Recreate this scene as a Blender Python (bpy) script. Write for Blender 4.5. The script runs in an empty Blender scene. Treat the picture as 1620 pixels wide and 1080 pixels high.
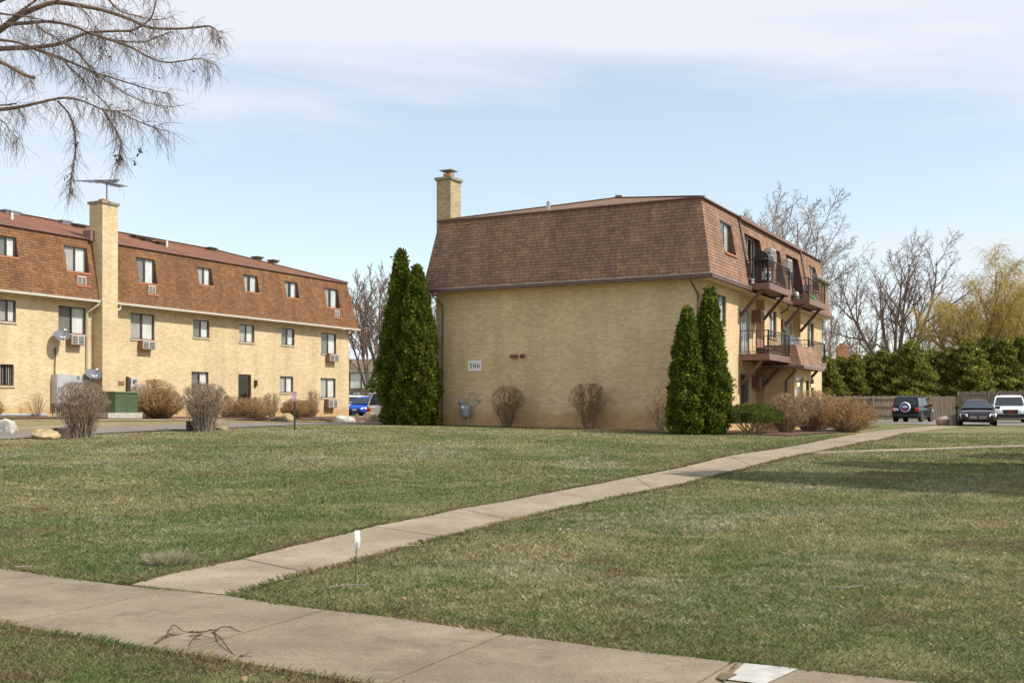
import bpy, math, random
import numpy as np
from mathutils import Vector, Matrix
R = math.radians
sc = bpy.context.scene
col = sc.collection

# ------------------------------------------------------------------ camera
F = 1756.0                      # focal length in photo pixels (photo 1620 x 1080)
EYE = 1.5
HOR = 650.0                     # pixel row of the horizon
cam_d = bpy.data.cameras.new("camera"); cam = bpy.data.objects.new("camera", cam_d); col.objects.link(cam)
cam.location = (0, 0, EYE); cam.rotation_euler = (R(90), 0, 0)
cam_d.sensor_width = 36; cam_d.lens = F / 1620 * 36
cam_d.shift_y = (HOR - 540) / 1620
cam_d.clip_start = 0.1; cam_d.clip_end = 3000
sc.camera = cam

# ------------------------------------------------------------------ sky, sun, exposure
SUN_H = Vector((0.95, -0.31)).normalized()
SUN_EL = 48.0
world = bpy.data.worlds.new("World"); sc.world = world; world.use_nodes = True
nt = world.node_tree; nt.nodes.clear()
def N(t, kind, **kw):
    n = t.nodes.new(kind)
    for k, v in kw.items(): setattr(n, k, v)
    return n
sky = N(nt, 'ShaderNodeTexSky', sky_type='NISHITA', sun_disc=False)
sky.sun_elevation = R(SUN_EL); sky.sun_rotation = math.atan2(SUN_H.x, SUN_H.y)
sky.air_density = 1.0; sky.dust_density = 0.6; sky.ozone_density = 0.45; sky.altitude = 200
tc = N(nt, 'ShaderNodeTexCoord'); sep = N(nt, 'ShaderNodeSeparateXYZ')
nt.links.new(tc.outputs['Generated'], sep.inputs[0])
def mth(t, op, a, b=None, c=None):
    n = N(t, 'ShaderNodeMath', operation=op)
    for i, v in enumerate((a, b, c)):
        if v is None: continue
        if isinstance(v, (int, float)): n.inputs[i].default_value = v
        else: t.links.new(v, n.inputs[i])
    return n.outputs[0]
zz = mth(nt, 'ADD', mth(nt, 'MAXIMUM', sep.outputs[2], 0.0), 0.10)
cx = mth(nt, 'DIVIDE', sep.outputs[0], zz); cy = mth(nt, 'DIVIDE', sep.outputs[1], zz)
comb = N(nt, 'ShaderNodeCombineXYZ')
nt.links.new(mth(nt, 'MULTIPLY', cx, 0.42), comb.inputs[0]); nt.links.new(mth(nt, 'MULTIPLY', cy, 0.75), comb.inputs[1])
comb.inputs[2].default_value = 5.1
n1 = N(nt, 'ShaderNodeTexNoise'); n1.inputs['Scale'].default_value = 0.9; n1.inputs['Detail'].default_value = 9
n1.inputs['Roughness'].default_value = 0.55; n1.inputs['Distortion'].default_value = 0.5
nt.links.new(comb.outputs[0], n1.inputs['Vector'])
cr = N(nt, 'ShaderNodeValToRGB'); cr.color_ramp.elements[0].position = 0.42; cr.color_ramp.elements[1].position = 0.62
cr.color_ramp.interpolation = 'EASE'
nt.links.new(n1.outputs['Fac'], cr.inputs[0])
cloudfac = mth(nt, 'MULTIPLY_ADD', cr.outputs[0], 0.62, 0.33)
bgs = N(nt, 'ShaderNodeBackground'); bgs.inputs['Strength'].default_value = 0.138
bgc = N(nt, 'ShaderNodeBackground'); bgc.inputs['Strength'].default_value = 0.138
bgc.inputs['Color'].default_value = (3.95, 4.05, 4.4, 1)
mix = N(nt, 'ShaderNodeMixShader'); out = N(nt, 'ShaderNodeOutputWorld')
hz = N(nt, 'ShaderNodeMix', data_type='RGBA', blend_type='MULTIPLY'); hz.inputs[0].default_value = 1.0   # thin high overcast takes some blue out of the sky
hz.inputs[7].default_value = (0.97, 0.95, 0.85, 1); nt.links.new(sky.outputs[0], hz.inputs[6]); nt.links.new(hz.outputs[2], bgs.inputs['Color'])
nt.links.new(cloudfac, mix.inputs[0]); nt.links.new(bgs.outputs[0], mix.inputs[1]); nt.links.new(bgc.outputs[0], mix.inputs[2])
nt.links.new(mix.outputs[0], out.inputs[0])

sun_d = bpy.data.lights.new("sun", 'SUN'); sun = bpy.data.objects.new("sun", sun_d); col.objects.link(sun)
sun_d.energy = 3.2; sun_d.angle = R(0.6); sun_d.color = (1.0, 0.94, 0.84)
sdir = Vector((SUN_H.x * math.cos(R(SUN_EL)), SUN_H.y * math.cos(R(SUN_EL)), math.sin(R(SUN_EL))))
sun.rotation_euler = sdir.to_track_quat('Z', 'Y').to_euler(); sun.location = (40, -15, 50)
sc.view_settings.view_transform = 'Standard'; sc.view_settings.look = 'None'
sc.view_settings.exposure = 0.70; sc.view_settings.gamma = 1.0

# ------------------------------------------------------------------ terrain
U = Vector((0.4665, 0.8846, 0)); NV = Vector((0.8846, -0.4665, 0))
ROT = math.atan2(U.y, U.x)
MC = Vector((7.05, 41.0, 0)); MZ = 0.74              # main building near corner and base height
LC = Vector((-10.43, 71.0, 0)); LZ = 1.0             # left building far corner
def sstep(a, b, x):
    t = min(1.0, max(0.0, (x - a) / (b - a))); return t * t * (3 - 2 * t)
def gz(x, y):
    r = min(1.0, max(0.0, (y - 8) / 34.0))
    r = r * 0.75 + 0.25 * sstep(6, 44, y)
    T = 0.85 - 0.016 * min(12.0, max(-30.0, x))
    z = r * T + 0.004 * min(25.0, max(0.0, y - 45))
    nd = (x - LC.x) * NV.x + (y - LC.y) * NV.y
    z -= 0.30 * sstep(50, 60, y) * sstep(2.0, 4.5, nd) * (1 - sstep(15, 18, nd))
    z += 0.025 * math.sin(x * 0.55 + 1.3) * math.sin(y * 0.42) * sstep(10, 20, y) * (1 - sstep(36, 40, y))
    return z
def at(px, D, dz=0.0):
    """point on the ground under image column px at depth D"""
    x = (px - 810) / F * D
    return Vector((x, D, gz(x, D) + dz))
def gp(px, py, dz=0.0):
    """point of the ground seen at a pixel of the photo"""
    dx = (px - 810) / F; dz_ = (HOR - py) / F
    d = 2.0; step = 0.05
    while d < 300:
        if EYE + dz_ * d < gz(dx * d, d):
            break
        d += step * max(1.0, d / 20)
    return Vector((dx * d, d, gz(dx * d, d) + dz))
def on_line(P0, px, n):
    """depth along a facade line through P0 (+ n metres outward) at image column px: returns distance along U and the point"""
    p = P0 + NV * n; k = (px - 810) / F
    s = (k * p.y - p.x) / (U.x - k * U.y)
    return s, p + U * s
def zat(py, D): return EYE + (HOR - py) / F * D

# ------------------------------------------------------------------ mesh helpers
class MB:
    def __init__(s): s.v = []; s.f = []; s.m = []
    def quad(s, a, b, c, d, m=0):
        i = len(s.v); s.v += [tuple(a), tuple(b), tuple(c), tuple(d)]; s.f.append((i, i+1, i+2, i+3)); s.m.append(m)
    def poly(s, pts, m=0):
        i = len(s.v); s.v += [tuple(p) for p in pts]; s.f.append(tuple(range(i, i+len(pts)))); s.m.append(m)
    def box(s, x0, x1, y0, y1, z0, z1, m=0, M=None):
        P = [(x0,y0,z0),(x1,y0,z0),(x1,y1,z0),(x0,y1,z0),(x0,y0,z1),(x1,y0,z1),(x1,y1,z1),(x0,y1,z1)]
        if M is not None: P = [tuple(M @ Vector(p)) for p in P]
        i = len(s.v); s.v += P
        for f in ((0,3,2,1),(4,5,6,7),(0,1,5,4),(1,2,6,5),(2,3,7,6),(3,0,4,7)):
            s.f.append(tuple(i+j for j in f)); s.m.append(m)
    def beam(s, a, b, w, h, m=0):
        a = Vector(a); b = Vector(b); d = (b - a); L = d.length; d.normalize()
        up = Vector((0,0,1)) if abs(d.z) < 0.95 else Vector((1,0,0))
        sd = d.cross(up).normalized(); up2 = sd.cross(d)
        M = Matrix(((d.x, sd.x, up2.x, a.x), (d.y, sd.y, up2.y, a.y), (d.z, sd.z, up2.z, a.z), (0,0,0,1)))
        s.box(0, L, -w/2, w/2, -h/2, h/2, m, M)
    def tube(s, pts, rad, n=6, m=0, caps=True):
        pts = [Vector(p) for p in pts]
        if isinstance(rad, (int, float)): rad = [rad]*len(pts)
        base = len(s.v); prev = None
        for i, p in enumerate(pts):
            d = (pts[min(i+1, len(pts)-1)] - pts[max(i-1, 0)])
            if d.length < 1e-9: d = Vector((0,0,1))
            d.normalize()
            if prev is None:
                up = Vector((0,0,1)) if abs(d.z) < 0.9 else Vector((1,0,0))
                a = d.cross(up).normalized()
            else:
                a = (prev - d * prev.dot(d)).normalized()
            prev = a; b = d.cross(a)
            for k in range(n):
                t = 2*math.pi*k/n
                s.v.append(tuple(p + (a*math.cos(t) + b*math.sin(t))*rad[i]))
        for i in range(len(pts)-1):
            for k in range(n):
                k2 = (k+1) % n
                s.f.append((base+i*n+k, base+i*n+k2, base+(i+1)*n+k2, base+(i+1)*n+k)); s.m.append(m)
        if caps and n > 2:
            s.f.append(tuple(base+k for k in reversed(range(n)))); s.m.append(m)
            s.f.append(tuple(base+(len(pts)-1)*n+k for k in range(n))); s.m.append(m)
    def lathe(s, prof, n=16, m=0, M=None, sweep=None):
        """prof: list of (radius, height) round z"""
        base = len(s.v)
        for r, z in prof:
            for k in range(n):
                t = 2*math.pi*k/n; p = Vector((r*math.cos(t), r*math.sin(t), z))
                s.v.append(tuple(M @ p if M is not None else p))
        for i in range(len(prof)-1):
            for k in range(n):
                k2 = (k+1) % n
                s.f.append((base+i*n+k, base+i*n+k2, base+(i+1)*n+k2, base+(i+1)*n+k)); s.m.append(m)
        s.f.append(tuple(base+k for k in reversed(range(n)))); s.m.append(m)
        s.f.append(tuple(base+(len(prof)-1)*n+k for k in range(n))); s.m.append(m)
    def build(s, name, mats, parent=None, smooth=False, uv=True, loc=None, ang=35):
        me = bpy.data.meshes.new(name); me.from_pydata(s.v, [], s.f)
        mats = mats if isinstance(mats, (list, tuple)) else [mats]
        for mm in mats: me.materials.append(mm)
        if len(mats) > 1: me.polygons.foreach_set('material_index', s.m)
        if uv and s.f:
            lay = me.uv_layers.new(name='UVMap'); me.update()
            dat = np.zeros((len(me.loops), 2), np.float32)
            for p in me.polygons:
                nx, ny, nz = p.normal
                for li in p.loop_indices:
                    x, y, z = s.v[me.loops[li].vertex_index]
                    if abs(nz) > 0.8: q = (x, y)
                    elif abs(nx) > abs(ny): q = (y, z)
                    else: q = (x, z)
                    dat[li] = q
            lay.data.foreach_set('uv', dat.ravel())
        me.update()
        if smooth:
            me.shade_smooth(); me.set_sharp_from_angle(angle=R(ang))
        o = bpy.data.objects.new(name, me); col.objects.link(o)
        if parent is not None: o.parent = parent
        if loc is not None: o.location = loc
        return o
def np_mesh(name, V, Fc, mat, parent=None, tint=None, smooth=False):
    """V (n,3), Fc (m,k) arrays"""
    me = bpy.data.meshes.new(name); k = Fc.shape[1]
    me.vertices.add(len(V)); me.vertices.foreach_set('co', np.ascontiguousarray(V, np.float32).ravel())
    me.loops.add(Fc.size); me.loops.foreach_set('vertex_index', np.ascontiguousarray(Fc, np.int32).ravel())
    me.polygons.add(len(Fc)); me.polygons.foreach_set('loop_start', np.arange(0, Fc.size, k, dtype=np.int32))
    me.polygons.foreach_set('loop_total', np.full(len(Fc), k, np.int32))
    if tint is not None:
        a = me.color_attributes.new('tint', 'FLOAT_COLOR', 'POINT')
        c = np.ones((len(V), 4), np.float32); c[:, :3] = tint; a.data.foreach_set('color', c.ravel())
    me.materials.append(mat); me.update(calc_edges=True); me.validate()
    if smooth: me.shade_smooth()
    o = bpy.data.objects.new(name, me); col.objects.link(o)
    if parent is not None: o.parent = parent
    return o
def tag(o, label=None, cat=None, group=None, kind=None):
    if label: o['label'] = label
    if cat: o['category'] = cat
    if group: o['group'] = group
    if kind: o['kind'] = kind
    return o
def thing(name, label, cat, loc=(0,0,0), rz=0.0, group=None):
    o = bpy.data.objects.new(name, None); col.objects.link(o); o.empty_display_size = 0.3
    o.location = loc; o.rotation_euler = (0, 0, rz)
    return tag(o, label, cat, group)
def children(o): return [c for c in bpy.data.objects if c.parent == o]
def dup(o, parent=None, kids=None):
    c = o.copy(); col.objects.link(c)
    if parent is not None: c.parent = parent
    for ch in children(o): dup(ch, c)
    return c

# ------------------------------------------------------------------ materials
def newmat(name):
    m = bpy.data.materials.new(name); m.use_nodes = True
    t = m.node_tree; b = t.nodes['Principled BSDF']
    return m, t, b
def setc(sock, c): sock.default_value = (c[0], c[1], c[2], 1)
def rgbmix(t, fac, a, b, blend='MIX'):
    n = N(t, 'ShaderNodeMix', data_type='RGBA', blend_type=blend)
    for sock, v in ((n.inputs[0], fac), (n.inputs[6], a), (n.inputs[7], b)):
        if isinstance(v, (int, float)): sock.default_value = v
        elif isinstance(v, tuple): sock.default_value = (v[0], v[1], v[2], 1)
        else: t.links.new(v, sock)
    return n.outputs[2]
def noise(t, vec, scale, detail=4, rough=0.55):
    n = N(t, 'ShaderNodeTexNoise'); n.inputs['Scale'].default_value = scale; n.inputs['Detail'].default_value = detail
    n.inputs['Roughness'].default_value = rough
    if vec is not None: t.links.new(vec, n.inputs['Vector'])
    return n.outputs['Fac']
def ramp(t, fac, stops, interp='LINEAR'):
    n = N(t, 'ShaderNodeValToRGB'); n.color_ramp.interpolation = interp
    e = n.color_ramp.elements
    while len(e) < len(stops): e.new(0.5)
    for i, (p, c) in enumerate(stops):
        e[i].position = p; e[i].color = (c[0], c[1], c[2], 1) if isinstance(c, tuple) else (c, c, c, 1)
    t.links.new(fac, n.inputs[0]); return n.outputs[0]
def bump(t, b, h, strength, dist=0.02):
    n = N(t, 'ShaderNodeBump'); n.inputs['Strength'].default_value = strength; n.inputs['Distance'].default_value = dist
    t.links.new(h, n.inputs['Height']); t.links.new(n.outputs[0], b.inputs['Normal'])
def coords(t, kind='Object'):
    return N(t, 'ShaderNodeTexCoord').outputs[kind]
def plain(name, c, rough=0.7, metal=0.0, var=0.15, scale=3.0, bmp=0.0, spec=0.5, coat=0.0):
    m, t, b = newmat(name)
    v = coords(t)
    nz = noise(t, v, scale, 5)
    lo = tuple(x * (1 - var) for x in c); hi = tuple(min(1, x * (1 + var)) for x in c)
    t.links.new(ramp(t, nz, [(0.3, lo), (0.7, hi)]), b.inputs['Base Color'])
    b.inputs['Roughness'].default_value = rough; b.inputs['Metallic'].default_value = metal
    b.inputs['Specular IOR Level'].default_value = spec; b.inputs['Coat Weight'].default_value = coat
    if bmp: bump(t, b, noise(t, v, scale * 8, 6), bmp)
    return m
def brickmat(name, c1, c2, mortar, dark):
    m, t, b = newmat(name); uv = coords(t, 'UV')
    br = N(t, 'ShaderNodeTexBrick'); t.links.new(uv, br.inputs['Vector'])
    br.inputs['Scale'].default_value = 1; br.inputs['Brick Width'].default_value = 0.215; br.inputs['Row Height'].default_value = 0.0765
    br.inputs['Mortar Size'].default_value = 0.009; br.inputs['Mortar Smooth'].default_value = 0.2; br.inputs['Bias'].default_value = 0.0
    setc(br.inputs['Color1'], c1); setc(br.inputs['Color2'], c2); setc(br.inputs['Mortar'], mortar)
    # odd darker bricks: a second brick grid of the same layout, thresholded
    b2 = N(t, 'ShaderNodeTexBrick'); t.links.new(uv, b2.inputs['Vector'])
    b2.inputs['Scale'].default_value = 1; b2.inputs['Brick Width'].default_value = 0.215; b2.inputs['Row Height'].default_value = 0.0765
    b2.inputs['Mortar Size'].default_value = 0.0; b2.inputs['Bias'].default_value = -0.55
    setc(b2.inputs['Color1'], (0,0,0)); setc(b2.inputs['Color2'], (1,1,1))
    mp = N(t, 'ShaderNodeMapping'); t.links.new(uv, mp.inputs['Vector']); mp.inputs['Location'].default_value = (0.0, 7.65, 0)
    t.links.new(mp.outputs[0], b2.inputs['Vector'])
    odd = ramp(t, b2.outputs['Color'], [(0.42, 0.0), (0.62, 1.0)])
    n = N(t, 'ShaderNodeMath', operation='MULTIPLY'); t.links.new(odd, n.inputs[0]); n.inputs[1].default_value = 0.38
    c = rgbmix(t, n.outputs[0], br.outputs['Color'], dark)
    big = ramp(t, noise(t, uv, 0.55, 5, 0.6), [(0.3, (0.88, 0.87, 0.84)), (0.7, (1.07, 1.06, 1.05))])
    c = rgbmix(t, 1.0, c, big, 'MULTIPLY')
    fine = ramp(t, noise(t, uv, 26, 3), [(0.3, (0.86, 0.86, 0.86)), (0.7, (1.1, 1.1, 1.1))])
    c = rgbmix(t, 1.0, c, fine, 'MULTIPLY')
    # splash staining along the foot of the wall and a few rain streaks
    so_ = N(t, 'ShaderNodeSeparateXYZ'); t.links.new(coords(t), so_.inputs[0])
    wz = mth(t, 'ADD', so_.outputs[2], mth(t, 'MULTIPLY', noise(t, uv, 1.3, 5, 0.6), -1.1))
    c = rgbmix(t, ramp(t, wz, [(0.0, 0.75), (0.32, 0.0)]), c, rgbmix(t, 1.0, c, (0.80, 0.66, 0.50), 'MULTIPLY'))
    mp2 = N(t, 'ShaderNodeMapping'); t.links.new(uv, mp2.inputs['Vector']); mp2.inputs['Scale'].default_value = (1.5, 0.10, 1)
    c = rgbmix(t, 1.0, c, ramp(t, noise(t, mp2.outputs[0], 1.0, 4, 0.6), [(0.32, (0.90, 0.89, 0.87)), (0.55, (1.02, 1.02, 1.02))]), 'MULTIPLY')
    t.links.new(c, b.inputs['Base Color']); b.inputs['Roughness'].default_value = 0.9; b.inputs['Specular IOR Level'].default_value = 0.2
    inv = mth(t, 'SUBTRACT', 1.0, br.outputs['Fac'])
    h = mth(t, 'ADD', inv, mth(t, 'MULTIPLY', noise(t, uv, 40, 3), 0.5))
    bump(t, b, h, 0.35, 0.01)
    return m
def shinglemat(name, c1, c2, gap, c3, w=0.26, r=2.9/23):
    m, t, b = newmat(name); uv = coords(t, 'UV')
    def brick(off, bias, a, bb, mort, ms):
        br = N(t, 'ShaderNodeTexBrick')
        mp = N(t, 'ShaderNodeMapping'); t.links.new(uv, mp.inputs['Vector']); mp.inputs['Location'].default_value = off
        t.links.new(mp.outputs[0], br.inputs['Vector'])
        br.inputs['Scale'].default_value = 1; br.inputs['Brick Width'].default_value = w; br.inputs['Row Height'].default_value = r
        br.inputs['Mortar Size'].default_value = ms; br.inputs['Mortar Smooth'].default_value = 0.3; br.inputs['Bias'].default_value = bias
        br.offset = 0.37; br.offset_frequency = 3; br.squash = 0.8; br.squash_frequency = 2
        setc(br.inputs['Color1'], a); setc(br.inputs['Color2'], bb); setc(br.inputs['Mortar'], mort)
        return br
    br = brick((0,-5.78,0), 0.0, c1, c2, gap, 0.009)
    b2 = brick((0, -5.78+r*46, 0), -0.2, (0,0,0), (1,1,1), (0,0,0), 0.0)
    f = mth(t, 'MULTIPLY', ramp(t, b2.outputs['Color'], [(0.45, 0.0), (0.9, 1.0)]), 0.75)
    c = rgbmix(t, f, br.outputs['Color'], c3)
    big = ramp(t, noise(t, uv, 0.5, 6, 0.65), [(0.3, (0.86, 0.86, 0.87)), (0.72, (1.08, 1.07, 1.05))])
    c = rgbmix(t, 1.0, c, big, 'MULTIPLY')
    # weather streaks that run down the slope
    mp = N(t, 'ShaderNodeMapping'); t.links.new(uv, mp.inputs['Vector']); mp.inputs['Scale'].default_value = (1.3, 0.16, 1)
    st = ramp(t, noise(t, mp.outputs[0], 1.0, 5, 0.6), [(0.35, (0.78, 0.78, 0.80)), (0.6, (1.03, 1.03, 1.03))])
    c = rgbmix(t, 1.0, c, st, 'MULTIPLY')
    gr = ramp(t, noise(t, uv, 60, 2), [(0.3, (0.8, 0.8, 0.8)), (0.7, (1.15, 1.15, 1.15))])
    c = rgbmix(t, 1.0, c, gr, 'MULTIPLY')
    t.links.new(c, b.inputs['Base Color']); b.inputs['Roughness'].default_value = 0.95; b.inputs['Specular IOR Level'].default_value = 0.15
    # each course rises towards its lower edge
    sp = N(t, 'ShaderNodeSeparateXYZ'); t.links.new(uv, sp.inputs[0])
    saw = mth(t, 'FRACT', mth(t, 'DIVIDE', mth(t, 'SUBTRACT', sp.outputs[1], 5.78), r))
    h = mth(t, 'ADD', mth(t, 'MULTIPLY', mth(t, 'SUBTRACT', 1.0, saw), 0.8), mth(t, 'MULTIPLY', mth(t, 'SUBTRACT', 1.0, br.outputs['Fac']), 0.4))
    bump(t, b, h, 0.35, 0.012)
    return m
def tintmat(name, rough=0.7, trans=0.0, spec=0.25):
    m, t, b = newmat(name)
    a = N(t, 'ShaderNodeAttribute'); a.attribute_name = 'tint'
    t.links.new(a.outputs['Color'], b.inputs['Base Color'])
    b.inputs['Roughness'].default_value = rough; b.inputs['Specular IOR Level'].default_value = spec
    if trans:
        tr = N(t, 'ShaderNodeBsdfTranslucent'); t.links.new(a.outputs['Color'], tr.inputs['Color'])
        mx = N(t, 'ShaderNodeMixShader'); mx.inputs[0].default_value = trans
        o = t.nodes['Material Output']
        t.links.new(b.outputs[0], mx.inputs[1]); t.links.new(tr.outputs[0], mx.inputs[2]); t.links.new(mx.outputs[0], o.inputs[0])
    return m
def glassmat(name, refl=0.05, tintc=(0.95,0.97,0.96)):
    m = bpy.data.materials.new(name); m.use_nodes = True; t = m.node_tree; t.nodes.clear()
    tr = N(t, 'ShaderNodeBsdfTransparent'); setc(tr.inputs[0], tintc)
    gl = N(t, 'ShaderNodeBsdfGlossy'); gl.inputs['Roughness'].default_value = 0.03; setc(gl.inputs[0], (0.9,0.93,0.95))
    lw = N(t, 'ShaderNodeLayerWeight'); lw.inputs[0].default_value = 0.5
    f = mth(t, 'MULTIPLY_ADD', mth(t, 'POWER', lw.outputs['Facing'], 3.0), 0.65, refl)
    mx = N(t, 'ShaderNodeMixShader'); t.links.new(f, mx.inputs[0]); t.links.new(tr.outputs[0], mx.inputs[1]); t.links.new(gl.outputs[0], mx.inputs[2])
    o = N(t, 'ShaderNodeOutputMaterial'); t.links.new(mx.outputs[0], o.inputs[0])
    return m

M_brick = brickmat('tan_brick', (0.76, 0.58, 0.36), (0.61, 0.45, 0.268), (0.55, 0.425, 0.245), (0.36, 0.25, 0.125))
M_brickL = brickmat('pale_tan_brick', (0.73, 0.59, 0.385), (0.57, 0.445, 0.268), (0.55, 0.43, 0.265), (0.36, 0.25, 0.135))
M_shM = shinglemat('brown_shingle', (0.375, 0.22, 0.148), (0.255, 0.16, 0.118), (0.10, 0.065, 0.05), (0.46, 0.258, 0.155))
M_shL = shinglemat('russet_shingle', (0.26, 0.132, 0.063), (0.19, 0.10, 0.054), (0.085, 0.045, 0.027), (0.32, 0.172, 0.08))
M_roofM = shinglemat('tan_roof_shingle', (0.26, 0.17, 0.115), (0.2, 0.13, 0.09), (0.09, 0.06, 0.045), (0.30, 0.19, 0.12), 0.3, 0.14)
M_roofL = shinglemat('red_brown_roof_shingle', (0.245, 0.115, 0.07), (0.2, 0.095, 0.06), (0.09, 0.045, 0.03), (0.28, 0.14, 0.08), 0.3, 0.14)
M_brown = plain('brown_trim_paint', (0.135, 0.072, 0.055), 0.55, var=0.12)
M_brownL = plain('mauve_brown_paint', (0.21, 0.12, 0.10), 0.55, var=0.1)
M_redsill = plain('orange_brown_sill', (0.42, 0.18, 0.085), 0.7, var=0.12)
M_jamb = plain('dark_red_jamb', (0.12, 0.043, 0.028), 0.6, var=0.15)
M_stone = plain('limestone_sill', (0.52, 0.45, 0.33), 0.85, var=0.1)
M_cream = plain('cream_metal', (0.52, 0.47, 0.38), 0.5, var=0.06)
M_soffit = plain('cream_soffit', (0.62, 0.54, 0.34), 0.7, var=0.06)
M_frame = plain('bronze_window_frame', (0.10, 0.065, 0.045), 0.4, 0.3, var=0.1)
M_alu = plain('aluminium_frame', (0.45, 0.44, 0.42), 0.4, 0.5, var=0.1)
M_glass = glassmat('window_glass')
M_screen = glassmat('screened_glass', 0.04, (0.74, 0.74, 0.73))
M_curt = plain('white_curtain', (0.70, 0.69, 0.67), 0.9, var=0.08)
M_curtg = plain('grey_curtain', (0.36, 0.35, 0.335), 0.9, var=0.1)
M_dark = plain('dark_interior', (0.02, 0.018, 0.016), 0.9)
M_white = plain('white_paint', (0.78, 0.77, 0.74), 0.5, var=0.05)
M_black = plain('black_metal', (0.022, 0.02, 0.02), 0.45, var=0.2)
M_iron = plain('dark_railing_paint', (0.065, 0.05, 0.045), 0.5, var=0.2)
M_acg = plain('beige_ac_grille', (0.55, 0.52, 0.46), 0.6, var=0.1)
M_acd = plain('dark_ac_louvre', (0.08, 0.075, 0.07), 0.8)  # dark louvre strips of the air conditioners, in their own colour
M_wood = plain('stained_wood_box', (0.27, 0.13, 0.08), 0.7, var=0.15)
M_clay = plain('terracotta_flue', (0.50, 0.22, 0.07), 0.8, var=0.12)
M_cap = plain('weathered_concrete_cap', (0.26, 0.24, 0.19), 0.9, var=0.2, scale=6, bmp=0.4)
M_galv = plain('galvanised_metal', (0.42, 0.44, 0.46), 0.45, 0.6, var=0.15)
M_chim = brickmat('weathered_chimney_brick', (0.50, 0.41, 0.235), (0.33, 0.26, 0.14), (0.40, 0.35, 0.25), (0.22, 0.165, 0.085))
M_pale = plain('pale_door_panel', (0.62, 0.50, 0.28), 0.7, var=0.08)

# ------------------------------------------------------------------ ground, walks, road
def lawn_nodes(m, t, b):
    v = coords(t)
    big = noise(t, v, 0.16, 4, 0.6); mid = noise(t, v, 0.9, 5, 0.65); fin = noise(t, v, 9, 5, 0.7)
    f = mth(t, 'ADD', mth(t, 'MULTIPLY', big, 0.45), mth(t, 'ADD', mth(t, 'MULTIPLY', mid, 0.35), mth(t, 'MULTIPLY', fin, 0.28)))
    c = ramp(t, f, [(0.36, (0.085, 0.105, 0.034)), (0.48, (0.14, 0.155, 0.056)), (0.58, (0.21, 0.20, 0.09)), (0.70, (0.31, 0.265, 0.145))])
    # straw coloured band along the crest by the drive, where the turf is thin
    sp = N(t, 'ShaderNodeSeparateXYZ'); t.links.new(v, sp.inputs[0])
    nd = mth(t, 'ADD', mth(t, 'MULTIPLY', mth(t, 'SUBTRACT', sp.outputs[0], LC.x), NV.x), mth(t, 'MULTIPLY', mth(t, 'SUBTRACT', sp.outputs[1], LC.y), NV.y))
    band = ramp(t, mth(t, 'DIVIDE', mth(t, 'ADD', nd, mth(t, 'MULTIPLY', mid, 5.0)), 40.0), [(0.36, 1.0), (0.50, 0.55), (0.60, 0.0)])
    band = mth(t, 'MULTIPLY', band, mth(t, 'ADD', 0.25, mth(t, 'MULTIPLY', fin, 0.9)))
    c = rgbmix(t, mth(t, 'MULTIPLY', band, 0.9), c, (0.30, 0.25, 0.125))
    soil = ramp(t, noise(t, v, 0.75, 3, 0.5), [(0.66, 0.0), (0.74, 0.7)])
    c = rgbmix(t, soil, c, (0.15, 0.105, 0.058))
    vf = noise(t, v, 45, 3, 0.6)
    c = rgbmix(t, 1.0, c, ramp(t, vf, [(0.3, (0.5, 0.5, 0.48)), (0.7, (1.42, 1.4, 1.36))]), 'MULTIPLY')
    t.links.new(c, b.inputs['Base Color']); b.inputs['Roughness'].default_value = 0.95; b.inputs['Specular IOR Level'].default_value = 0.1
    bump(t, b, mth(t, 'ADD', mth(t, 'MULTIPLY', vf, 0.6), fin), 0.9, 0.05)
m, t, b = newmat('spring_lawn'); lawn_nodes(m, t, b); M_lawn = m
def grid_axis(lo, hi, flo, fhi, step):
    a = list(np.arange(flo, fhi + 1e-6, step)); d = step; x = flo
    while x > lo: d *= 1.35; x -= d; a.insert(0, max(x, lo))
    d = step; x = fhi
    while x < hi: d *= 1.35; x += d; a.append(min(x, hi))
    return a
gxs = grid_axis(-900, 900, -32, 42, 0.5); gys = grid_axis(-60, 1500, 0, 96, 0.5)
V = np.array([(x, y, gz(x, y)) for y in gys for x in gxs])
nx = len(gxs); ny = len(gys)
ii, jj = np.meshgrid(np.arange(nx-1), np.arange(ny-1)); a0 = (jj*nx+ii).ravel()
ground = np_mesh('lawn_ground', V, np.stack([a0, a0+1, a0+nx+1, a0+nx], 1), M_lawn, smooth=True)
tag(ground, kind='structure')

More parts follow.
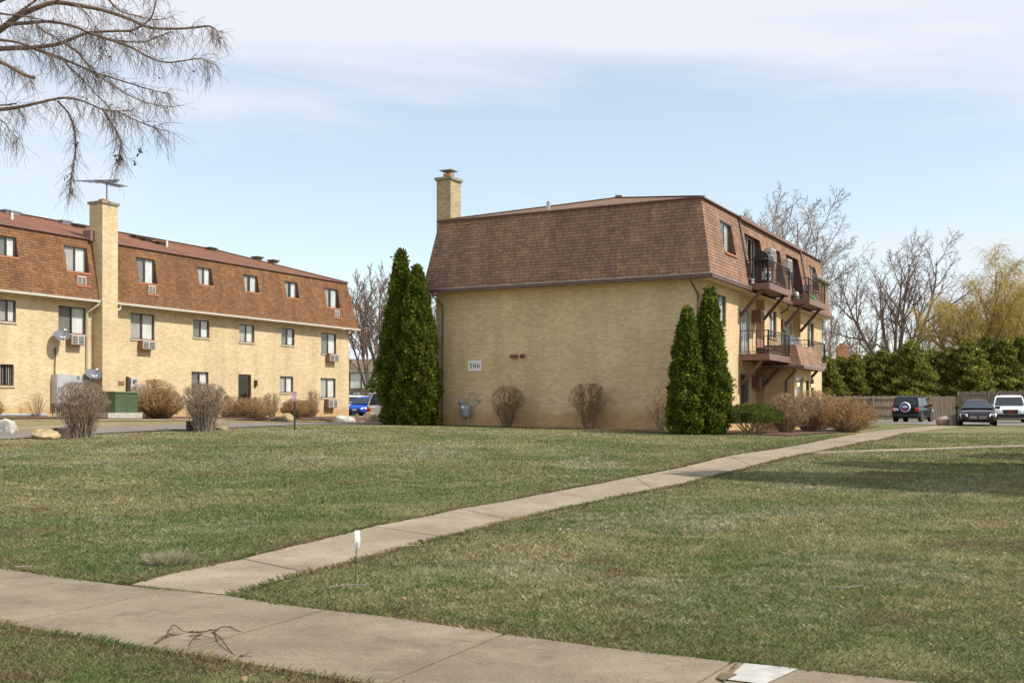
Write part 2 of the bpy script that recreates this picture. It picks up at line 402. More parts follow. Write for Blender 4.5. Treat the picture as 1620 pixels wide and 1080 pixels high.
def conc(name, c, stain):
    m, t, b = newmat(name); v = coords(t)
    c0 = ramp(t, noise(t, v, 0.9, 6, 0.62), [(0.3, tuple(x*0.74 for x in c)), (0.7, tuple(x*1.16 for x in c))])
    mp = N(t, 'ShaderNodeMapping'); t.links.new(v, mp.inputs['Vector']); mp.inputs['Scale'].default_value = (3, 22, 1); mp.inputs['Rotation'].default_value = (0, 0, R(30))
    sw = ramp(t, noise(t, mp.outputs[0], 1.2, 4, 0.6), [(0.3, (0.93, 0.93, 0.92)), (0.7, (1.05, 1.05, 1.05))])
    c0 = rgbmix(t, 1.0, c0, sw, 'MULTIPLY')
    st = ramp(t, noise(t, v, 0.55, 7, 0.72), [(0.47, 0.0), (0.64, 0.9)])
    c0 = rgbmix(t, st, c0, stain)
    st2 = ramp(t, noise(t, v, 1.9, 6, 0.7), [(0.54, 0.0), (0.66, 0.55)])
    c0 = rgbmix(t, st2, c0, tuple(x*0.8 for x in stain))
    c0 = rgbmix(t, ramp(t, noise(t, v, 3.1, 4, 0.6), [(0.60, 0.0), (0.72, 0.5)]), c0, tuple(min(1, x*1.28) for x in c))
    sp = ramp(t, noise(t, v, 70, 3, 0.7), [(0.30, (0.60, 0.58, 0.55)), (0.5, (1, 1, 1)), (0.72, (1.2, 1.2, 1.2))])
    c0 = rgbmix(t, 1.0, c0, sp, 'MULTIPLY')
    vo = N(t, 'ShaderNodeTexVoronoi', feature='DISTANCE_TO_EDGE'); vo.inputs['Scale'].default_value = 0.45
    wv = N(t, 'ShaderNodeVectorMath', operation='ADD'); t.links.new(v, wv.inputs[0])
    wn = N(t, 'ShaderNodeTexNoise'); wn.inputs['Scale'].default_value = 1.6; wn.inputs['Detail'].default_value = 6; t.links.new(v, wn.inputs['Vector'])
    t.links.new(wn.outputs['Color'], wv.inputs[1]); t.links.new(wv.outputs[0], vo.inputs['Vector'])
    cf = mth(t, 'MULTIPLY', ramp(t, vo.outputs['Distance'], [(0.0, 1.0), (0.006, 0.0)]), ramp(t, noise(t, v, 0.6, 2), [(0.58, 0.0), (0.66, 0.5)]))
    c0 = rgbmix(t, cf, c0, (0.10, 0.085, 0.065))
    t.links.new(c0, b.inputs['Base Color']); b.inputs['Roughness'].default_value = 0.9; b.inputs['Specular IOR Level'].default_value = 0.25
    bump(t, b, noise(t, v, 90, 4, 0.7), 0.35, 0.006)
    return m
M_conc = conc('walk_concrete', (0.255, 0.208, 0.145), (0.17, 0.133, 0.09))
M_concp = conc('pale_walk_concrete', (0.325, 0.267, 0.188), (0.24, 0.19, 0.132))
M_concw = plain('new_pale_concrete', (0.43, 0.41, 0.37), 0.9, var=0.2, scale=9, bmp=0.3)
m, t, b = newmat('worn_asphalt'); v = coords(t)
c0 = ramp(t, noise(t, v, 1.1, 6, 0.65), [(0.3, (0.15, 0.125, 0.108)), (0.7, (0.225, 0.19, 0.165))])
c0 = rgbmix(t, 1.0, c0, ramp(t, noise(t, v, 60, 3), [(0.3, (0.75,)*3), (0.7, (1.2,)*3)]), 'MULTIPLY')
t.links.new(c0, b.inputs['Base Color']); b.inputs['Roughness'].default_value = 0.9; M_asph = m
m, t, b = newmat('bark_mulch'); v = coords(t)
c0 = ramp(t, noise(t, v, 9, 6, 0.75), [(0.3, (0.055, 0.03, 0.02)), (0.55, (0.14, 0.075, 0.048)), (0.75, (0.27, 0.17, 0.11))])
t.links.new(c0, b.inputs['Base Color']); b.inputs['Roughness'].default_value = 1.0
bump(t, b, noise(t, v, 22, 4, 0.7), 1.0, 0.06); M_mulch = m

def resample(pts, step):
    out = [pts[0]]
    for a, bb in zip(pts[:-1], pts[1:]):
        d = (bb - a).length; n = max(1, int(d / step))
        for i in range(1, n+1): out.append(a.lerp(bb, i / n))
    return out
def ribbon(name, left, right, mat, dz, n=80, ncross=4, thick=0.0, rnd=None):
    """sheet between two ground polylines, draped over the terrain"""
    def byfrac(pts, f):
        L = [0.0]
        for a, bb in zip(pts[:-1], pts[1:]): L.append(L[-1] + (bb - a).length)
        d = f * L[-1]
        for i in range(len(pts)-1):
            if d <= L[i+1] or i == len(pts)-2:
                return pts[i].lerp(pts[i+1], (d - L[i]) / max(1e-6, L[i+1] - L[i]))
    mb = MB(); rows = []
    for i in range(n+1):
        a = byfrac(left, i/n); c = byfrac(right, i/n); row = []
        for j in range(ncross+1):
            p = a.lerp(c, j/ncross)
            if rnd and j in (0, ncross): p = p + (a - c).normalized() * rnd.uniform(-0.12, 0.12)
            row.append((p.x, p.y, gz(p.x, p.y) + dz))
        rows.append(row)
    base = len(mb.v)
    for r_ in rows: mb.v += r_
    w = ncross + 1
    for i in range(n):
        for j in range(ncross):
            mb.f.append((i*w+j, i*w+j+1, (i+1)*w+j+1, (i+1)*w+j)); mb.m.append(0)
    if thick:
        for j in (0, ncross):
            k = len(mb.v)
            mb.v += [(r_[j][0], r_[j][1], r_[j][2] - thick) for r_ in rows]
            for i in range(n): mb.f.append((i*w+j, (i+1)*w+j, k+i+1, k+i)); mb.m.append(0)
    return mb, rows, (left, right)
PL = [gp(*p) for p in ((207,928),(250,915),(300,905),(383,887),(450,870),(540,848),(590,835),(657,822),(727,807),(807,793),(873,780),(940,768),(1003,755),(1080,740),(1153,722),(1214,713),(1306,696),(1344,689),(1409,680),(1478,674))]
PR = [gp(*p) for p in ((362,945),(433,922),(483,907),(540,893),(617,873),(683,855),(740,842),(807,823),(890,805),(990,784),(1080,767),(1103,760),(1184,740),(1245,724),(1291,716),(1321,709),(1383,697),(1406,691),(1452,682),(1516,675))]
mb, _, _ = ribbon('p', PL, PR, M_concp, 0.016, 160, 4, 0.10)
tag(mb.build('footpath', M_concp, uv=False), kind='structure')
TL = [gp(*p) for p in ((1300,714.5),(1383,711.5),(1478,708.5),(1620,704),(1760,699))]
TR = [gp(*p) for p in ((1283,718.5),(1383,715.0),(1478,711.8),(1620,707),(1760,702))]
mb, _, _ = ribbon('p', TL, TR, M_concp, 0.013, 50, 2, 0.08)
tag(mb.build('side_path', M_concp, uv=False), kind='structure')
# joints sawn across the footpath: thin dark strips laid on it
def joint(mb, a, c, w, dz):
    d = (c - a).normalized(); s = Vector((-d.y, d.x, 0)) * w / 2
    n = 8
    for i in range(n):
        p = a.lerp(c, i/n); q = a.lerp(c, (i+1)/n)
        mb.quad(*[(v_.x, v_.y, gz(v_.x, v_.y) + dz) for v_ in (p - s, q - s, q + s, p + s)])
M_joint = plain('dirt_in_joint', (0.10, 0.078, 0.05), 1.0, var=0.3, scale=20)
jm = MB()
for l, r in (((383,887),(483,907)), ((590,835),(700,851)), ((727,807),(807,823)), ((873,780),(950,792)), ((1003,755),(1035,776)), ((1153,722),(1190,738)), ((1214,713),(1262,722)), ((1306,696),(1350,703))):
    joint(jm, gp(*l), gp(*r), 0.013, 0.020)
tag(jm.build('footpath_joints', M_joint, uv=False), kind='structure')

# public walk in the foreground: slabs between joints
SFx = [(-420,850),(0,902),(50,910),(100,917),(183,928),(280,937),(360,947),(433,958),(515,968),(600,978),(700,993),(799,1006),(946,1027),(1119,1049),(1240,1063),(1300,1069),(1500,1092),(1900,1140)]
SNx = [(-420,923),(0,989),(55,1000),(130,1013),(240,1030),(333,1046),(444,1062),(500,1072),(700,1108),(1000,1165)]
SF = [gp(*p) for p in SFx]; SN = [gp(*p) for p in SNx]
axis = (SF[-1] - SF[0]); axis.z = 0; axis.normalize()
def along(pts, s):
    for a, bb in zip(pts[:-1], pts[1:]):
        sa, sb = (a - SF[0]).dot(axis), (bb - SF[0]).dot(axis)
        if sa <= s <= sb: return a.lerp(bb, (s - sa) / max(1e-6, sb - sa))
    a, bb = (pts[-2], pts[-1]) if s > (pts[-1] - SF[0]).dot(axis) else (pts[0], pts[1])
    sa, sb = (a - SF[0]).dot(axis), (bb - SF[0]).dot(axis)
    return a + (bb - a) * ((s - sa) / (sb - sa))
JT = [((63,912),(-60,930)), ((270,937),(18,991)), ((515,968),(293,1034)), ((800,1006),(630,1079)), ((1157,1055),(1110,1085)), ((1250,1064),(1180,1100))]
js = [((gp(*a) - SF[0]).dot(axis), (gp(*c) - SF[0]).dot(axis)) for a, c in JT]
js = [(-0.2, -0.2)] + js + [(js[-1][0]+1.5, js[-1][1]+1.5), (js[-1][0]+3.0, js[-1][1]+3.0)]
smb = MB(); GAP = 0.012
rngs = random.Random(4)
for (f0, n0), (f1, n1) in zip(js[:-1], js[1:]):
    idx = js.index((f0, n0)); lift = 0.020 + rngs.uniform(-0.003, 0.003)
    white = (idx == 5)
    nn = 12
    for i in range(nn):
        t0, t1 = i/nn, (i+1)/nn
        q = []
        for tt in (t0, t1):
            sf = (f0 + GAP) + (f1 - f0 - 2*GAP)*tt; sn = (n0 + GAP) + (n1 - n0 - 2*GAP)*tt
            A = along(SF, sf); B = along(SN, sn); q.append((A, B))
        M_ = 4
        for j in range(M_):
            pts = []
            for (A, B), jj in ((q[0], j), (q[1], j), (q[1], j+1), (q[0], j+1)):
                p = A.lerp(B, jj/M_); pts.append((p.x, p.y, gz(p.x, p.y) + lift))
            smb.quad(*pts, m=0)
        for e in (0, 1):
            a_, b_ = q[0][e], q[1][e]
            smb.quad((a_.x,a_.y,lift+gz(a_.x,a_.y)),(b_.x,b_.y,lift+gz(b_.x,b_.y)),(b_.x,b_.y,-0.05),(a_.x,a_.y,-0.05))
    for tt in (0.0, 1.0):
        sf = (f0+GAP) + (f1-f0-2*GAP)*tt; sn = (n0+GAP) + (n1-n0-2*GAP)*tt
        A = along(SF, sf); B = along(SN, sn)
        smb.quad((A.x,A.y,lift+gz(A.x,A.y)),(B.x,B.y,lift+gz(B.x,B.y)),(B.x,B.y,-0.05),(A.x,A.y,-0.05))
tag(smb.build('sidewalk', [M_conc], uv=False), kind='structure')
gm = MB()      # soil that fills the gaps below the slabs
for (f0, n0) in js[1:-1]:
    A = along(SF, f0); B = along(SN, n0); d = (B - A).normalized(); s_ = Vector((-d.y, d.x, 0))*0.02
    gm.quad(*[(p.x, p.y, gz(p.x, p.y) + 0.006) for p in (A - s_, B - s_, B + s_, A + s_)])
tag(gm.build('sidewalk_joints', M_joint, uv=False), kind='structure')
# pale repaired corner and washed sand on it
wp = [gp(*p) for p in ((1160,1073),(1178,1057),(1240,1064),(1262,1068),(1210,1092),(1150,1085))]
mbw = MB(); mbw.poly([(p.x, p.y, gz(p.x,p.y)+0.027) for p in wp]); tag(mbw.build('sidewalk_patch', M_concw, uv=False), kind='structure')
M_sand = plain('washed_soil', (0.155, 0.112, 0.065), 1.0, var=0.45, scale=14, bmp=0.5)
sp_ = [gp(*p) for p in ((1134,1079),(1141,1074),(1150,1073),(1158,1064),(1163,1056),(1168,1058),(1163,1067),(1159,1073),(1167,1077),(1158,1081),(1146,1086),(1137,1083))]
mbw = MB(); mbw.poly([(p.x, p.y, gz(p.x,p.y)+0.031) for p in sp_]); tag(mbw.build('sidewalk_soil', M_sand, uv=False), kind='structure')

# drive between the two buildings
ra = LC + NV*16.0; rb = LC + NV*12.9
D0 = ra - U*70; 
RL = [rb + U*s for s in (-75, -55, -45, -38, -30, -22, -10, 20)]
RR = [ra + U*s for s in (-75, -55, -45, -38, -30, -22, -10, 20)]
mb, _, _ = ribbon('d', RL, RR, M_asph, 0.03, 120, 5)
tag(mb.build('drive_road', M_asph, uv=False), kind='structure')
mb, _, _ = ribbon('d', [LC + NV*12.8 + U*s for s in (-16, 30)], [LC + NV*3.5 + U*s for s in (2, 30)], M_asph, 0.026, 40, 5)
tag(mb.build('parking_lot', M_asph, uv=False), kind='structure')
rp = [Vector((x, y, 0)) for x, y in ((24.3, 59.0), (22.5, 66.0), (21, 86))]
rq = [Vector((x, y, 0)) for x, y in ((60, 57.0), (60, 66), (60, 86))]
mb, _, _ = ribbon('d', rp, rq, M_asph, 0.02, 30, 20)
tag(mb.build('parking_lot', M_asph, uv=False), kind='structure')
# kerb-like pale walk in front of the left building
mb, _, _ = ribbon('d', [LC + NV*(10.8) + U*s for s in (-42,-29.5)], [LC + NV*11.6 + U*s for s in (-42,-28.5)], M_concp, 0.035, 30, 2, 0.06)
tag(mb.build('front_walk', M_concp, uv=False), kind='structure')
mb, _, _ = ribbon('d', [LC + NV*(9.0) + U*s for s in (-14,-3.0)], [LC + NV*9.7 + U*s for s in (-14,-2.5)], M_concp, 0.035, 30, 2, 0.06)
tag(mb.build('front_walk', M_concp, uv=False), kind='structure')
# mulch beds
rb_ = random.Random(9)
def bed(P, Q, nm='mulch_bed', dz=0.03):
    mb, _, _ = ribbon('m', P, Q, M_mulch, dz, 60, 4, 0, rb_)
    return tag(mb.build(nm, M_mulch, uv=False), kind='structure')
Eo = Vector((-0.4665, -0.8846, 0)); Wl = Vector((-0.8846, 0.4665, 0))      # outward of the end wall; along it to the left
bed([MC + Wl*12.2 + Eo*0.02, MC - Wl*1.2 + Eo*0.02], [MC + Wl*13.5 + Eo*1.35, MC + Wl*6 + Eo*1.25, MC - Wl*2.4 + Eo*1.7])
bed([MC - Wl*0.02 - Eo*(-1.4), MC - Wl*0.02 - Eo*9, MC - Wl*0.02 - Eo*20], [MC + NV*3.6 - Eo*(-1.0), MC + NV*4.1 - Eo*5, MC + NV*3.0 - Eo*20])
bed([LC + NV*0.02 - U*s for s in (36, 0)], [LC + NV*q - U*s for s, q in ((36,3.2),(26,3.4),(20,4.3),(12,3.0),(4,3.4),(-1.5,2.6))], dz=0.034)
# bare straw-coloured rut by the transformer
M_straw = plain('dry_grass_thatch', (0.46, 0.37, 0.22), 1.0, var=0.3, scale=5, bmp=1.0)
bed_ = ribbon('m', [LC + NV*q - U*s for s, q in ((27,6.0),(20,6.4),(14,6.2))], [LC + NV*q - U*s for s, q in ((28,7.6),(20,8.0),(15,7.2))], M_straw, 0.04, 50, 3, 0, rb_)[0]
tag(bed_.build('thatch_patch', M_straw, uv=False), kind='structure')

# ------------------------------------------------------------------ building helpers
def gridwall(mb, fn, us, zs, holes, m=0):
    """quads of a wall in (u, z), cells inside holes left out; fn maps to a point"""
    U_ = sorted(set(us + [h[0] for h in holes] + [h[1] for h in holes])); Z_ = sorted(set(zs + [h[2] for h in holes] + [h[3] for h in holes]))
    for u0, u1 in zip(U_[:-1], U_[1:]):
        for z0, z1 in zip(Z_[:-1], Z_[1:]):
            uc, zc = (u0+u1)/2, (z0+z1)/2
            if any(h[0] < uc < h[1] and h[2] < zc < h[3] for h in holes): continue
            mb.quad(fn(u0,z0), fn(u1,z0), fn(u1,z1), fn(u0,z1), m)
def reveal(mb, fn, fi, h, m=0):
    u0, u1, z0, z1 = h
    for a, bb in (((u0,z0),(u1,z0)), ((u1,z0),(u1,z1)), ((u1,z1),(u0,z1)), ((u0,z1),(u0,z0))):
        mb.quad(fn(*a), fn(*bb), fi(*bb), fi(*a), m)
def make_window(par, u0, u1, z0, z1, y, sill=M_stone, sill_y=None, split=0.5, curt='mix', fw=0.045, frame=M_frame, seed=0, name='window', sillname='sill', sproj=0.06):
    """sliding window whose outer frame face lies at local y (building front is -y)"""
    rg = random.Random(seed); mb = MB()
    e = 0.004
    mb.box(u0+e, u0+fw, y, y+0.07, z0+e, z1-e); mb.box(u1-fw, u1-e, y, y+0.07, z0+e, z1-e)
    mb.box(u0+fw, u1-fw, y, y+0.07, z1-fw, z1-e); mb.box(u0+fw, u1-fw, y, y+0.07, z0+e, z0+fw)
    um = u0 + (u1-u0)*split
    mb.box(um-0.03, um+0.03, y+0.005, y+0.065, z0+fw, z1-fw)
    w = mb.build(name, frame, par)
    if rg.random() < 0.85: a_, b_ = u0+fw, um-0.03
    for i, (a, c) in enumerate(((u0+fw, um-0.03), (um+0.03, u1-fw))):
        p = MB(); yy = y + (0.02 if i == 0 else 0.045)
        tl = rg.uniform(-0.004, 0.004)
        p.quad((a, yy+tl, z0+fw), (c, yy-tl, z0+fw), (c, yy-tl+rg.uniform(-.003,.003), z1-fw), (a, yy+tl, z1-fw))
        p.build('pane', M_screen if (i == 0) else M_glass, w)
    # curtains: pleated cloth hung inside
    yc = y + 0.10
    def cloth(a, c, mat, amp=0.018, zb=None):
        p = MB(); n = max(8, int((c-a)/0.035)); zb = z0+0.02 if zb is None else zb
        for i in range(n):
            x0_, x1_ = a+(c-a)*i/n, a+(c-a)*(i+1)/n
            o0 = amp*math.sin(i*1.9+seed) ; o1 = amp*math.sin((i+1)*1.9+seed)
            p.quad((x0_, yc+o0, zb), (x1_, yc+o1, zb), (x1_, yc+o1, z1+0.03), (x0_, yc+o0, z1+0.03))
        p.build('curtain', mat, w, smooth=True, ang=80)
    if curt == 'mix':
        cloth(u0-0.05, um+0.02, M_curtg if rg.random() < 0.6 else M_curt); cloth(um+0.03, u1+0.05, M_curt)
    elif curt == 'white': cloth(u0-0.05, u1+0.05, M_curt)
    elif curt == 'part':
        cloth(u0-0.05, u0+(u1-u0)*0.42, M_curt, 0.03); cloth(u0+(u1-u0)*0.58, u1+0.05, M_curt, 0.03)
    elif curt == 'blind':
        p = MB(); n = int((u1-u0)/0.095)
        for i in range(n):
            x = u0 + (u1-u0)*(i+0.5)/n
            p.quad((x-0.03, yc-0.02, z0), (x+0.03, yc+0.02, z0), (x+0.03, yc+0.02, z1), (x-0.03, yc-0.02, z1))
        p.build('blind', M_curt, w)
    elif curt == 'half': cloth(u0-0.05, um-0.05, M_curtg)
    if sill is not None:
        s = MB(); so = sill_y if sill_y is not None else y
        s.box(u0-0.05, u1+0.05, so-sproj, y-0.003, z0-0.075, z0-0.003); s.build(sillname, sill, w)
    return w
def make_ac(par, u0, u1, z0, z1, yface, depth, side=M_wood, nl=5, name='air_conditioner'):
    b_ = MB(); t_ = 0.022
    b_.box(u0, u1, yface-depth, yface+0.05, z0, z1)
    o = b_.build(name, side, par)
    g = MB(); yf = yface-depth
    g.box(u0+0.03, u1-0.03, yf-0.02, yf-0.001, z0+0.03, z1-0.03)
    gr = g.build('grille', M_acg, o)
    l = MB()
    for half in (0, 1):
        a = u0+0.06+(u1-u0-0.12)*0.53*half; c = a+(u1-u0-0.12)*0.45
        for i in range(nl):
            zz0 = z0+0.055+(z1-z0-0.11)*i/nl
            l.box(a, c, yf-0.024, yf-0.0205, zz0, zz0+(z1-z0-0.11)/nl*0.74)
    l.build('louvres', M_acd, o)
    return o
def downspout(par, pts, mat, w=0.075, name='downspout'):
    mb = MB()
    mb.tube(pts, w/2*1.15, 4)
    return mb.build(name, mat, par)

# ------------------------------------------------------------------ main building (number 106)
WID = 11.55; LEN = 20.0; SOF = 5.62; EAV = 5.78; TOP = 8.68; RIDGE = 10.12; OUT = 0.42; INN = 0.10
main = thing('apartment_building', 'tan brick apartment building with brown balconies, its windowless end wall facing the lawn', 'building', (MC.x, MC.y, MZ), ROT)
REC = 0.35
A1, B0, B1, C0 = 4.75, 8.6, 11.4, 15.25
bw = MB()
yA = lambda u, z: (u, 0.0, z); yR = lambda u, z: (u, REC, z)
winA = [(1.45, 2.9, 4.03, 5.25), (1.45, 2.9, 1.15, 2.40)]
winB = [(9.35, 10.65, 4.05, 5.25)]
winC = [(16.7, 18.15, 4.03, 5.25), (16.7, 18.15, 1.15, 2.40)]
d2 = (5.0, 7.45, 3.075, 5.12); d1 = (5.0, 7.45, 0.22, 2.36)
e2 = (12.55, 15.0, 3.075, 5.12); e1 = (12.55, 15.0, 0.22, 2.36)
ZB = -0.7
gridwall(bw, yA, [0, A1], [ZB, SOF], winA); gridwall(bw, yA, [B0, B1], [ZB, SOF], winB); gridwall(bw, yA, [C0, LEN], [ZB, SOF], winC)
gridwall(bw, yR, [A1, B0], [ZB, SOF], [d2, d1]); gridwall(bw, yR, [B1, C0], [ZB, SOF], [e2, e1])
for u in (A1, B0, B1, C0): bw.quad((u, 0, ZB), (u, REC, ZB), (u, REC, SOF), (u, 0, SOF))
for h in winA + winB + winC: reveal(bw, yA, lambda u, z: (u, 0.12, z), h)
for h in (d2, d1, e2, e1): reveal(bw, yR, lambda u, z: (u, REC+0.10, z), h)
# a soldier-course break: the lower wall steps 3 mm proud at the near pier, as in the photo
bw.quad((0, 0, ZB), (0, WID, ZB), (0, WID, SOF), (0, 0, SOF)); bw.quad((LEN, 0, ZB), (LEN, WID, ZB), (LEN, WID, SOF), (LEN, 0, SOF)); bw.quad((0, WID, ZB), (LEN, WID, ZB), (LEN, WID, SOF), (0, WID, SOF))
bw.build('brick_wall', M_brick, main)
fl = MB()
for z in (0.1, 2.95, 5.7): fl.box(0.35, LEN-0.35, REC+0.6, WID-0.35, z-0.1, z)
fl.build('floor_slab', M_dark, main)
# soffit ring with openings over the recesses closed by a flat panel
so = MB()
def ringquad(mb, x0, x1, y0, y1, z, m=0): mb.quad((x0,y0,z),(x1,y0,z),(x1,y1,z),(x0,y1,z), m)
ringquad(so, -OUT, -0.003, -OUT, WID+OUT, SOF-0.004); ringquad(so, LEN+0.003, LEN+OUT, -OUT, WID+OUT, SOF-0.004)
ringquad(so, -0.003, LEN+0.003, WID+0.003, WID+OUT, SOF-0.004)
for a, c in ((-0.003, A1), (B0, B1), (C0, LEN+0.003)): ringquad(so, a, c, -OUT, -0.003, SOF-0.004)
for a, c in ((A1+0.003, B0-0.003), (B1+0.003, C0-0.003)): ringquad(so, a, c, -OUT, REC, SOF-0.004)
so.build('soffit', M_soffit, main)
# mansard: sloping shingled faces
def slope_y(z): return -OUT + (OUT+INN)*(z-EAV)/(TOP-EAV)
def mans(par, L, W, holes, name, mat, z0=EAV, z1=TOP, cut=None):
    mb = MB()
    def f(u, z):
        y = slope_y(z)
        if u <= 0: return (y, y, z)
        if u >= L: return (L - y, y, z)
        return (u, y, z)
    nr = 23; LIP = 0.010
    for r_ in range(nr):
        za = z0+(z1-z0)*r_/nr; zb = z0+(z1-z0)*(r_+1)/nr
        cuts = sorted(set([za, zb] + [h[q] for h in holes for q in (2, 3) if za < h[q] < zb]))
        def g(u, z, za=za, zb=zb):
            p = f(u, z); o = LIP*(zb-z)/(zb-za)
            return (p[0]-o, p[1]-o, z) if u <= 0 else ((p[0]+o, p[1]-o, z) if u >= L else (p[0], p[1]-o, z))
        gridwall(mb, g, [0, L], [za, zb], [(h[0], h[1], max(h[2], za), min(h[3], zb)) for h in holes if h[2] < zb and h[3] > za])
        if r_:
            us = sorted(set([0, L] + [q for h in holes if h[2] < za < h[3] for q in (h[0], h[1])]))
            for u0, u1 in zip(us[:-1], us[1:]):
                if any(h[0] <= u0 and u1 <= h[1] and h[2] < za < h[3] for h in holes): continue
                mb.quad(f(u0, za), f(u1, za), g(u1, za), g(u0, za))
        ya, yb = slope_y(za)-LIP, slope_y(zb); y0_ = slope_y(za)
        mb.quad((ya, ya, za), (ya, W-ya, za), (yb, W-yb, zb), (yb, yb, zb))
        if r_: mb.quad((y0_, y0_, za), (y0_, W-y0_, za), (ya, W-ya, za), (ya, ya, za))
    mb.quad((L-slope_y(z0), slope_y(z0), z0), (L-slope_y(z0), W-slope_y(z0), z0), (L-slope_y(z1), W-slope_y(z1), z1), (L-slope_y(z1), slope_y(z1), z1))
    mb.quad((slope_y(z0), W-slope_y(z0), z0), (L-slope_y(z0), W-slope_y(z0), z0), (L-slope_y(z1), W-slope_y(z1), z1), (slope_y(z1), W-slope_y(z1), z1))
    return mb.build(name, mat, par), f
m3 = [(2.0, 3.5, 6.88, 8.12), (5.35, 7.75, 5.93, 8.1), (9.55, 11.1, 6.3, 8.05), (12.25, 14.65, 5.93, 8.1), (16.95, 18.4, 6.88, 8.12)]
roofM, fM = mans(main, LEN, WID, m3, 'mansard_roof', M_shM)
jb = MB()
for h in m3:
    jb = MB(); reveal(jb, lambda u, z: (u, slope_y(z)-0.012, z), lambda u, z: (u, 0.12 if h[3]-h[2] < 1.5 else 0.26, z), h); jb.build('window_reveal', M_jamb, main)
ur = MB()      # low hipped top roof
o_ = -INN + 0.05
zt = TOP + 0.012; i_ = INN - 0.06
P00, P10, P11, P01 = (i_, i_, zt), (LEN-i_, i_, zt), (LEN-i_, WID-i_, zt), (i_, WID-i_, zt)
Ra, Rb = (WID/2, WID/2, RIDGE), (LEN-WID/2, WID/2, RIDGE)
ur.poly([P00, P10, Rb, Ra]); ur.poly([P10, P11, Rb]); ur.poly([P11, P01, Ra, Rb]); ur.poly([P01, P00, Ra])
ur.build('top_roof', M_roofM, main)
rc = MB()      # drip edge along the break of the roof and ridge caps
for a, c in ((P00, P10), (P10, P11), (P11, P01), (P01, P00)):
    rc.beam(Vector(a)+Vector((0,0,-0.02)), Vector(c)+Vector((0,0,-0.02)), 0.10, 0.05)
rc.build('roof_edge_trim', M_brown, main)
cap = MB()
for a, c in ((P00, Ra), (P01, Ra), (P10, Rb), (P11, Rb), (Ra, Rb)): cap.beam(Vector(a)+Vector((0,0,0.02)), Vector(c)+Vector((0,0,0.02)), 0.28, 0.03)
cap.build('ridge_cap', M_roofM, main)
rvt = MB(); rvt.tube([(WID/2+0.15, WID/2, RIDGE), (WID/2+0.15, WID/2, RIDGE+0.13)], 0.16, 10); rvt.build('roof_vent', M_brown, main)
mgt = MB(); mgt.box(A1-0.05, C0+0.1, -0.02+INN-0.16, INN-0.075, TOP-0.10, TOP+0.03); mgt.build('upper_gutter', M_brownL, main)
# gutters
def gutter(par, segs, mat, name='gutter', h=0.15, d=0.12):
    for (a, c) in segs:
        mb = MB(); mb.beam(Vector(a), Vector(c), d, h); mb.build(name, mat, par)
zg = EAV - 0.08
gutter(main, [((-OUT-0.06, -OUT-0.12, zg), (-OUT-0.06, WID+OUT+0.12, zg)), ((-OUT+0.005, -OUT-0.06, zg), (A1-0.02, -OUT-0.06, zg)), ((C0+0.02, -OUT-0.06, zg), (LEN+OUT+0.12, -OUT-0.06, zg)), ((B0-0.1, -OUT-0.06, zg), (B1+0.1, -OUT-0.06, zg))], M_brown)
lip = MB()
lip.beam((-OUT-0.125, -OUT-0.12, zg+0.078), (-OUT-0.125, WID+OUT+0.12, zg+0.078), 0.02, 0.022)
lip.build('gutter_lip', M_galv, main); lip = MB()
lip.beam((-OUT+0.005, -OUT-0.125, zg+0.072), (A1-0.02, -OUT-0.125, zg+0.072), 0.02, 0.03)
lip.build('gutter_lip', M_galv, main)
downspout(main, [(-OUT-0.05, WID-0.12, zg-0.05), (-OUT-0.05, WID-0.12, zg-0.2), (-0.06, WID-0.35, zg-0.55), (-0.06, WID-0.35, 0.15), (-0.10, WID-0.3, 0.02), (-0.9, WID+0.1, -0.03+0.22)], M_brown)
downspout(main, [(-OUT-0.05, 0.30, zg-0.05), (-OUT-0.05, 0.30, zg-0.18), (-0.06, 0.17, zg-0.62), (-0.06, 0.17, 0.0)], M_brown)
# sloping leaders on the mansard and leaders in the recess corners
for u in (A1+0.05, C0+0.15):
    downspout(main, [(u, slope_y(z_)-0.05, z_) for z_ in (TOP-0.03, EAV+0.05)], M_brown)
downspout(main, [(B1-0.2, -OUT, SOF), (B1-0.2, -OUT, SOF-0.15), (B1+0.12, REC-0.06, SOF-0.55), (B1+0.12, REC-0.06, 3.0)], M_brown)
downspout(main, [(B0-0.12, REC-0.06, 4.75), (B0-0.12, REC-0.06, 3.0)], M_brown)
downspout(main, [(A1+0.10, REC-0.06, SOF), (A1+0.10, REC-0.06, 0.0)], M_brown, 0.05)
cb = MB(); cb.tube([(A1-0.05, -0.03, 3.95), (A1-0.04, -0.03, 3.3), (A1-0.06, -0.06, 2.75), (A1+0.05, -0.10, 2.45), (A1+0.25, -0.10, 2.38), (A1+0.42, -0.06, 2.50)], 0.014, 6); cb.build('cable', M_cream, main, smooth=True)
# chimney at the back of the near end
def chimney(par, x0, x1, y0, y1, zb, zt, mat, flue, roofz):
    c = MB(); c.box(x0, x1, y0, y1, zb, zt); o = c.build('chimney', mat, par)
    k = MB(); k.box(x0-0.07, x1+0.07, y0-0.07, y1+0.07, zt+0.002, zt+0.12); k.build('chimney_cap', M_cap, o)
    xm, ym = (x0+x1)/2, (y0+y1)/2
    f = MB(); f.box(xm-0.17, xm+0.17, ym-0.17, ym+0.17, zt+0.122, zt+0.122+flue); f.build('flue', M_clay, o)
    return o, xm, ym
ch, xm, ym = chimney(main, 1.0, 1.85, 11.45, 12.15, -0.4, 10.62, M_chim, 0.2, TOP)
hood = MB()
for sx in (-0.15, 0.15):
    for sy in (-0.15, 0.15): hood.tube([(xm+sx, ym+sy, 10.90), (xm+sx, ym+sy, 11.06)], 0.012, 4)
hood.box(xm-0.30, xm+0.30, ym-0.30, ym+0.30, 11.06, 11.085)
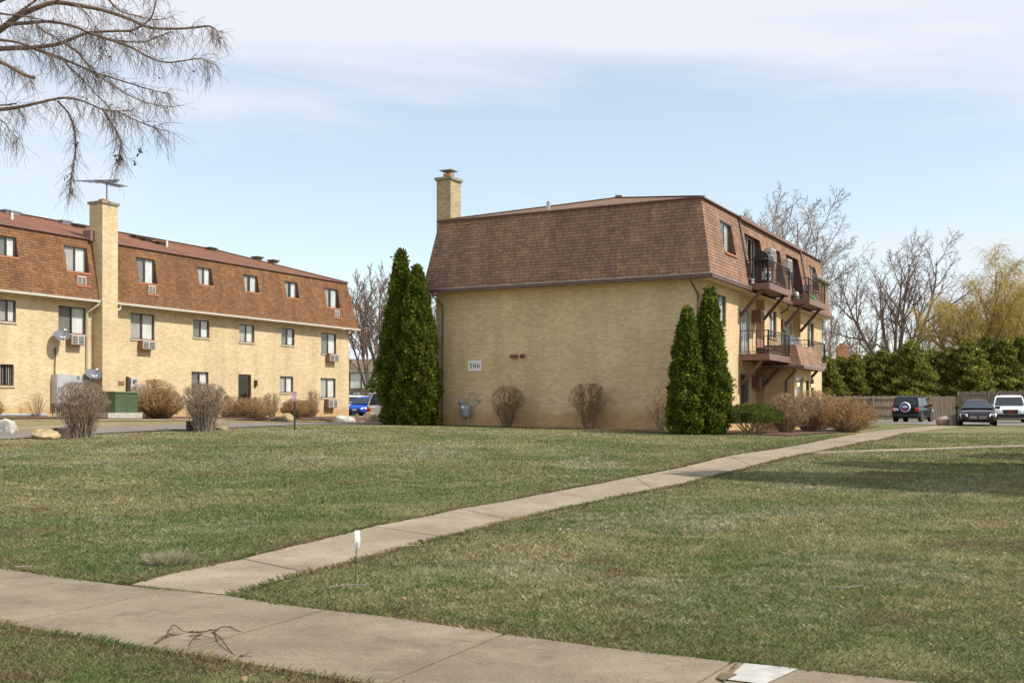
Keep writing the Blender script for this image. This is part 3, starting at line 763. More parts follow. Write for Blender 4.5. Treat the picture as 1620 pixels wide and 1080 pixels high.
hood.build('flue_hood', M_cap, ch)
fs = MB(); fs.box(0.85, 2.0, 11.25, 11.449, TOP-0.05, TOP+0.22); fs.build('flashing', M_brownL, ch)
vp = MB(); vp.tube([(1.15, 6.9, TOP+0.1), (1.15, 6.9, TOP+0.62)], 0.075, 10); vp.build('vent_pipe', M_galv, main)
tabm = MB(); tabm.beam((slope_y(TOP-0.2)-0.03, 10.25, TOP-0.22), (slope_y(TOP-0.2)-0.02, 9.9, TOP-0.20), 0.05, 0.06); tabm.build('loose_shingle', M_redsill, roofM)
# windows
sd = 11
for h in winA + winB + winC:
    sd += 1; make_window(main, *h, 0.05, curt='part' if h in winA else 'mix', seed=sd, sill_y=0.0, sproj=0.05)
for i, h in enumerate((m3[0], m3[2], m3[4])):
    w = make_window(main, *h, 0.03, curt='half' if i == 1 else 'part', seed=40+i, sill=M_redsill, sill_y=slope_y(h[2])-0.02, sproj=0.05)
if True:
    pn = MB(); pn.box(10.3, 11.05, 0.10, 0.13, 6.33, 7.95); pn.build('door_panel', M_pale, main)
# sliding patio doors
def patio(par, h, y, seed):
    w = make_window(par, *h, y, sill=None, curt='half' if seed % 2 else 'part', seed=seed, name='patio_door', fw=0.06, frame=M_alu)
    for c in children(w):
        pass
    s = MB(); u0, u1, z0, z1 = h
    for k in (0.27, 0.5, 0.75): s.box(u0+(u1-u0)*k-0.03, u0+(u1-u0)*k+0.03, y-0.012, y-0.002, z0+0.06, z1-0.06)
    s.build('door_stile', M_alu, w)
    return w
for i, h in enumerate((d2, d1, e2, e1)): patio(main, h, REC+0.03, 60+i)
for i, h in enumerate((m3[1], m3[3])): patio(main, h, 0.20, 71+i*2)
# balconies
def balcony(par, u0, u1, ztop, yw, brace=True, lower=False):
    pj = 1.20; b_ = MB()
    b_.box(u0, u1, -pj, yw-0.002, ztop-0.03, ztop)
    b_.box(u0-0.0, u1, -pj+0.045, yw-0.004, ztop-0.20, ztop-0.033)
    o = b_.build('balcony', M_brown, par)
    fa = MB(); fa.box(u0-0.003, u1+0.003, -pj-0.04, -pj-0.002, ztop-0.25, ztop+0.006)
    for u in (u0-0.043, u1+0.005): fa.box(u, u+0.038, -pj-0.002, -0.002 if ztop < 5 else -0.42, ztop-0.25, ztop+0.006)
    fa.build('fascia', M_brownL, o)
    r = MB(); hh = 0.95; zb = ztop+0.10
    runs = [((u0+0.03, -pj+0.03), (u1-0.03, -pj+0.03)), ((u0+0.03, -0.05 if ztop < 5 else 0.1), (u0+0.03, -pj+0.03)), ((u1-0.03, -pj+0.03), (u1-0.03, -0.05 if ztop < 5 else 0.1))]
    for (a, c) in runs:
        r.beam((a[0], a[1], ztop+hh), (c[0], c[1], ztop+hh), 0.045, 0.03); r.beam((a[0], a[1], zb), (c[0], c[1], zb), 0.03, 0.025)
        L = math.hypot(c[0]-a[0], c[1]-a[1]); n = max(2, int(L/0.14))
        for i in range(n+1):
            t_ = i/n; x = a[0]+(c[0]-a[0])*t_; y = a[1]+(c[1]-a[1])*t_; q = 0.022 if i in (0, n) else 0.008
            r.box(x-q, x+q, y-q, y+q, ztop+0.004 if i in (0, n) else zb+0.013, ztop+hh-0.015)
    r.build('railing', M_iron, o)
    for u in (u0+0.10, u1-0.10):
        k = MB(); k.beam((u, -0.95, ztop-0.22), (u, 0.0, ztop-1.28), 0.10, 0.12); k.build('brace', M_brown if u < (u0+u1)/2 else M_brown, o)
    return o
balcony(main, A1-0.02, 8.25, 5.92, 0.0); balcony(main, 11.75, C0+0.02, 5.92, 0.0)
balcony(main, A1-0.02, 8.25, 3.07, REC); balcony(main, 11.75, C0+0.02, 3.07, REC)
# through-wall air conditioners
make_ac(main, 7.75, 8.4, 4.62, 5.12, REC, 0.42); make_ac(main, 11.6, 12.25, 4.5, 5.0, REC, 0.42); make_ac(main, 7.8, 8.4, 1.75, 2.25, REC, 0.35)
make_ac(main, 8.35, 9.15, 7.35, 7.85, -0.15, 0.20, M_acg); make_ac(main, 11.4, 12.1, 7.2, 7.75, -0.15, 0.20, M_acg)
# entrance vestibule with its own little mansard
ves = MB(); v0, v1, vp_ = 8.45, 11.55, 1.35
dh = (8.75, 10.0, 0.1, 2.25); sh = (10.55, 11.2, 0.6, 2.15)
gridwall(ves, lambda u, z: (u, -vp_, z), [v0, v1], [ZB, 2.62], [dh, sh])
reveal(ves, lambda u, z: (u, -vp_, z), lambda u, z: (u, -vp_+0.10, z), dh); reveal(ves, lambda u, z: (u, -vp_, z), lambda u, z: (u, -vp_+0.10, z), sh)
for u in (v0, v1): ves.quad((u, -vp_, ZB), (u, -0.003, ZB), (u, -0.003, 2.62), (u, -vp_, 2.62))
vo_ = ves.build('entrance_vestibule', M_brick, main)
vr = MB(); ex = 0.40
def vring(o, z): return [(v0-o, -0.003, z), (v0-o, -vp_-o, z), (v1+o, -vp_-o, z), (v1+o, -0.003, z)]
lo_, hi_ = vring(ex, 2.66), vring(0.05, 3.62)
for i in range(3): vr.quad(lo_[i], lo_[i+1], hi_[i+1], hi_[i])
vr.poly(hi_); vr.build('vestibule_roof', M_shM, vo_)
vs = MB(); vs.poly(vring(ex, 2.625)); vs.build('soffit', M_brown, vo_)
vg = MB(); q = vring(ex+0.05, 2.64)
for i in range(3): vg.beam(q[i], q[i+1], 0.10, 0.13)
vg.build('gutter', M_brownL, vo_)
vl = MB(); q = vring(ex+0.105, 2.70)
for i in range(2): vl.beam(q[i], q[i+1], 0.02, 0.03)
vl.build('gutter_lip', M_galv, vo_)
downspout(vo_, [(v0-0.35, -vp_-0.1, 2.58), (v0-0.35, -vp_-0.1, 2.45), (v0-0.055, -vp_+0.35, 2.1), (v0-0.055, -vp_+0.35, 0.05)], M_brown)
make_window(vo_, *dh, -vp_+0.05, sill=None, curt='none', seed=5, name='entrance_door', split=0.72, frame=M_alu, fw=0.07)
make_window(vo_, *sh, -vp_+0.05, curt='none', seed=6, sill_y=-vp_, split=0.02)

# ------------------------------------------------------------------ left building
LL = 40.0
LO = LC - U*LL
left = thing('apartment_building', 'long pale brick apartment building with russet mansard roof and a tall chimney on its front', 'building', (LO.x, LO.y, LZ), ROT)
def lspan(pxa, pxb):
    return LL + on_line(LC, pxa, 0)[0], LL + on_line(LC, pxb, 0)[0]
def lz(px, py):
    s, p = on_line(LC, px, 0); return zat(py, p.y) - LZ
def lwin(pxa, pxb, pya, pyb):
    a, c = lspan(pxa, pxb); xm_ = (pxa+pxb)/2
    return (a, c, lz(xm_, pyb), lz(xm_, pya))
w3 = [(-4,25,374,405.5), (101,137,390,430), (215,244.5,409,448), (312,334,423,451), (384.5,407,435.5,462), (450,470,446,471), (513,534,456.5,487)]
w2 = [(0,25.5,474,509), (92.5,136,485,528), (206.5,244.5,496,537), (305.5,331.5,506,534), (378.5,402.5,513,541.5), (445,466,519.5,546), (508,532,527,559.5)]
w1 = [(0,22,576,610), (303,330,588,621), (443,464,595,621), (507,531,598,629)]
W3 = [lwin(*w) for w in w3]; W2 = [lwin(*w) for w in w2]; W1 = [lwin(*w) for w in w1]
DR = lwin(377, 397.5, 592, 640); DR = (DR[0], DR[1], 0.15, DR[3])
W3 = [(a, c, max(z0, 6.2), min(z1, 8.3)) for a, c, z0, z1 in W3]
lb = MB()
gridwall(lb, yA, [0, LL], [ZB, SOF], W2 + W1 + [DR])
for h in W2 + W1 + [DR]: reveal(lb, yA, lambda u, z: (u, 0.12, z), h)
for x in (0, LL): lb.quad((x, 0, ZB), (x, WID, ZB), (x, WID, SOF), (x, 0, SOF))
lb.quad((0, WID, ZB), (LL, WID, ZB), (LL, WID, SOF), (0, WID, SOF))
lb.build('brick_wall', M_brickL, left)
fl = MB()
for z in (0.1, 2.9, 5.7): fl.box(0.35, LL-0.35, 0.7, WID-0.35, z-0.1, z)
fl.build('floor_slab', M_dark, left)
so = MB(); ringquad(so, -OUT, LL+OUT, -OUT, -0.003, SOF-0.004); ringquad(so, -OUT, -0.003, -0.003, WID+OUT, SOF-0.004); ringquad(so, LL+0.003, LL+OUT, -0.003, WID+OUT, SOF-0.004)
so.build('soffit', M_soffit, left)
roofL, fL = mans(left, LL, WID, W3, 'mansard_roof', M_shL)
jb = MB()
for h in W3: jb = MB(); reveal(jb, lambda u, z: (u, slope_y(z)-0.012, z), lambda u, z: (u, 0.12, z), h); jb.build('window_reveal', M_jamb, left)
ur = MB()
P00, P10, P11, P01 = (i_, i_, zt), (LL-i_, i_, zt), (LL-i_, WID-i_, zt), (i_, WID-i_, zt)
RIDGE = 10.42
Ra, Rb = (WID/2, WID/2, RIDGE), (LL-WID/2, WID/2, RIDGE)
ur.poly([P00, P10, Rb, Ra]); ur.poly([P10, P11, Rb]); ur.poly([P11, P01, Ra, Rb]); ur.poly([P01, P00, Ra])
ur.build('top_roof', M_roofL, left)
rc = MB()
for a, c in ((P00, P10), (P10, P11), (P11, P01), (P01, P00)): rc.beam(Vector(a)+Vector((0,0,-0.02)), Vector(c)+Vector((0,0,-0.02)), 0.10, 0.05)
rc.build('roof_edge_trim', M_brownL, left)
cap = MB()
for a, c in ((P10, Rb), (P11, Rb), (Ra, Rb)): cap.beam(Vector(a)+Vector((0,0,0.02)), Vector(c)+Vector((0,0,0.02)), 0.28, 0.03)
cap.build('ridge_cap', M_roofL, left)
def roofz(y): return zt + (RIDGE-zt)*(y-i_)/(WID/2-i_)
def on_roof(px, y): return LL + on_line(LC, px, -y)[0]
for px, y in ((12, 5.4), (20, 5.35), (101, 5.4), (125, 4.6), (216, 4.3), (231, 3.7), (252, 3.2), (333, 5.3), (407, 5.0), (432, 4.7)):
    x = on_roof(px, y); z = roofz(y); v_ = MB()
    v_.box(x-0.25, x+0.25, y-0.22, y+0.22, z-0.05, z+0.06); v_.box(x-0.32, x+0.32, y-0.30, y+0.28, z+0.065, z+0.13)
    v_.build('roof_vent', M_galv if px in (12, 20, 101) else M_frame, left)
for px, y in ((19, 2.6), (264, 2.6)):
    x = on_roof(px, y); v_ = MB(); v_.tube([(x, y, roofz(y)-0.1), (x, y, roofz(y)+0.32)], 0.06, 8); v_.build('vent_pipe', M_white, left)
# chimney on the front
cu0, cu1 = LL + on_line(LC, 161.5, 0.6)[0], LL + on_line(LC, 186, 0.6)[0]
chL, cxm, cym = chimney(left, cu0, cu1, -0.62, 0.25, -0.4, lz(172, 322)-0.18, M_brickL, 0.16, TOP)
fs = MB(); fs.box(cu0-0.25, cu0-0.003, -0.1, 0.4, TOP-0.10, TOP+0.40); fs.build('flashing', M_brownL, chL)
gutter(left, [((0, -OUT-0.06, zg), (cu0-0.02, -OUT-0.06, zg)), ((cu1+0.02, -OUT-0.06, zg), (LL+OUT+0.1, -OUT-0.06, zg)), ((LL+OUT+0.06, -OUT, zg), (LL+OUT+0.06, WID, zg))], M_cream, h=0.11)
downspout(left, [(cu0-0.06, -OUT-0.05, zg-0.05), (cu0-0.10, -OUT-0.05, zg-0.18), (cu0-0.42, -0.07, zg-0.55), (cu0-0.42, -0.07, 0.1)], M_cream, 0.10)
downspout(left, [(cu1+0.30, -OUT-0.06, zg-0.05), (cu1+0.30, -OUT-0.06, zg-0.25), (cu1+0.05, -OUT-0.02, zg-0.38)], M_cream, 0.10)
downspout(left, [(LL-0.12, -OUT-0.05, zg-0.05), (LL-0.12, -OUT-0.05, zg-0.18), (LL-0.05, -0.05, zg-0.40)], M_brown, 0.08)
cur = ['mix', 'white', 'mix', 'white', 'part', 'part', 'white', 'mix', 'mix', 'mix', 'mix', 'mix', 'mix', 'mix']
for i, h in enumerate(W3):
    make_window(left, *h, 0.03, curt=['mix','white','mix','white','part','part','part'][i], seed=100+i, sill=M_redsill, sill_y=slope_y(h[2]), sproj=0.03)
for i, h in enumerate(W2): make_window(left, *h, 0.05, curt='mix', seed=120+i, sill_y=0.0, sproj=0.05)
for i, h in enumerate(W1): make_window(left, *h, 0.05, curt='blind' if i == 0 else 'mix', seed=140+i, sill_y=0.0, sproj=0.05)
make_window(left, *DR, 0.05, sill=None, curt='none', seed=150, name='entrance_door', split=0.78, fw=0.07)
dbx = MB(); dbx.box(DR[0], DR[1], 1.2, 1.25, 0.1, 2.4); dbx.build('hall_wall', M_dark, left)
# air conditioners of the left building: boxes under 2nd and 1st floor sills, niches in the mansard
for (pxa, pxb, pya, pyb) in ((105,127,530,546), (218,239,539,553), (515,530,560,572), (513,528,632,645)):
    h = lwin(pxa, pxb, pya, pyb); make_ac(left, h[0], h[1], h[2], h[3], 0.0, 0.32)
for (pxa, pxb, pya, pyb) in ((114,133,437,451), (227,242,452,465), (522,533,491,502)):
    h = lwin(pxa, pxb, pya, pyb)
    make_ac(left, h[0], h[1]-0.12, h[2], h[3], slope_y(h[2])+0.02, 0.03, M_redsill, 3)
    s = MB(); s.box(h[0]-0.06, h[1]+0.1, slope_y(h[2])-0.06, slope_y(h[2])+0.1, h[2]-0.10, h[2]-0.03); s.build('sill', M_redsill, left)
wl = MB(); h = lwin(402, 405, 601, 611); wl.box(h[0], h[1], -0.12, -0.002, h[2], h[3]); wl.build('wall_lamp', M_black, left)
pl_ = MB(); h = lwin(184, 196, 602.5, 609); pl_.box(h[0], h[1], -0.03, -0.002, h[2], h[3]); pl_.build('vent_plate', M_wood, left)

# ------------------------------------------------------------------ vegetation
def tubes_np(polys, sides):
    Vs = []; Fs = []; base = 0
    cs = [(math.cos(2*math.pi*k/sides), math.sin(2*math.pi*k/sides)) for k in range(sides)]
    for pts, rad in polys:
        n = len(pts)
        for i in range(n):
            p = pts[i]; d = pts[min(i+1, n-1)] - pts[max(i-1, 0)]
            if d.length < 1e-9: d = Vector((0, 0, 1))
            d.normalize()
            a = d.cross(Vector((0.31, 0.17, 0.93))) if abs(d.z) < 0.9 else d.cross(Vector((1, 0.2, 0)))
            a.normalize(); b_ = d.cross(a); r = rad[i]
            for c, s in cs: Vs.append((p.x + (a.x*c + b_.x*s)*r, p.y + (a.y*c + b_.y*s)*r, p.z + (a.z*c + b_.z*s)*r))
        for i in range(n-1):
            o = base + i*sides
            for k in range(sides):
                k2 = (k+1) % sides; Fs.append((o+k, o+k2, o+sides+k2, o+sides+k))
        base += n*sides
    return np.array(Vs), np.array(Fs)
def twig_mesh(name, polys, sides, mat, parent=None):
    V_, F_ = tubes_np(polys, sides); return np_mesh(name, V_, F_, mat, parent, smooth=True)
def rnd_perp(d, rng):
    v_ = Vector((rng.gauss(0,1), rng.gauss(0,1), rng.gauss(0,1))); v_ -= d*v_.dot(d)
    return v_.normalized() if v_.length > 1e-6 else Vector((1,0,0))
def grow(out, p, d, L, r, lvl, P, rng):
    n = P['seg'][lvl]; pts = [p.copy()]; rad = [r]; end = P['taper'][lvl]
    for i in range(n):
        d = (d + rnd_perp(d, rng)*P['wig'][lvl] + Vector((0,0,P['up'][lvl]))).normalized()
        p = p + d*(L/n); pts.append(p.copy()); rad.append(r*(1-(1-end)*(i+1)/n))
    out[lvl].append((pts, rad))
    if lvl+1 >= len(P['n']): return
    nc = P['n'][lvl+1]
    nc = max(1, int(round(nc * rng.uniform(0.8, 1.2)))) if lvl else nc
    az = rng.uniform(0, 6.28)
    for k in range(nc):
        s0 = P['start'][lvl+1]; tt = s0 + (1-s0)*(k + rng.uniform(0.2, 0.9))/nc; tt = min(tt, 0.999)
        j = tt*n; i = int(j); f = j-i
        q = pts[i].lerp(pts[i+1], f); dd = (pts[i+1]-pts[i]).normalized(); rr = rad[i]*(1-f)+rad[i+1]*f
        az += 2.4 + rng.uniform(-0.5, 0.5)
        e1 = dd.orthogonal().normalized(); e2 = dd.cross(e1); side = e1*math.cos(az) + e2*math.sin(az)
        an = R(P['ang'][lvl+1] * rng.uniform(0.75, 1.25))
        nd = dd*math.cos(an) + side*math.sin(an)
        LL_ = L*P['ratio'][lvl+1]*rng.uniform(0.7, 1.15)*(1.0 - 0.45*tt if lvl else 1.0)
        grow(out, q, nd, LL_, min(rr*0.8, r*P['rr'][lvl+1]), lvl+1, P, rng)
BARE = dict(seg=[4,7,5,4,3,2], n=[1,5,8,7,6,4], taper=[0.75,0.22,0.25,0.3,0.4,0.6], wig=[0.05,0.13,0.16,0.2,0.22,0.25], up=[0,0.05,0.05,0.04,0.03,0.02],
            start=[0,0.75,0.25,0.2,0.15,0.1], ang=[0,32,42,45,45,42], ratio=[1,2.3,0.58,0.52,0.5,0.5], rr=[1,0.58,0.46,0.5,0.55,0.7])
M_bark = plain('grey_brown_bark', (0.17, 0.125, 0.095), 0.95, var=0.3, scale=2, bmp=0.6)
M_twig = plain('red_brown_twigs', (0.20, 0.13, 0.10), 0.9, var=0.25, scale=1)
M_twigg = plain('silver_grey_twigs', (0.27, 0.22, 0.185), 0.9, var=0.25, scale=1)
M_willb = plain('willow_bark', (0.24, 0.17, 0.06), 0.95, var=0.3, scale=2)
M_willt = plain('golden_willow_twigs', (0.46, 0.34, 0.09), 0.85, var=0.25, scale=1)
def bare_tree(name, label, loc, h, seed, P=BARE, tr=0.3, trunkfrac=0.22, group=None, bark=None, twig=None, rz=0, cat='tree', hlv=3, cw=None):
    rng = random.Random(seed); out = [[] for _ in P['n']]
    grow(out, Vector((0,0,-0.3)), Vector((0,0,1)), h*trunkfrac, tr, 0, P, rng)
    for l_, mn in ((2,0.024),(3,0.017),(4,0.0125),(5,0.0105)):
        if l_ < len(out): out[l_] = [(a_, [max(q, mn) for q in r_]) for a_, r_ in out[l_]]
    zmax = max(p.z for lv in out for pts, _ in lv for p in pts); s = h/zmax
    for lv in out:
        for i, (pts, rad) in enumerate(lv): lv[i] = ([p*s for p in pts], rad)
    ends = [pts[-1] for lv in out[3:] for pts, _ in lv]; cz_ = sum(p.z for p in ends)/len(ends)
    lx, ly = sum(p.x for p in ends)/len(ends)/cz_, sum(p.y for p in ends)/len(ends)/cz_
    for lv in out:
        for i, (pts, rad) in enumerate(lv): lv[i] = ([Vector((p.x-lx*p.z, p.y-ly*p.z, p.z)) for p in pts], rad)
    if cw:
        ds = sorted(math.hypot(pts[-1].x, pts[-1].y) for lv in out[3:] for pts, _ in lv); k_ = cw/2/ds[int(len(ds)*0.95)]
        for lv in out:
            for i, (pts, rad) in enumerate(lv): lv[i] = ([Vector((p.x*k_, p.y*k_, p.z)) for p in pts], rad)
    o = thing(name, label, cat, loc, rz, group)
    twig_mesh('trunk', [q for lv in out[:hlv] for q in lv], 5, bark or M_bark, o)
    twig_mesh('crown', [q for lv in out[hlv:] for q in lv], 3, twig or M_twig, o)
    return o

def leaf_cloud(C, D, L, W, rng, bend=0.25, face=None):
    """one kite-shaped leaf spray per centre: C centres, D directions (unit), L,W sizes"""
    n = len(C); rv = rng.normal(size=(n,3)) if face is None else face + rng.normal(size=(n,3))*0.45; S = np.cross(D, rv); S /= np.linalg.norm(S, axis=1)[:,None] + 1e-9
    Nn = np.cross(S, D)
    a = C; b_ = C + D*(L*0.5)[:,None] + S*(W*0.5)[:,None] + Nn*(L*bend*0.3)[:,None]
    c = C + D*L[:,None] ; d = C + D*(L*0.5)[:,None] - S*(W*0.5)[:,None] + Nn*(L*bend*0.3)[:,None]
    V_ = np.stack([a, b_, c, d], 1).reshape(-1, 3); F_ = np.arange(4*n).reshape(n, 4)
    return V_, F_
M_leaf = tintmat('evergreen_foliage', 0.65, 0.5)
def mixcol(n, rng, cols, w):
    cols = np.array(cols); k = rng.choice(len(cols), n, p=np.array(w)/sum(w)); c = cols[k]*rng.uniform(0.75, 1.25, (n,1))
    return np.repeat(c, 4, axis=0)
ARB = [(0.075,0.125,0.017), (0.15,0.20,0.027), (0.25,0.265,0.035), (0.38,0.35,0.055), (0.26,0.15,0.045)]
def arborvitae(label, loc, h, rad, seed, n=26000, lean=(0,0), group=None, prof=0.62, leaf=0.12, lk=1.0, cols=ARB, w=(5,5,2.6,0.9,0.45), name='arborvitae', base=0.004, cat='evergreen tree', fill=0.16):
    rng = np.random.default_rng(seed); o = thing(name, label, cat, loc, 0, group)
    u = rng.uniform(0, 1, n*2)
    r0 = lambda t: rad*np.minimum(1.0, ((1-t)/(1-0.28))**prof)*(0.80+0.20*np.minimum(1, t/0.18))
    keep = rng.uniform(0, rad, n*2) < r0(u)+0.04*rad; u = u[keep][:n]; n = len(u)
    th = rng.uniform(0, 2*np.pi, n)
    lump = 1 + lk*(0.10*np.sin(th*3+u*9+seed) + 0.09*np.sin(th*5-u*23+1.7*seed) + 0.07*np.sin(th*2+u*41) + 0.06*np.sin(th*9+u*61+seed*2))
    depth = np.abs(rng.normal(0, fill, n)); inner = rng.uniform(0,1,n) < 0.14; depth[inner] = rng.uniform(0.2, 0.9, inner.sum())
    rr = r0(u)*lump*(1-np.minimum(depth, 0.95)) + rng.exponential(0.020*rad/0.6, n)
    z = base*h + u*h*(1-base)
    C = np.stack([rr*np.cos(th)+lean[0]*u, rr*np.sin(th)+lean[1]*u, z], 1)
    D = np.stack([np.cos(th)*0.75, np.sin(th)*0.75, np.full(n, 0.75)], 1) + rng.normal(0, 0.42, (n,3)); D /= np.linalg.norm(D, axis=1)[:,None]
    L = leaf*rng.uniform(0.7, 1.5, n); W = L*rng.uniform(0.45, 0.7, n)
    V_, F_ = leaf_cloud(C, D, L, W, rng, face=np.stack([np.cos(th)*0.8, np.sin(th)*0.8, np.full(n, 0.45)], 1))
    patch = 0.85+0.3*np.sin(th*4+u*17+seed)*np.sin(u*29-th*3)
    T = mixcol(n, rng, cols, w)*np.repeat(np.clip(patch, 0.6, 1.25), 4)[:,None]
    np_mesh('crown', V_, F_, M_leaf, o, T)
    tk = MB()
    tk.tube([(0,0,-0.2),(0,0,h*0.5),(lean[0]*0.9,lean[1]*0.9,h*0.92)], [rad*0.12+0.03, rad*0.09, 0.01], 7)
    rg = random.Random(seed)
    for k in range(7):
        a = rg.uniform(0,6.28); tk.tube([(0,0,-0.05),(math.cos(a)*rad*0.3,math.sin(a)*rad*0.3,h*0.10),(math.cos(a)*rad*0.55,math.sin(a)*rad*0.55,h*0.3)], [0.04,0.03,0.012], 5)
    tk.build('trunk', M_bark, o, smooth=True)
    return o

def shrub(label, loc, w, h, seed, style='vase', n=60, stemc=None, twigc=None, group=None, base=0.10, name='bare_shrub', d=None, twigs=7, tl=1.0, flat=0.75, rs=1.0, lob=0.10):
    """bare clipped shrub: stems that fan from the base and twigs that fill its clipped outline"""
    rng = random.Random(seed); d = d or w; o = thing(name, label, 'shrub', loc, rng.uniform(0, 0.3), group)
    st, tw = [], []
    for i in range(n):
        az = rng.uniform(0, 2*math.pi); q = math.sqrt(rng.uniform(0.02, 1.0))
        lobe = 1 + lob*math.sin(az*3+seed) + lob*0.7*math.sin(az*5+2*seed)
        if style == 'vase':
            el = 0.62 + 0.38*math.sqrt(max(0, 1-q**2.4)) - (0.16*rng.random() if q > 0.8 else 0)
            tip = Vector((math.cos(az)*w/2*q*lobe, math.sin(az)*d/2*q*lobe, h*min(1.0, el)*rng.uniform(0.94,1.0)))
            ctl = Vector((tip.x*0.55, tip.y*0.55, tip.z*0.50))
        else:
            ph = rng.uniform(-0.12, 1.0)*math.pi/2; q = math.cos(ph)**flat; sz = math.sin(ph)
            tip = Vector((math.cos(az)*w/2*q*lobe, math.sin(az)*d/2*q*lobe, h*(0.46+0.54*sz)*rng.uniform(0.94,1.0)))
            ctl = Vector((tip.x*0.62, tip.y*0.62, tip.z*0.42))
        b0 = Vector((math.cos(az)*base*rng.random(), math.sin(az)*base*rng.random(), -0.08)) + Vector((tip.x,tip.y,0))*0.07
        pts = []
        for k in range(7):
            t_ = k/6; p = b0*(1-t_)**2 + ctl*2*t_*(1-t_) + tip*t_**2
            p += Vector((rng.gauss(0,1), rng.gauss(0,1), rng.gauss(0,1)))*0.012*(k > 0); pts.append(p)
        r0_ = rng.uniform(0.009, 0.018)*rs
        st.append((pts, [r0_*(1-0.72*k/6) for k in range(7)]))
        for k in range(twigs):
            t_ = rng.uniform(0.42, 1.0); j = min(5, int(t_*6)); p = pts[j].lerp(pts[j+1], t_*6-j)
            dd = (pts[j+1]-pts[j]).normalized(); nd = (dd*0.7 + rnd_perp(dd, rng)*0.75 + Vector((0,0,0.25))).normalized()
            L = rng.uniform(0.10, 0.26)*tl*h/1.6
            e = p + nd*L
            # stay inside the clipped outline
            lim = 1.04
            ex = math.hypot(e.x/(w/2), e.y/(d/2))
            if ex > lim: e.x *= lim/ex; e.y *= lim/ex
            def clip(e):
                ex = min(1.0, math.hypot(e.x/(w/2), e.y/(d/2)))
                e.z = min(e.z, h*((0.60 if style == 'vase' else 0.44) + (0.40 if style == 'vase' else 0.56)*math.sqrt(max(0, 1-ex**2.4)))*rng.uniform(0.955, 1.0))
            clip(e)
            mid = p.lerp(e, 0.5) + rnd_perp(nd, rng)*L*0.12; clip(mid)
            tw.append(([p, mid, e], [0.0068*rs, 0.0056*rs, 0.0042*rs]))
            if rng.random() < 0.9:
                e2_ = mid + (nd + rnd_perp(nd, rng)*0.8 + Vector((0,0,0.3))).normalized()*L*0.6; clip(e2_)
                tw.append(([mid, e2_], [0.0052*rs, 0.0040*rs]))
    twig_mesh('stems', st, 4, stemc or M_stem, o); twig_mesh('twigs', tw, 3, twigc or M_stwig, o)
    return o
M_stem = plain('tan_grey_stems', (0.31, 0.225, 0.14), 0.9, var=0.35, scale=9)
M_stwig = plain('tan_brown_twigs', (0.35, 0.245, 0.135), 0.9, var=0.35, scale=6)
M_gstem = plain('grey_stems', (0.27, 0.22, 0.175), 0.9, var=0.35, scale=9)
M_rtwig = plain('russet_grey_twigs', (0.31, 0.215, 0.145), 0.9, var=0.3, scale=6)
M_otwig = plain('orange_brown_twigs', (0.40, 0.24, 0.095), 0.9, var=0.3, scale=6)

def near_wall(px, out_):
    """ground point in front of the end wall of the main building, out_ metres from it, at column px"""
    P0 = MC + Eo*out_; k = (px-810)/F
    t_ = (P0.x - k*P0.y)/(0.8846 + k*0.4665)
    p = P0 + Wl*t_; return Vector((p.x, p.y, gz(p.x, p.y)))
def near_left(px, out_):
    s, p = on_line(LC, px, out_); return Vector((p.x, p.y, gz(p.x, p.y)))
def near_front(px, out_):
    s, p = on_line(MC, px, out_); return Vector((p.x, p.y, gz(p.x, p.y)))
def hgt(p, py): return zat(py, p.y) - p.z
def wid(p, dpx): return dpx/F*p.y
EG = 'bare shrubs along the end wall'
p = near_wall(803, 0.75); shrub('bare tan fan-shaped shrub against the end wall, next to the grey gas meter', p, wid(p,56), hgt(p,608), 1, 'vase', 85, group=EG, twigs=9)
p = near_wall(930, 0.75); shrub('widest bare tan shrub, standing alone before the middle of the blank end wall', p, wid(p,68), hgt(p,603), 2, 'vase', 95, group=EG, twigs=9)
p = near_wall(1049, 0.8); shrub('bare loose shrub leaning out beside the dark green columnar evergreens at the end wall', p, wid(p,62), hgt(p,607), 3, 'vase', 55, group=EG, twigs=6)
AG = 'columnar evergreens beside the buildings'
p = at(1087, 38.6); arborvitae('shorter of the two dark green columnar evergreens at the near corner of the brick building', p, hgt(p,486), 0.62, 5, 17000, group=AG, leaf=0.105)
p = at(1122, 39.0); arborvitae('taller of the two columnar evergreens at the near corner, its tip below the eave', p, hgt(p,454), 0.66, 6, 19000, group=AG, leaf=0.105)
p = at(634, 46.0); arborvitae('tall pointed dark green evergreen between the two brick buildings, taller of the pair', p, hgt(p,396), 0.82, 7, 36000, group=AG, leaf=0.125, prof=0.66)
p = at(660, 45.4); arborvitae('pointed yellow-green evergreen at the end wall downspout, shorter of its pair', p, hgt(p,421), 0.84, 8, 32000, group=AG, leaf=0.125, prof=0.66, w=(4,5,3.2,1.3,0.4))
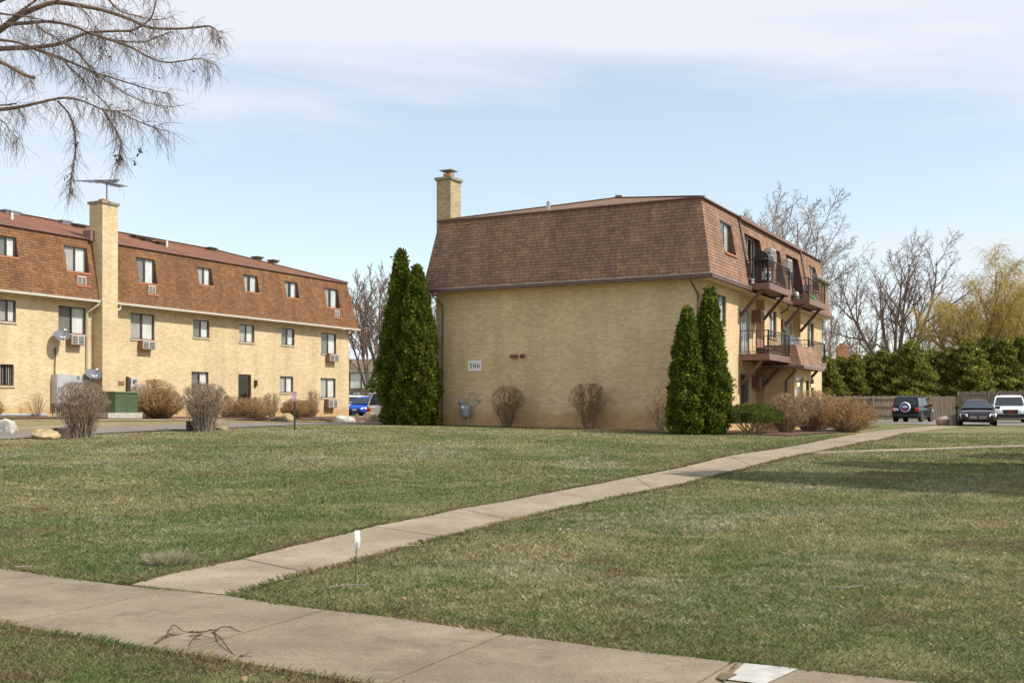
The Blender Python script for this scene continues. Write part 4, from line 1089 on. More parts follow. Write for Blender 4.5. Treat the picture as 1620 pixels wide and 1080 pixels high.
# clipped spreading yew
def yew(label, loc, w, d, h, seed, n=14000):
    rng = np.random.default_rng(seed); o = thing('clipped_yew', label, 'shrub', loc, ROT)
    th = rng.uniform(0, 2*np.pi, n); q = np.sqrt(rng.uniform(0, 1, n)); top = rng.uniform(0,1,n) < 0.6
    lump = 1+0.07*np.sin(th*5+1)+0.05*np.sin(th*9)
    hz = h*(0.50+0.5*np.sqrt(np.maximum(0, 1-q**2.6)))
    z = np.where(top, hz*(0.97+0.05*np.sin(q*14+th*6)) - np.abs(rng.normal(0,0.035,n)), h*rng.uniform(0.36,0.72,n))
    q = np.where(top, q, np.minimum(1, 0.80+0.2*rng.uniform(0,1,n))*(0.9+0.1*z/h))
    C = np.stack([q*lump*np.cos(th)*w/2, q*lump*np.sin(th)*d/2, z], 1)
    D = np.stack([np.cos(th)*0.5, np.sin(th)*0.5, np.full(n,0.7)], 1)+rng.normal(0,0.5,(n,3)); D /= np.linalg.norm(D,axis=1)[:,None]
    L = 0.075*rng.uniform(0.7,1.4,n); V_, F_ = leaf_cloud(C, D, L, L*0.4, rng, face=np.stack([np.cos(th)*q*.5, np.sin(th)*q*.5, np.full(n,.8)],1))
    T = mixcol(n, rng, [(0.05,0.08,0.016),(0.12,0.155,0.028),(0.21,0.22,0.045),(0.08,0.055,0.028)], (3,4,2.5,1.2))
    np_mesh('crown', V_, F_, M_leaf, o, T)
    rg = random.Random(seed); st = []
    for k in range(46):
        a = rg.uniform(0,6.28); qq = math.sqrt(rg.random()); tip = Vector((math.cos(a)*w*0.46*qq, math.sin(a)*d*0.46*qq, h*rg.uniform(0.5,0.75)))
        bx = Vector((rg.uniform(-0.25,0.25)*w, rg.uniform(-0.15,0.15)*d, -0.05)); m_ = bx.lerp(tip,0.5)+Vector((0,0,-0.08))
        st.append(([bx, m_, tip], [0.02, 0.014, 0.006]))
    twig_mesh('stems', st, 4, M_stem, o)
    return o
p = near_front(1190, 1.9); yew('low flat-topped clipped green yew on bare grey stems by the near patio door', Vector((p.x,p.y,p.z)), 3.2, 1.9, hgt(p,640), 3)
FG = 'bare hedge shrubs along the entrance front'
p = near_front(1243, 2.5); shrub('bare clipped shrub directly right of the low green yew', p, 1.42, hgt(p,621), 21, 'ball', 150, group=FG, twigs=13, flat=0.6)
p = near_front(1279, 2.6); shrub('bare clipped shrub in front of the lit entrance door', p, 1.45, hgt(p,625), 22, 'ball', 160, group=FG, twigs=13, flat=0.6)
p = near_front(1322, 4.0); shrub('bare shrub behind the broad orange-tipped one, showing only its orange-brown top', p + Vector((0.1,3.2,0)), 2.2, 1.75, 23, 'ball', 160, group=FG, twigs=12, twigc=M_otwig, flat=0.6)
p = near_front(1341, 4.1); shrub('broad orange-tipped bare shrub at the far end of the entrance row, before the wooden fence', p, 2.25, hgt(p,628), 24, 'ball', 220, group=FG, twigs=13, twigc=M_otwig, flat=0.6)
# left side shrubs
p = at(127, 31.5); shrub('big grey many-stemmed bare shrub by the drive with a yellow boulder at its foot', p, wid(p,84), hgt(p,600), 31, 'vase', 150, M_gstem, M_rtwig, base=0.32, twigs=7, rs=1.0, tl=1.1)
p = at(322, 35.5); shrub('big grey many-stemmed bare shrub by the drive with a mossy rock at its foot', p, wid(p,78), hgt(p,603), 32, 'vase', 150, M_gstem, M_rtwig, base=0.30, twigs=7, rs=1.0, tl=1.1)
LGp = 'bare shrubs along the long building'
p = near_left(243, 1.4); shrub('tallest clipped shrub behind the golden round one, against the wall right of the meter stack', p, wid(p,78), hgt(p,598), 33, 'ball', 190, group=LGp, twigs=8, twigc=M_otwig)
p = near_left(254, 3.4); shrub('dense golden-brown rounded shrub beside the green transformer box', p, wid(p,72), hgt(p,613), 34, 'ball', 330, group=LGp, twigs=12, twigc=M_otwig, stemc=M_bark, rs=1.15)
p = near_left(365, 1.6); shrub('low bare hedge shrub below the glass entrance door, left of it', p, wid(p,66), hgt(p,625), 35, 'ball', 160, group=LGp, twigs=8, twigc=M_otwig)
p = near_left(404, 2.4); shrub('low spreading orange-brown hedge shrub directly in front of the glass entrance door', p, wid(p,74), hgt(p,627), 36, 'ball', 220, group=LGp, twigs=10, twigc=M_otwig)
p = near_left(430, 0.9); shrub('small vase-shaped bare shrub below the small ground floor window', p, wid(p,32), hgt(p,620), 37, 'vase', 50, group=LGp, twigs=7)
p = near_left(465, 2.4); shrub('dense ball-shaped orange-brown shrub behind the red and white sign', p, wid(p,42), hgt(p,630), 38, 'ball', 220, group=LGp, twigs=11, twigc=M_otwig)
p = near_left(485, 1.7); shrub('rounded orange-brown shrub tucked right of the ball-shaped one, lower than the upright vase behind it', p, wid(p,38), hgt(p,632), 39, 'ball', 170, group=LGp, twigs=10, twigc=M_otwig)
p = near_left(496, 0.8); shrub('small upright bare vase-shaped shrub below the last ground floor window', p, wid(p,27), hgt(p,615), 40, 'vase', 45, group=LGp, twigs=7)
p = near_left(-14, 2.2); shrub('brown clipped shrub cut off by the left edge of the picture', p, wid(p,40), hgt(p,630), 41, 'ball', 130, group=LGp, twigs=9, twigc=M_otwig)
p = near_left(58, 0.7); shrub('thin wispy yellowish weeds growing against the wall left of the grey meter cabinet', p, 1.0, 1.1, 42, 'vase', 26, group=LGp, twigs=4, twigc=M_otwig, rs=0.8)

# tree whose boughs hang into the picture from the left: traced limbs, grown twigs, trunk beyond the frame
M_limb = plain('brown_limb_bark', (0.21, 0.135, 0.095), 0.95, var=0.35, scale=5, bmp=0.6)
M_tip = plain('fine_drooping_twigs', (0.20, 0.15, 0.125), 0.9, var=0.3, scale=4)
def overhang():
    rng = random.Random(12); T0 = at(-560, 15.0); T0 = Vector((T0.x, T0.y, T0.z))
    o = thing('weeping_tree', 'bare tree whose thin drooping boughs reach in from the upper left edge', 'tree', T0)
    def W(q, D): # traced point (enlarged crop coordinates) at depth D
        px, py = q[0]/3.483, q[1]/3.483
        return Vector(((px-810)/F*D, D, zat(py, D))) - T0
    Ls = [ # (points, start radius, end radius, depth0, depth1)
      ([(-700,620),(-300,380),(0,165),(100,90),(200,45),(300,15),(430,30),(560,55),(700,100),(800,145),(900,160),(1060,155),(1150,145),(1190,170),(1215,215)], .055,.006, 15.0,13.2),
      ([(-700,560),(-300,300),(0,270),(150,265),(250,255),(330,240),(420,205),(500,180),(640,172),(740,165),(830,100),(860,0),(870,-80)], .045,.006, 14.6,13.8),
      ([(30,135),(150,128),(250,120),(340,130),(420,150),(500,185),(600,215),(700,230),(800,230),(880,200),(930,180)], .028,.005,14.6,13.4),
      ([(500,185),(620,225),(720,260),(830,320),(930,345),(1080,325),(1130,330),(1160,355)], .020,.004,13.7,12.8),
      ([(-600,200),(-250,250),(0,340),(70,375),(120,405),(190,430)], .035,.020,14.0,13.4),
      ([(190,270),(330,320),(430,360),(520,400),(620,430),(780,480),(870,505),(930,515)], .022,.004,14.3,13.2),
      ([(360,240),(430,290),(470,340),(500,370),(560,430),(700,520),(820,570),(950,590)], .020,.004,14.1,13.0),
      ([(340,320),(390,380),(440,420),(520,510),(600,590),(640,640)], .016,.004,14.0,13.3),
      ([(-700,700),(-350,640),(0,605),(110,590),(200,570),(350,540),(450,555),(570,605),(650,612),(730,610)], .034,.005,14.4,13.0),
      ([(570,605),(600,660),(640,720),(665,790),(660,840),(650,905)], .014,.004,13.3,13.2),
      ([(320,560),(380,630),(410,720),(415,830),(400,930),(390,1000),(385,1060)], .014,.004,13.8,13.5),
      ([(640,610),(740,660),(840,700),(910,720)], .010,.004,13.2,12.9),
      ([(-300,180),(0,220),(120,240),(250,290),(330,330)], .026,.006,14.2,13.8),
      ([(200,140),(260,185),(300,200),(350,240)], .014,.006,14.2,14.0),
      ([(-300,20),(0,75),(130,90),(240,110)], .022,.006,14.5,14.1),
      ([(-300,120),(0,150),(90,80),(200,0),(260,-60)], .030,.010,14.8,14.6),
      ([(600,0),(660,60),(760,90),(870,110),(960,90)], .014,.003,13.6,13.2),
      ([(-200,560),(0,580),(90,570)], .016,.008,14.2,14.0), ([(-200,620),(0,660),(60,730),(110,765)], .012,.003,14.0,13.8),
      ([(-700,480),(-200,120),(150,-60),(420,-160)], .04,.01,15,14), ([(300,15),(420,-60),(640,-20),(780,-60)], .018,.005,14,13.4), ([(430,30),(520,130),(560,260),(565,330)], .010,.003,13.9,13.6)]
    limbs, tw = [], []
    for pts, r0_, r1_, d0, d1 in Ls:
        n = len(pts); P3 = [W(q, d0+(d1-d0)*i/(n-1) + rng.uniform(-0.12,0.12)) for i, q in enumerate(pts)]
        sm = []
        for i in range(n-1):     # Catmull-Rom
            a, b_, c, d = P3[max(i-1,0)], P3[i], P3[i+1], P3[min(i+2,n-1)]
            for k in range(4):
                t_ = k/4; sm.append(0.5*((2*b_)+(c-a)*t_+(2*a-5*b_+4*c-d)*t_*t_+(3*b_-a-3*c+d)*t_**3))
        sm.append(P3[-1]); m_ = len(sm)
        limbs.append((sm, [r0_+(r1_-r0_)*(i/(m_-1))**0.7 for i in range(m_)]))
        for i in range(1, m_-1):
            p = sm[i]
            if p.x + T0.x < -8.5: continue
            dens = 2 if i < m_*0.3 else 3
            for _ in range(dens):
                dd = (sm[i+1]-sm[i]).normalized(); L = rng.uniform(0.14, 0.48); hang = dd.z < -0.75
                L *= 1 - 0.6*(i/m_)
                if hang: L *= 0.45
                d_ = (dd*rng.uniform(0.2,0.9) + rnd_perp(dd, rng)*(0.4 if hang else 0.9)).normalized(); q = p.lerp(sm[i+1], rng.random()); line = [q.copy()]
                for k in range(6):
                    d_ = (d_ + Vector((0,0,-0.30)) + rnd_perp(d_, rng)*0.18).normalized(); q = q + d_*L/6; line.append(q.copy())
                tw.append((line, [0.0028-0.0014*k/6 for k in range(7)]))
                for _2 in range(rng.choice((2,3,4))):
                    j = rng.randrange(1, 6); dq = (line[j+1]-line[j]).normalized(); e = line[j]; l2 = rng.uniform(0.08,0.32)
                    ds = (dq*0.8+rnd_perp(dq,rng)*0.6+Vector((0,0,-0.15))).normalized(); m2 = e+ds*l2*0.5; e2_ = m2+(ds+rnd_perp(ds,rng)*0.25+Vector((0,0,-0.2))).normalized()*l2*0.5
                    tw.append(([e, m2, e2_], [0.0021, 0.0017, 0.0012]))
    # trunk and the limb bases
    trunk = [([Vector((0,0,-0.3)), Vector((0.1,0,2.2)), Vector((0.25,-0.1,4.2)), Vector((0.2,-0.2,6.5)), Vector((0.4,-0.2,9.0)), Vector((0.3,0.2,12.0))], [0.34,0.27,0.24,0.19,0.12,0.03])]
    for k, (sm, rd) in enumerate(list(limbs)):
        if sm[0].x < W((-150,300),14).x:
            q = Vector((0.25, -0.1, min(10.0, max(2.4, sm[0].z-0.9)))); limbs.append(([q, q.lerp(sm[0],0.5)+Vector((0,0,0.25)), sm[0]], [rd[0]*1.6, rd[0]*1.25, rd[0]]))
    twig_mesh('trunk', trunk+limbs, 7, M_limb, o); twig_mesh('crown', tw, 3, M_tip, o)
    # a few withered seed clusters
    mbq = MB()
    for cx_, cy_, nn, dd in ((650,880,16,13.2),(785,830,9,13.0),(740,878,8,13.0),(865,440,6,13.0),(600,280,5,13.8),(420,800,9,13.6),(385,1040,5,13.5),(600,345,4,13.7),(365,1000,4,13.5),(1060,400,3,13),(1170,225,3,13)):
        for _ in range(nn):
            c = W((cx_+rng.gauss(0,14), cy_+rng.gauss(0,16)), dd); s = rng.uniform(0.012,0.026)
            a = Vector((rng.uniform(-1,1),rng.uniform(-.4,.4),rng.uniform(-1,1))).normalized()*s; b_ = Vector((rng.uniform(-1,1),rng.uniform(-.4,.4),rng.uniform(-1,1))).normalized()*s*0.8
            mbq.quad(c-a, c-b_, c+a, c+b_+Vector((0,0.006,0)))
    mbq.build('withered_leaves', plain('withered_leaf', (0.10,0.06,0.045), 0.9), o)
overhang()

# background bare trees
TG = 'bare trees beyond the buildings'
UPR = dict(BARE, ang=[0,22,30,35,40,40], ratio=[1,2.6,0.5,0.5,0.5,0.5], n=[1,6,8,7,5,3], up=[0,0.08,0.09,0.08,0.06,0.04], wig=[.05,.09,.13,.16,.2,.2])
def bt(px, D, py_top, seed, label, P=BARE, tr=0.35, tf=0.2, bark=None, twig=None, rz=0.0, name='bare_tree', group=TG, cw=6.0):
    p = at(px, D); return bare_tree(name, label, p, hgt(p, py_top), seed, P, tr*0.8, tf, group, bark, twig, rz, cw=cw)
bt(581, 98, 421, 10, 'bare tree rising just right of the end of the long building', UPR, 0.28, 0.16)
bt(603, 102, 415, 2, 'bare upright tree with pinkish twigs directly left of the tall pointed evergreen', UPR, 0.30, 0.15, rz=1.0)
bt(676, 104, 432, 21, 'bare tree showing between the tall evergreens and the brick end wall', UPR, 0.26, 0.2, rz=2.0)
bt(1226, 92, 299, 11, 'silvery bare tree rising above the brown mansard roof of the number 106 building', dict(UPR, n=[1,9,9,8,6,3], ang=[0,27,36,42,45,42], start=[0,.45,.3,.2,.15,.1], wig=[.05,.10,.14,.18,.2,.2]), 0.36, 0.17, M_twigg, M_twigg, cw=13.5)
bt(1292, 100, 395, 14, 'thin silvery bare tree peeping over the far end of the brown roof', BARE, 0.2, 0.25, M_twigg, M_twigg)
bt(1422, 112, 366, 11, 'largest bare tree, dark and wide, above the evergreen hedge left of the golden willow', dict(UPR, n=[1,6,9,8,6,3], ang=[0,30,38,42,45,42], start=[0,.5,.3,.2,.15,.1], wig=[.05,.12,.15,.18,.2,.2]), 0.50, 0.17, cw=13.0)
bt(1318, 150, 478, 16, 'pale small bare tree nearest the far corner of the number 106 building', UPR, 0.22, 0.25, M_twigg, M_twigg, cw=7.5)
bt(1358, 155, 490, 17, 'pale low bare tree standing over the brick chimney of the far house', UPR, 0.22, 0.2, M_twigg, M_twigg, 1.5, cw=7.5)
bt(1395, 150, 482, 18, 'pinkish low bare tree left of the trunk of the largest bare tree', UPR, 0.22, 0.2, None, M_twig, 0.6)
bt(1482, 150, 470, 19, 'low bare tree behind, between the largest bare tree and the willow', UPR, 0.25, 0.2, None, M_twig, 2.2)
bt(1556, 152, 468, 45, 'low bare tree seen through the crown of the golden willow', UPR, 0.25, 0.2, None, M_twig, 4.0)
# willows: limbs as a bare tree, then hanging golden twigs
WIL = dict(UPR, n=[1,5,8,7,5], seg=[4,6,5,4,3], ang=[0,28,38,45,45], ratio=[1,2.4,0.55,0.5,0.45], start=[0,.55,.3,.2,.15])
def willow(px, D, py_top, seed, label, rz=0, tr=0.42, hang=0.75, cw=11.0):
    rng = random.Random(seed+77); p = at(px, D); h = hgt(p, py_top); out = [[] for _ in WIL['n']]
    grow(out, Vector((0,0,-0.3)), Vector((0,0,1)), h*0.2, tr, 0, WIL, rng)
    s = h*0.96/max(q.z for lv in out for pts, _ in lv for q in pts)
    for lv in out:
        for i, (pts, rad) in enumerate(lv): lv[i] = ([q*s for q in pts], rad)
    E_ = [pts[-1] for lv in out[2:] for pts, _ in lv]; cz_ = sum(q.z for q in E_)/len(E_); lx, ly = sum(q.x for q in E_)/len(E_)/cz_, sum(q.y for q in E_)/len(E_)/cz_
    ds = sorted(math.hypot(q.x-lx*q.z, q.y-ly*q.z) for q in E_); k_ = cw/2/ds[int(len(ds)*0.95)]
    for lv in out:
        for i, (pts, rad) in enumerate(lv): lv[i] = ([Vector(((q.x-lx*q.z)*k_, (q.y-ly*q.z)*k_, q.z)) for q in pts], rad)
    tw = []
    for lv in (2, 3, 4):
        for pts, rad in out[lv]:
            for k in range({2: 16, 3: 5, 4: 2}[lv]):
                j = rng.randrange(0, len(pts)-1); q = pts[j].lerp(pts[j+1], rng.random()); d_ = (pts[j+1]-pts[j]).normalized()
                d_ = (d_+rnd_perp(d_, rng)*0.7+Vector((0,0,0.35))).normalized(); L = rng.uniform(0.8, 2.4)*hang; line = [q.copy()]
                for i in range(6):
                    d_ = (d_+Vector((0,0,-0.42))+rnd_perp(d_, rng)*0.12).normalized(); q = q+d_*L/6; line.append(q.copy())
                tw.append((line, [0.013-0.006*i/6 for i in range(7)]))
    o = thing('willow_tree', label, 'tree', p, rz, 'golden willows')
    twig_mesh('trunk', [q for lv in out[:2] for q in lv], 5, M_willb, o); twig_mesh('crown', [q for lv in out[2:] for q in lv]+tw, 3, M_willt, o)
    return o
willow(1540, 104, 378, 2, 'golden willow right of the largest bare tree, tallest of the willows', 0.4)
willow(1592, 114, 392, 5, 'golden willow nearest the right edge of the picture, trunk rising behind the dark hedge', 2.2)
willow(1650, 106, 420, 8, 'golden willow mostly cut off by the right edge', 1.2, 0.4)

# evergreen hedge behind the fence
HG = 'hedge evergreens behind the wooden fence'
HC = [(0.155,0.19,0.036),(0.25,0.265,0.055),(0.36,0.33,0.075),(0.46,0.39,0.11),(0.32,0.20,0.09)]
hed = [(1308,566,99,1.25,'narrow bushy evergreen touching the far corner of the brick building'),(1330,566,101,1.2,'bushy evergreen below the brick chimney of the far house'),(1352,563,100,1.15,'bushy evergreen just right of the far chimney'),
 (1374,563,101,1.2,'low bushy evergreen above the left part of the fence, third from the brick building'),(1396,556,100,1.3,'bushy evergreen standing left of the dark off-road car'),(1417,560,102,1.2,'low bushy evergreen directly behind the dark off-road car, left side'),
 (1441,541,99,1.7,'broad tall evergreen whose low boughs overhang the fence by the dark off-road car'),(1474,556,101,1.6,'broad evergreen above the pale boulder'),(1502,552,100,1.6,'brownish open evergreen between the boulder and the dark saloon car'),
 (1532,538,99,1.7,'tall dark evergreen directly behind the dark saloon car'),(1562,534,101,1.6,'tall dark evergreen behind the gap between the saloon and the white car'),(1590,538,100,1.5,'tall evergreen directly behind the white off-road car'),(1617,533,100,1.6,'tall evergreen at the right edge of the picture'),(1646,536,100,1.6,'evergreen just beyond the right edge of the picture')]
for i, (px, pt, D, rd, lab) in enumerate(hed):
    p = at(px, D); brown = 'brownish' in lab
    arborvitae(lab, p, hgt(p, pt), rd*1.22, 200+i, 17000 if rd > 1.4 else 14000, group=HG, prof=0.62, lk=1.9, leaf=0.26, cols=HC, w=(4,5,3,0.9,0.3) if not brown else (3,3,2,2.2,3), name='hedge_evergreen', base=0.05, fill=0.26)
# wider bough of the hedge hanging over the fence
# evergreen (spruce) with horizontal boughs to the left of the tall pair
def spruce(label, loc, h, rad, seed, n=9000, name='spruce_tree', cols=ARB):
    rng = np.random.default_rng(seed); o = thing(name, label, 'evergreen tree', loc, 0)
    rg = random.Random(seed); C = []; Dd = []; br = []
    for k in range(60):
        z = h*(0.08+0.9*k/60); Lr = rad*(1-k/62)*rg.uniform(0.7,1.1)+0.1; a = k*2.4+rg.uniform(-.4,.4)
        d_ = Vector((math.cos(a), math.sin(a), -0.12)); br.append(([Vector((0,0,z)), Vector((0,0,z))+d_*Lr*0.5, Vector((0,0,z))+d_*Lr+Vector((0,0,0.15*Lr))], [0.03,0.02,0.006]))
        m_ = max(4, int(n/60*Lr/rad*1.6))
        for _ in range(m_):
            t_ = rg.random()**0.7; q = Vector((0,0,z))+d_*Lr*t_+Vector((0,0,0.15*Lr*t_*t_)); sd_ = Vector((-d_.y,d_.x,0))*rg.uniform(-1,1)*0.28*Lr*(1.1-t_)
            C.append(tuple(q+sd_+Vector((0,0,rg.uniform(-0.1,0.04))))); v_ = (d_+sd_*1.5+Vector((rg.gauss(0,.3),rg.gauss(0,.3),rg.gauss(0,.25)-.1))).normalized(); Dd.append(tuple(v_))
    C = np.array(C); Dd = np.array(Dd); n = len(C); L = 0.22*rng.uniform(.6,1.4,n); V_, F_ = leaf_cloud(C, Dd, L, L*0.45, rng)
    np_mesh('crown', V_, F_, M_leaf, o, mixcol(n, rng, cols, (4,5,2,0.6,0.3)[:len(cols)]))
    twig_mesh('trunk', [([Vector((0,0,-0.2)), Vector((0,0,h*.5)), Vector((0,0,h))], [0.16,0.1,0.01])]+br, 5, M_bark, o)
    return o
p = at(655, 62); spruce('dark spruce half hidden behind the tall pointed evergreens, its boughs poking out on both sides', p, hgt(p, 470), 1.95, 4)
p = at(600, 93); spruce('low green pine in front of the white panelled house', p, 4.6, 1.6, 6, 5000, 'pine_tree')
# off to the right of the frame: evergreens that shade the lawn by the path
OFF = 'large evergreens off to the right'
for i, (x, y, h_, r_, lab) in enumerate(((14.2, 17.6, 12.5, 2.1, 'large evergreen right of the picture, nearest the camera'), (17.8, 20.6, 12.5, 2.4, 'large evergreen right of the picture, second from the camera'), (22.0, 24.5, 12.0, 2.6, 'large evergreen right of the picture, third from the camera'), (30.0, 37.5, 12.0, 2.6, 'large evergreen right of the picture, farthest from the camera'))):
    arborvitae(lab, Vector((x, y, gz(x, y))), h_, r_, 300+i, 3800, group=OFF, prof=0.7, leaf=0.55, name='shade_evergreen', base=0.10, fill=0.3)

# ------------------------------------------------------------------ vehicles
def paint(name, c, metal=0.3):
    m, t, b = newmat(name); setc(b.inputs['Base Color'], c); b.inputs['Metallic'].default_value = metal
    b.inputs['Roughness'].default_value = 0.18; b.inputs['Coat Weight'].default_value = 0.12; b.inputs['Specular IOR Level'].default_value = 0.3; b.inputs['Coat Roughness'].default_value = 0.06
    return m
m, t, b = newmat('dark_car_glass'); setc(b.inputs['Base Color'], (0.028,0.036,0.037)); b.inputs['Roughness'].default_value = 0.06; b.inputs['Specular IOR Level'].default_value = 0.35; M_cgl = m
m, t, b = newmat('headlamp_glass'); setc(b.inputs['Base Color'], (0.8,0.82,0.84)); b.inputs['Roughness'].default_value = 0.12; M_hl = m
m, t, b = newmat('red_lamp_lens'); setc(b.inputs['Base Color'], (0.55,0.02,0.015)); b.inputs['Roughness'].default_value = 0.15; M_tl = m
m, t, b = newmat('amber_lamp_lens'); setc(b.inputs['Base Color'], (0.75,0.22,0.03)); b.inputs['Roughness'].default_value = 0.15; M_am = m
m, t, b = newmat('chrome'); setc(b.inputs['Base Color'], (0.42,0.42,0.44)); b.inputs['Metallic'].default_value = 1; b.inputs['Roughness'].default_value = 0.18; M_chr = m
M_tyre = plain('tyre_rubber', (0.018,0.018,0.019), 0.85)
M_rim = plain('alloy_rim', (0.5,0.5,0.52), 0.3, 0.9, var=0.05)
M_plas = plain('black_plastic', (0.02,0.02,0.022), 0.6)
M_plate = plain('licence_plate', (0.62,0.68,0.78), 0.4, var=0.03)
def car(name, label, loc, heading, L, W, H, pm, kind, lower=None, group='parked cars', hood_z=None, belt=None):
    o = thing(name, label, 'car', loc, heading, group)
    gc = 0.20 if kind != 'suv' else 0.27; hb = belt or (0.90 if kind != 'suv' else 1.06); hz_ = hood_z or (0.80 if kind != 'suv' else 1.02)
    w = W/2; wr = 0.33 if kind != 'suv' else 0.37
    # (x, z low, z top, half width)
    if kind == 'suv':
        st = [(-L/2, gc+.16, hb-.10, w*.90), (-L/2+.06, gc+.08, hb-.02, w*.96), (-L/2+.5, gc, hb, w), (-.2, gc, hb, w), (L*.17, gc, hb-.01, w), (L*.20, gc, hz_+.02, w*.99), (L*.40, gc, hz_-.05, w*.97), (L/2-.12, gc+.02, hz_-.14, w*.93), (L/2-.02, gc+.08, hz_-.25, w*.87), (L/2, gc+.14, hz_-.40, w*.82)]
        cab = dict(b0=-L/2+.05, b1=L*.20, t0=-L/2+.32, t1=L*.03, wt=w*.80)
    elif kind == 'sedan':
        st = [(-L/2, gc+.14, hb-.18, w*.84), (-L/2+.12, gc+.05, hb-.02, w*.93), (-L*.30, gc, hb+.02, w), (0, gc, hb, w), (L*.17, gc, hb-.02, w), (L*.22, gc, hz_+.03, w*.99), (L*.38, gc, hz_-.03, w*.97), (L/2-.22, gc+.02, hz_-.13, w*.91), (L/2-.05, gc+.06, hz_-.25, w*.82), (L/2, gc+.12, hz_-.38, w*.76)]
        cab = dict(b0=-L*.36, b1=L*.22, t0=-L*.19, t1=-L*.01, wt=w*.66)
    else:
        st = [(-L/2, gc+.14, hb-.10, w*.86), (-L/2+.08, gc+.05, hb+.05, w*.94), (-L*.25, gc, hb+.04, w), (0, gc, hb, w), (L*.20, gc, hb-.04, w), (L*.24, gc, hz_+.05, w*.98), (L*.38, gc, hz_-.06, w*.96), (L/2-.18, gc+.02, hz_-.19, w*.90), (L/2-.04, gc+.06, hz_-.30, w*.80), (L/2, gc+.12, hz_-.40, w*.74)]
        cab = dict(b0=-L/2+.10, b1=L*.25, t0=-L*.33, t1=L*.0, wt=w*.75)
    mb = MB(); rings = []
    for x, zl, zt_, hw in st:
        zm = zl+(zt_-zl)*.45; zs = zl+(zt_-zl)*.82
        ring = [(-hw*.90,zl),(-hw*.985,zl+.07),(-hw,zm),(-hw*.985,zs),(-hw*.90,zt_),(-hw*.5,zt_+.025),(0,zt_+.035),(hw*.5,zt_+.025),(hw*.90,zt_),(hw*.985,zs),(hw,zm),(hw*.985,zl+.07),(hw*.90,zl)]
        rings.append([(x,y,z) for y,z in ring])
    k = len(rings[0])
    for r_ in rings: mb.v += r_
    for i in range(len(rings)-1):
        for j in range(k-1): mb.f.append((i*k+j, (i+1)*k+j, (i+1)*k+j+1, i*k+j+1)); mb.m.append(0)
        mb.f.append((i*k, i*k+k-1, (i+1)*k+k-1, (i+1)*k)); mb.m.append(0)
    mb.f.append(tuple(range(k))); mb.m.append(0); q_ = (len(rings)-1)*k; mb.f.append(tuple(q_+j for j in reversed(range(k)))); mb.m.append(0)
    # cabin shell
    b0, b1, t0, t1, wt = cab['b0'], cab['b1'], cab['t0'], cab['t1'], cab['wt']; wb = w*.93; zb = hb-.03; zr = H-.11
    c = len(mb.v)
    mb.v += [(b0,-wb,zb),(b1,-wb,zb),(b1,wb,zb),(b0,wb,zb),(t0,-wt,zr),(t1,-wt,zr),(t1,wt,zr),(t0,wt,zr),
             (t0+.10,-wt*.86,H-.045),(t1-.14,-wt*.86,H-.04),(t1-.14,wt*.86,H-.04),(t0+.10,wt*.86,H-.045),
             (t0+.25,-wt*.5,H-.003),(t1-.35,-wt*.5,H),(t1-.35,wt*.5,H),(t0+.25,wt*.5,H-.003)]
    for f in ((0,1,5,4),(1,2,6,5),(2,3,7,6),(3,0,4,7),(4,5,9,8),(5,6,10,9),(6,7,11,10),(7,4,8,11),(8,9,13,12),(9,10,14,13),(10,11,15,14),(11,8,12,15),(12,13,14,15)): mb.f.append(tuple(c+j for j in f)); mb.m.append(0)
    body = mb.build('body', pm, o, smooth=True, uv=False, ang=32)
    def pan(name, a, b_, c_, d_, ins, off, mat=M_cgl, par=None):
        P4 = [Vector(q) for q in (a,b_,c_,d_)]; ce = sum(P4, Vector())/4; nn = (P4[1]-P4[0]).cross(P4[2]-P4[1]).normalized()
        if nn.dot(ce-Vector((0,0,0.9))) < 0: nn = -nn
        g = MB(); g.poly([q.lerp(ce, ins)+nn*off for q in P4]); return g.build(name, mat, par or o, uv=False)
    C8 = [(b0,-wb,zb+.05),(b1,-wb,zb+.05),(b1,wb,zb+.05),(b0,wb,zb+.05),(t0,-wt,zr),(t1,-wt,zr),(t1,wt,zr),(t0,wt,zr)]
    pan('windscreen', C8[1],C8[2],C8[6],C8[5], .09,.006); pan('rear_window', C8[0],C8[3],C8[7],C8[4], .11,.006)
    for s in (0, 1):
        B0 = C8[3] if s else C8[0]; B1_ = C8[2] if s else C8[1]; T0_ = C8[7] if s else C8[4]; T1_ = C8[6] if s else C8[5]
        bm = Vector(B0).lerp(Vector(B1_), .47); tm = Vector(T0_).lerp(Vector(T1_), .42)
        pan('side_window', B0, bm, tm, T0_, .13,.006); pan('side_window', bm, B1_, T1_, tm, .13,.006)
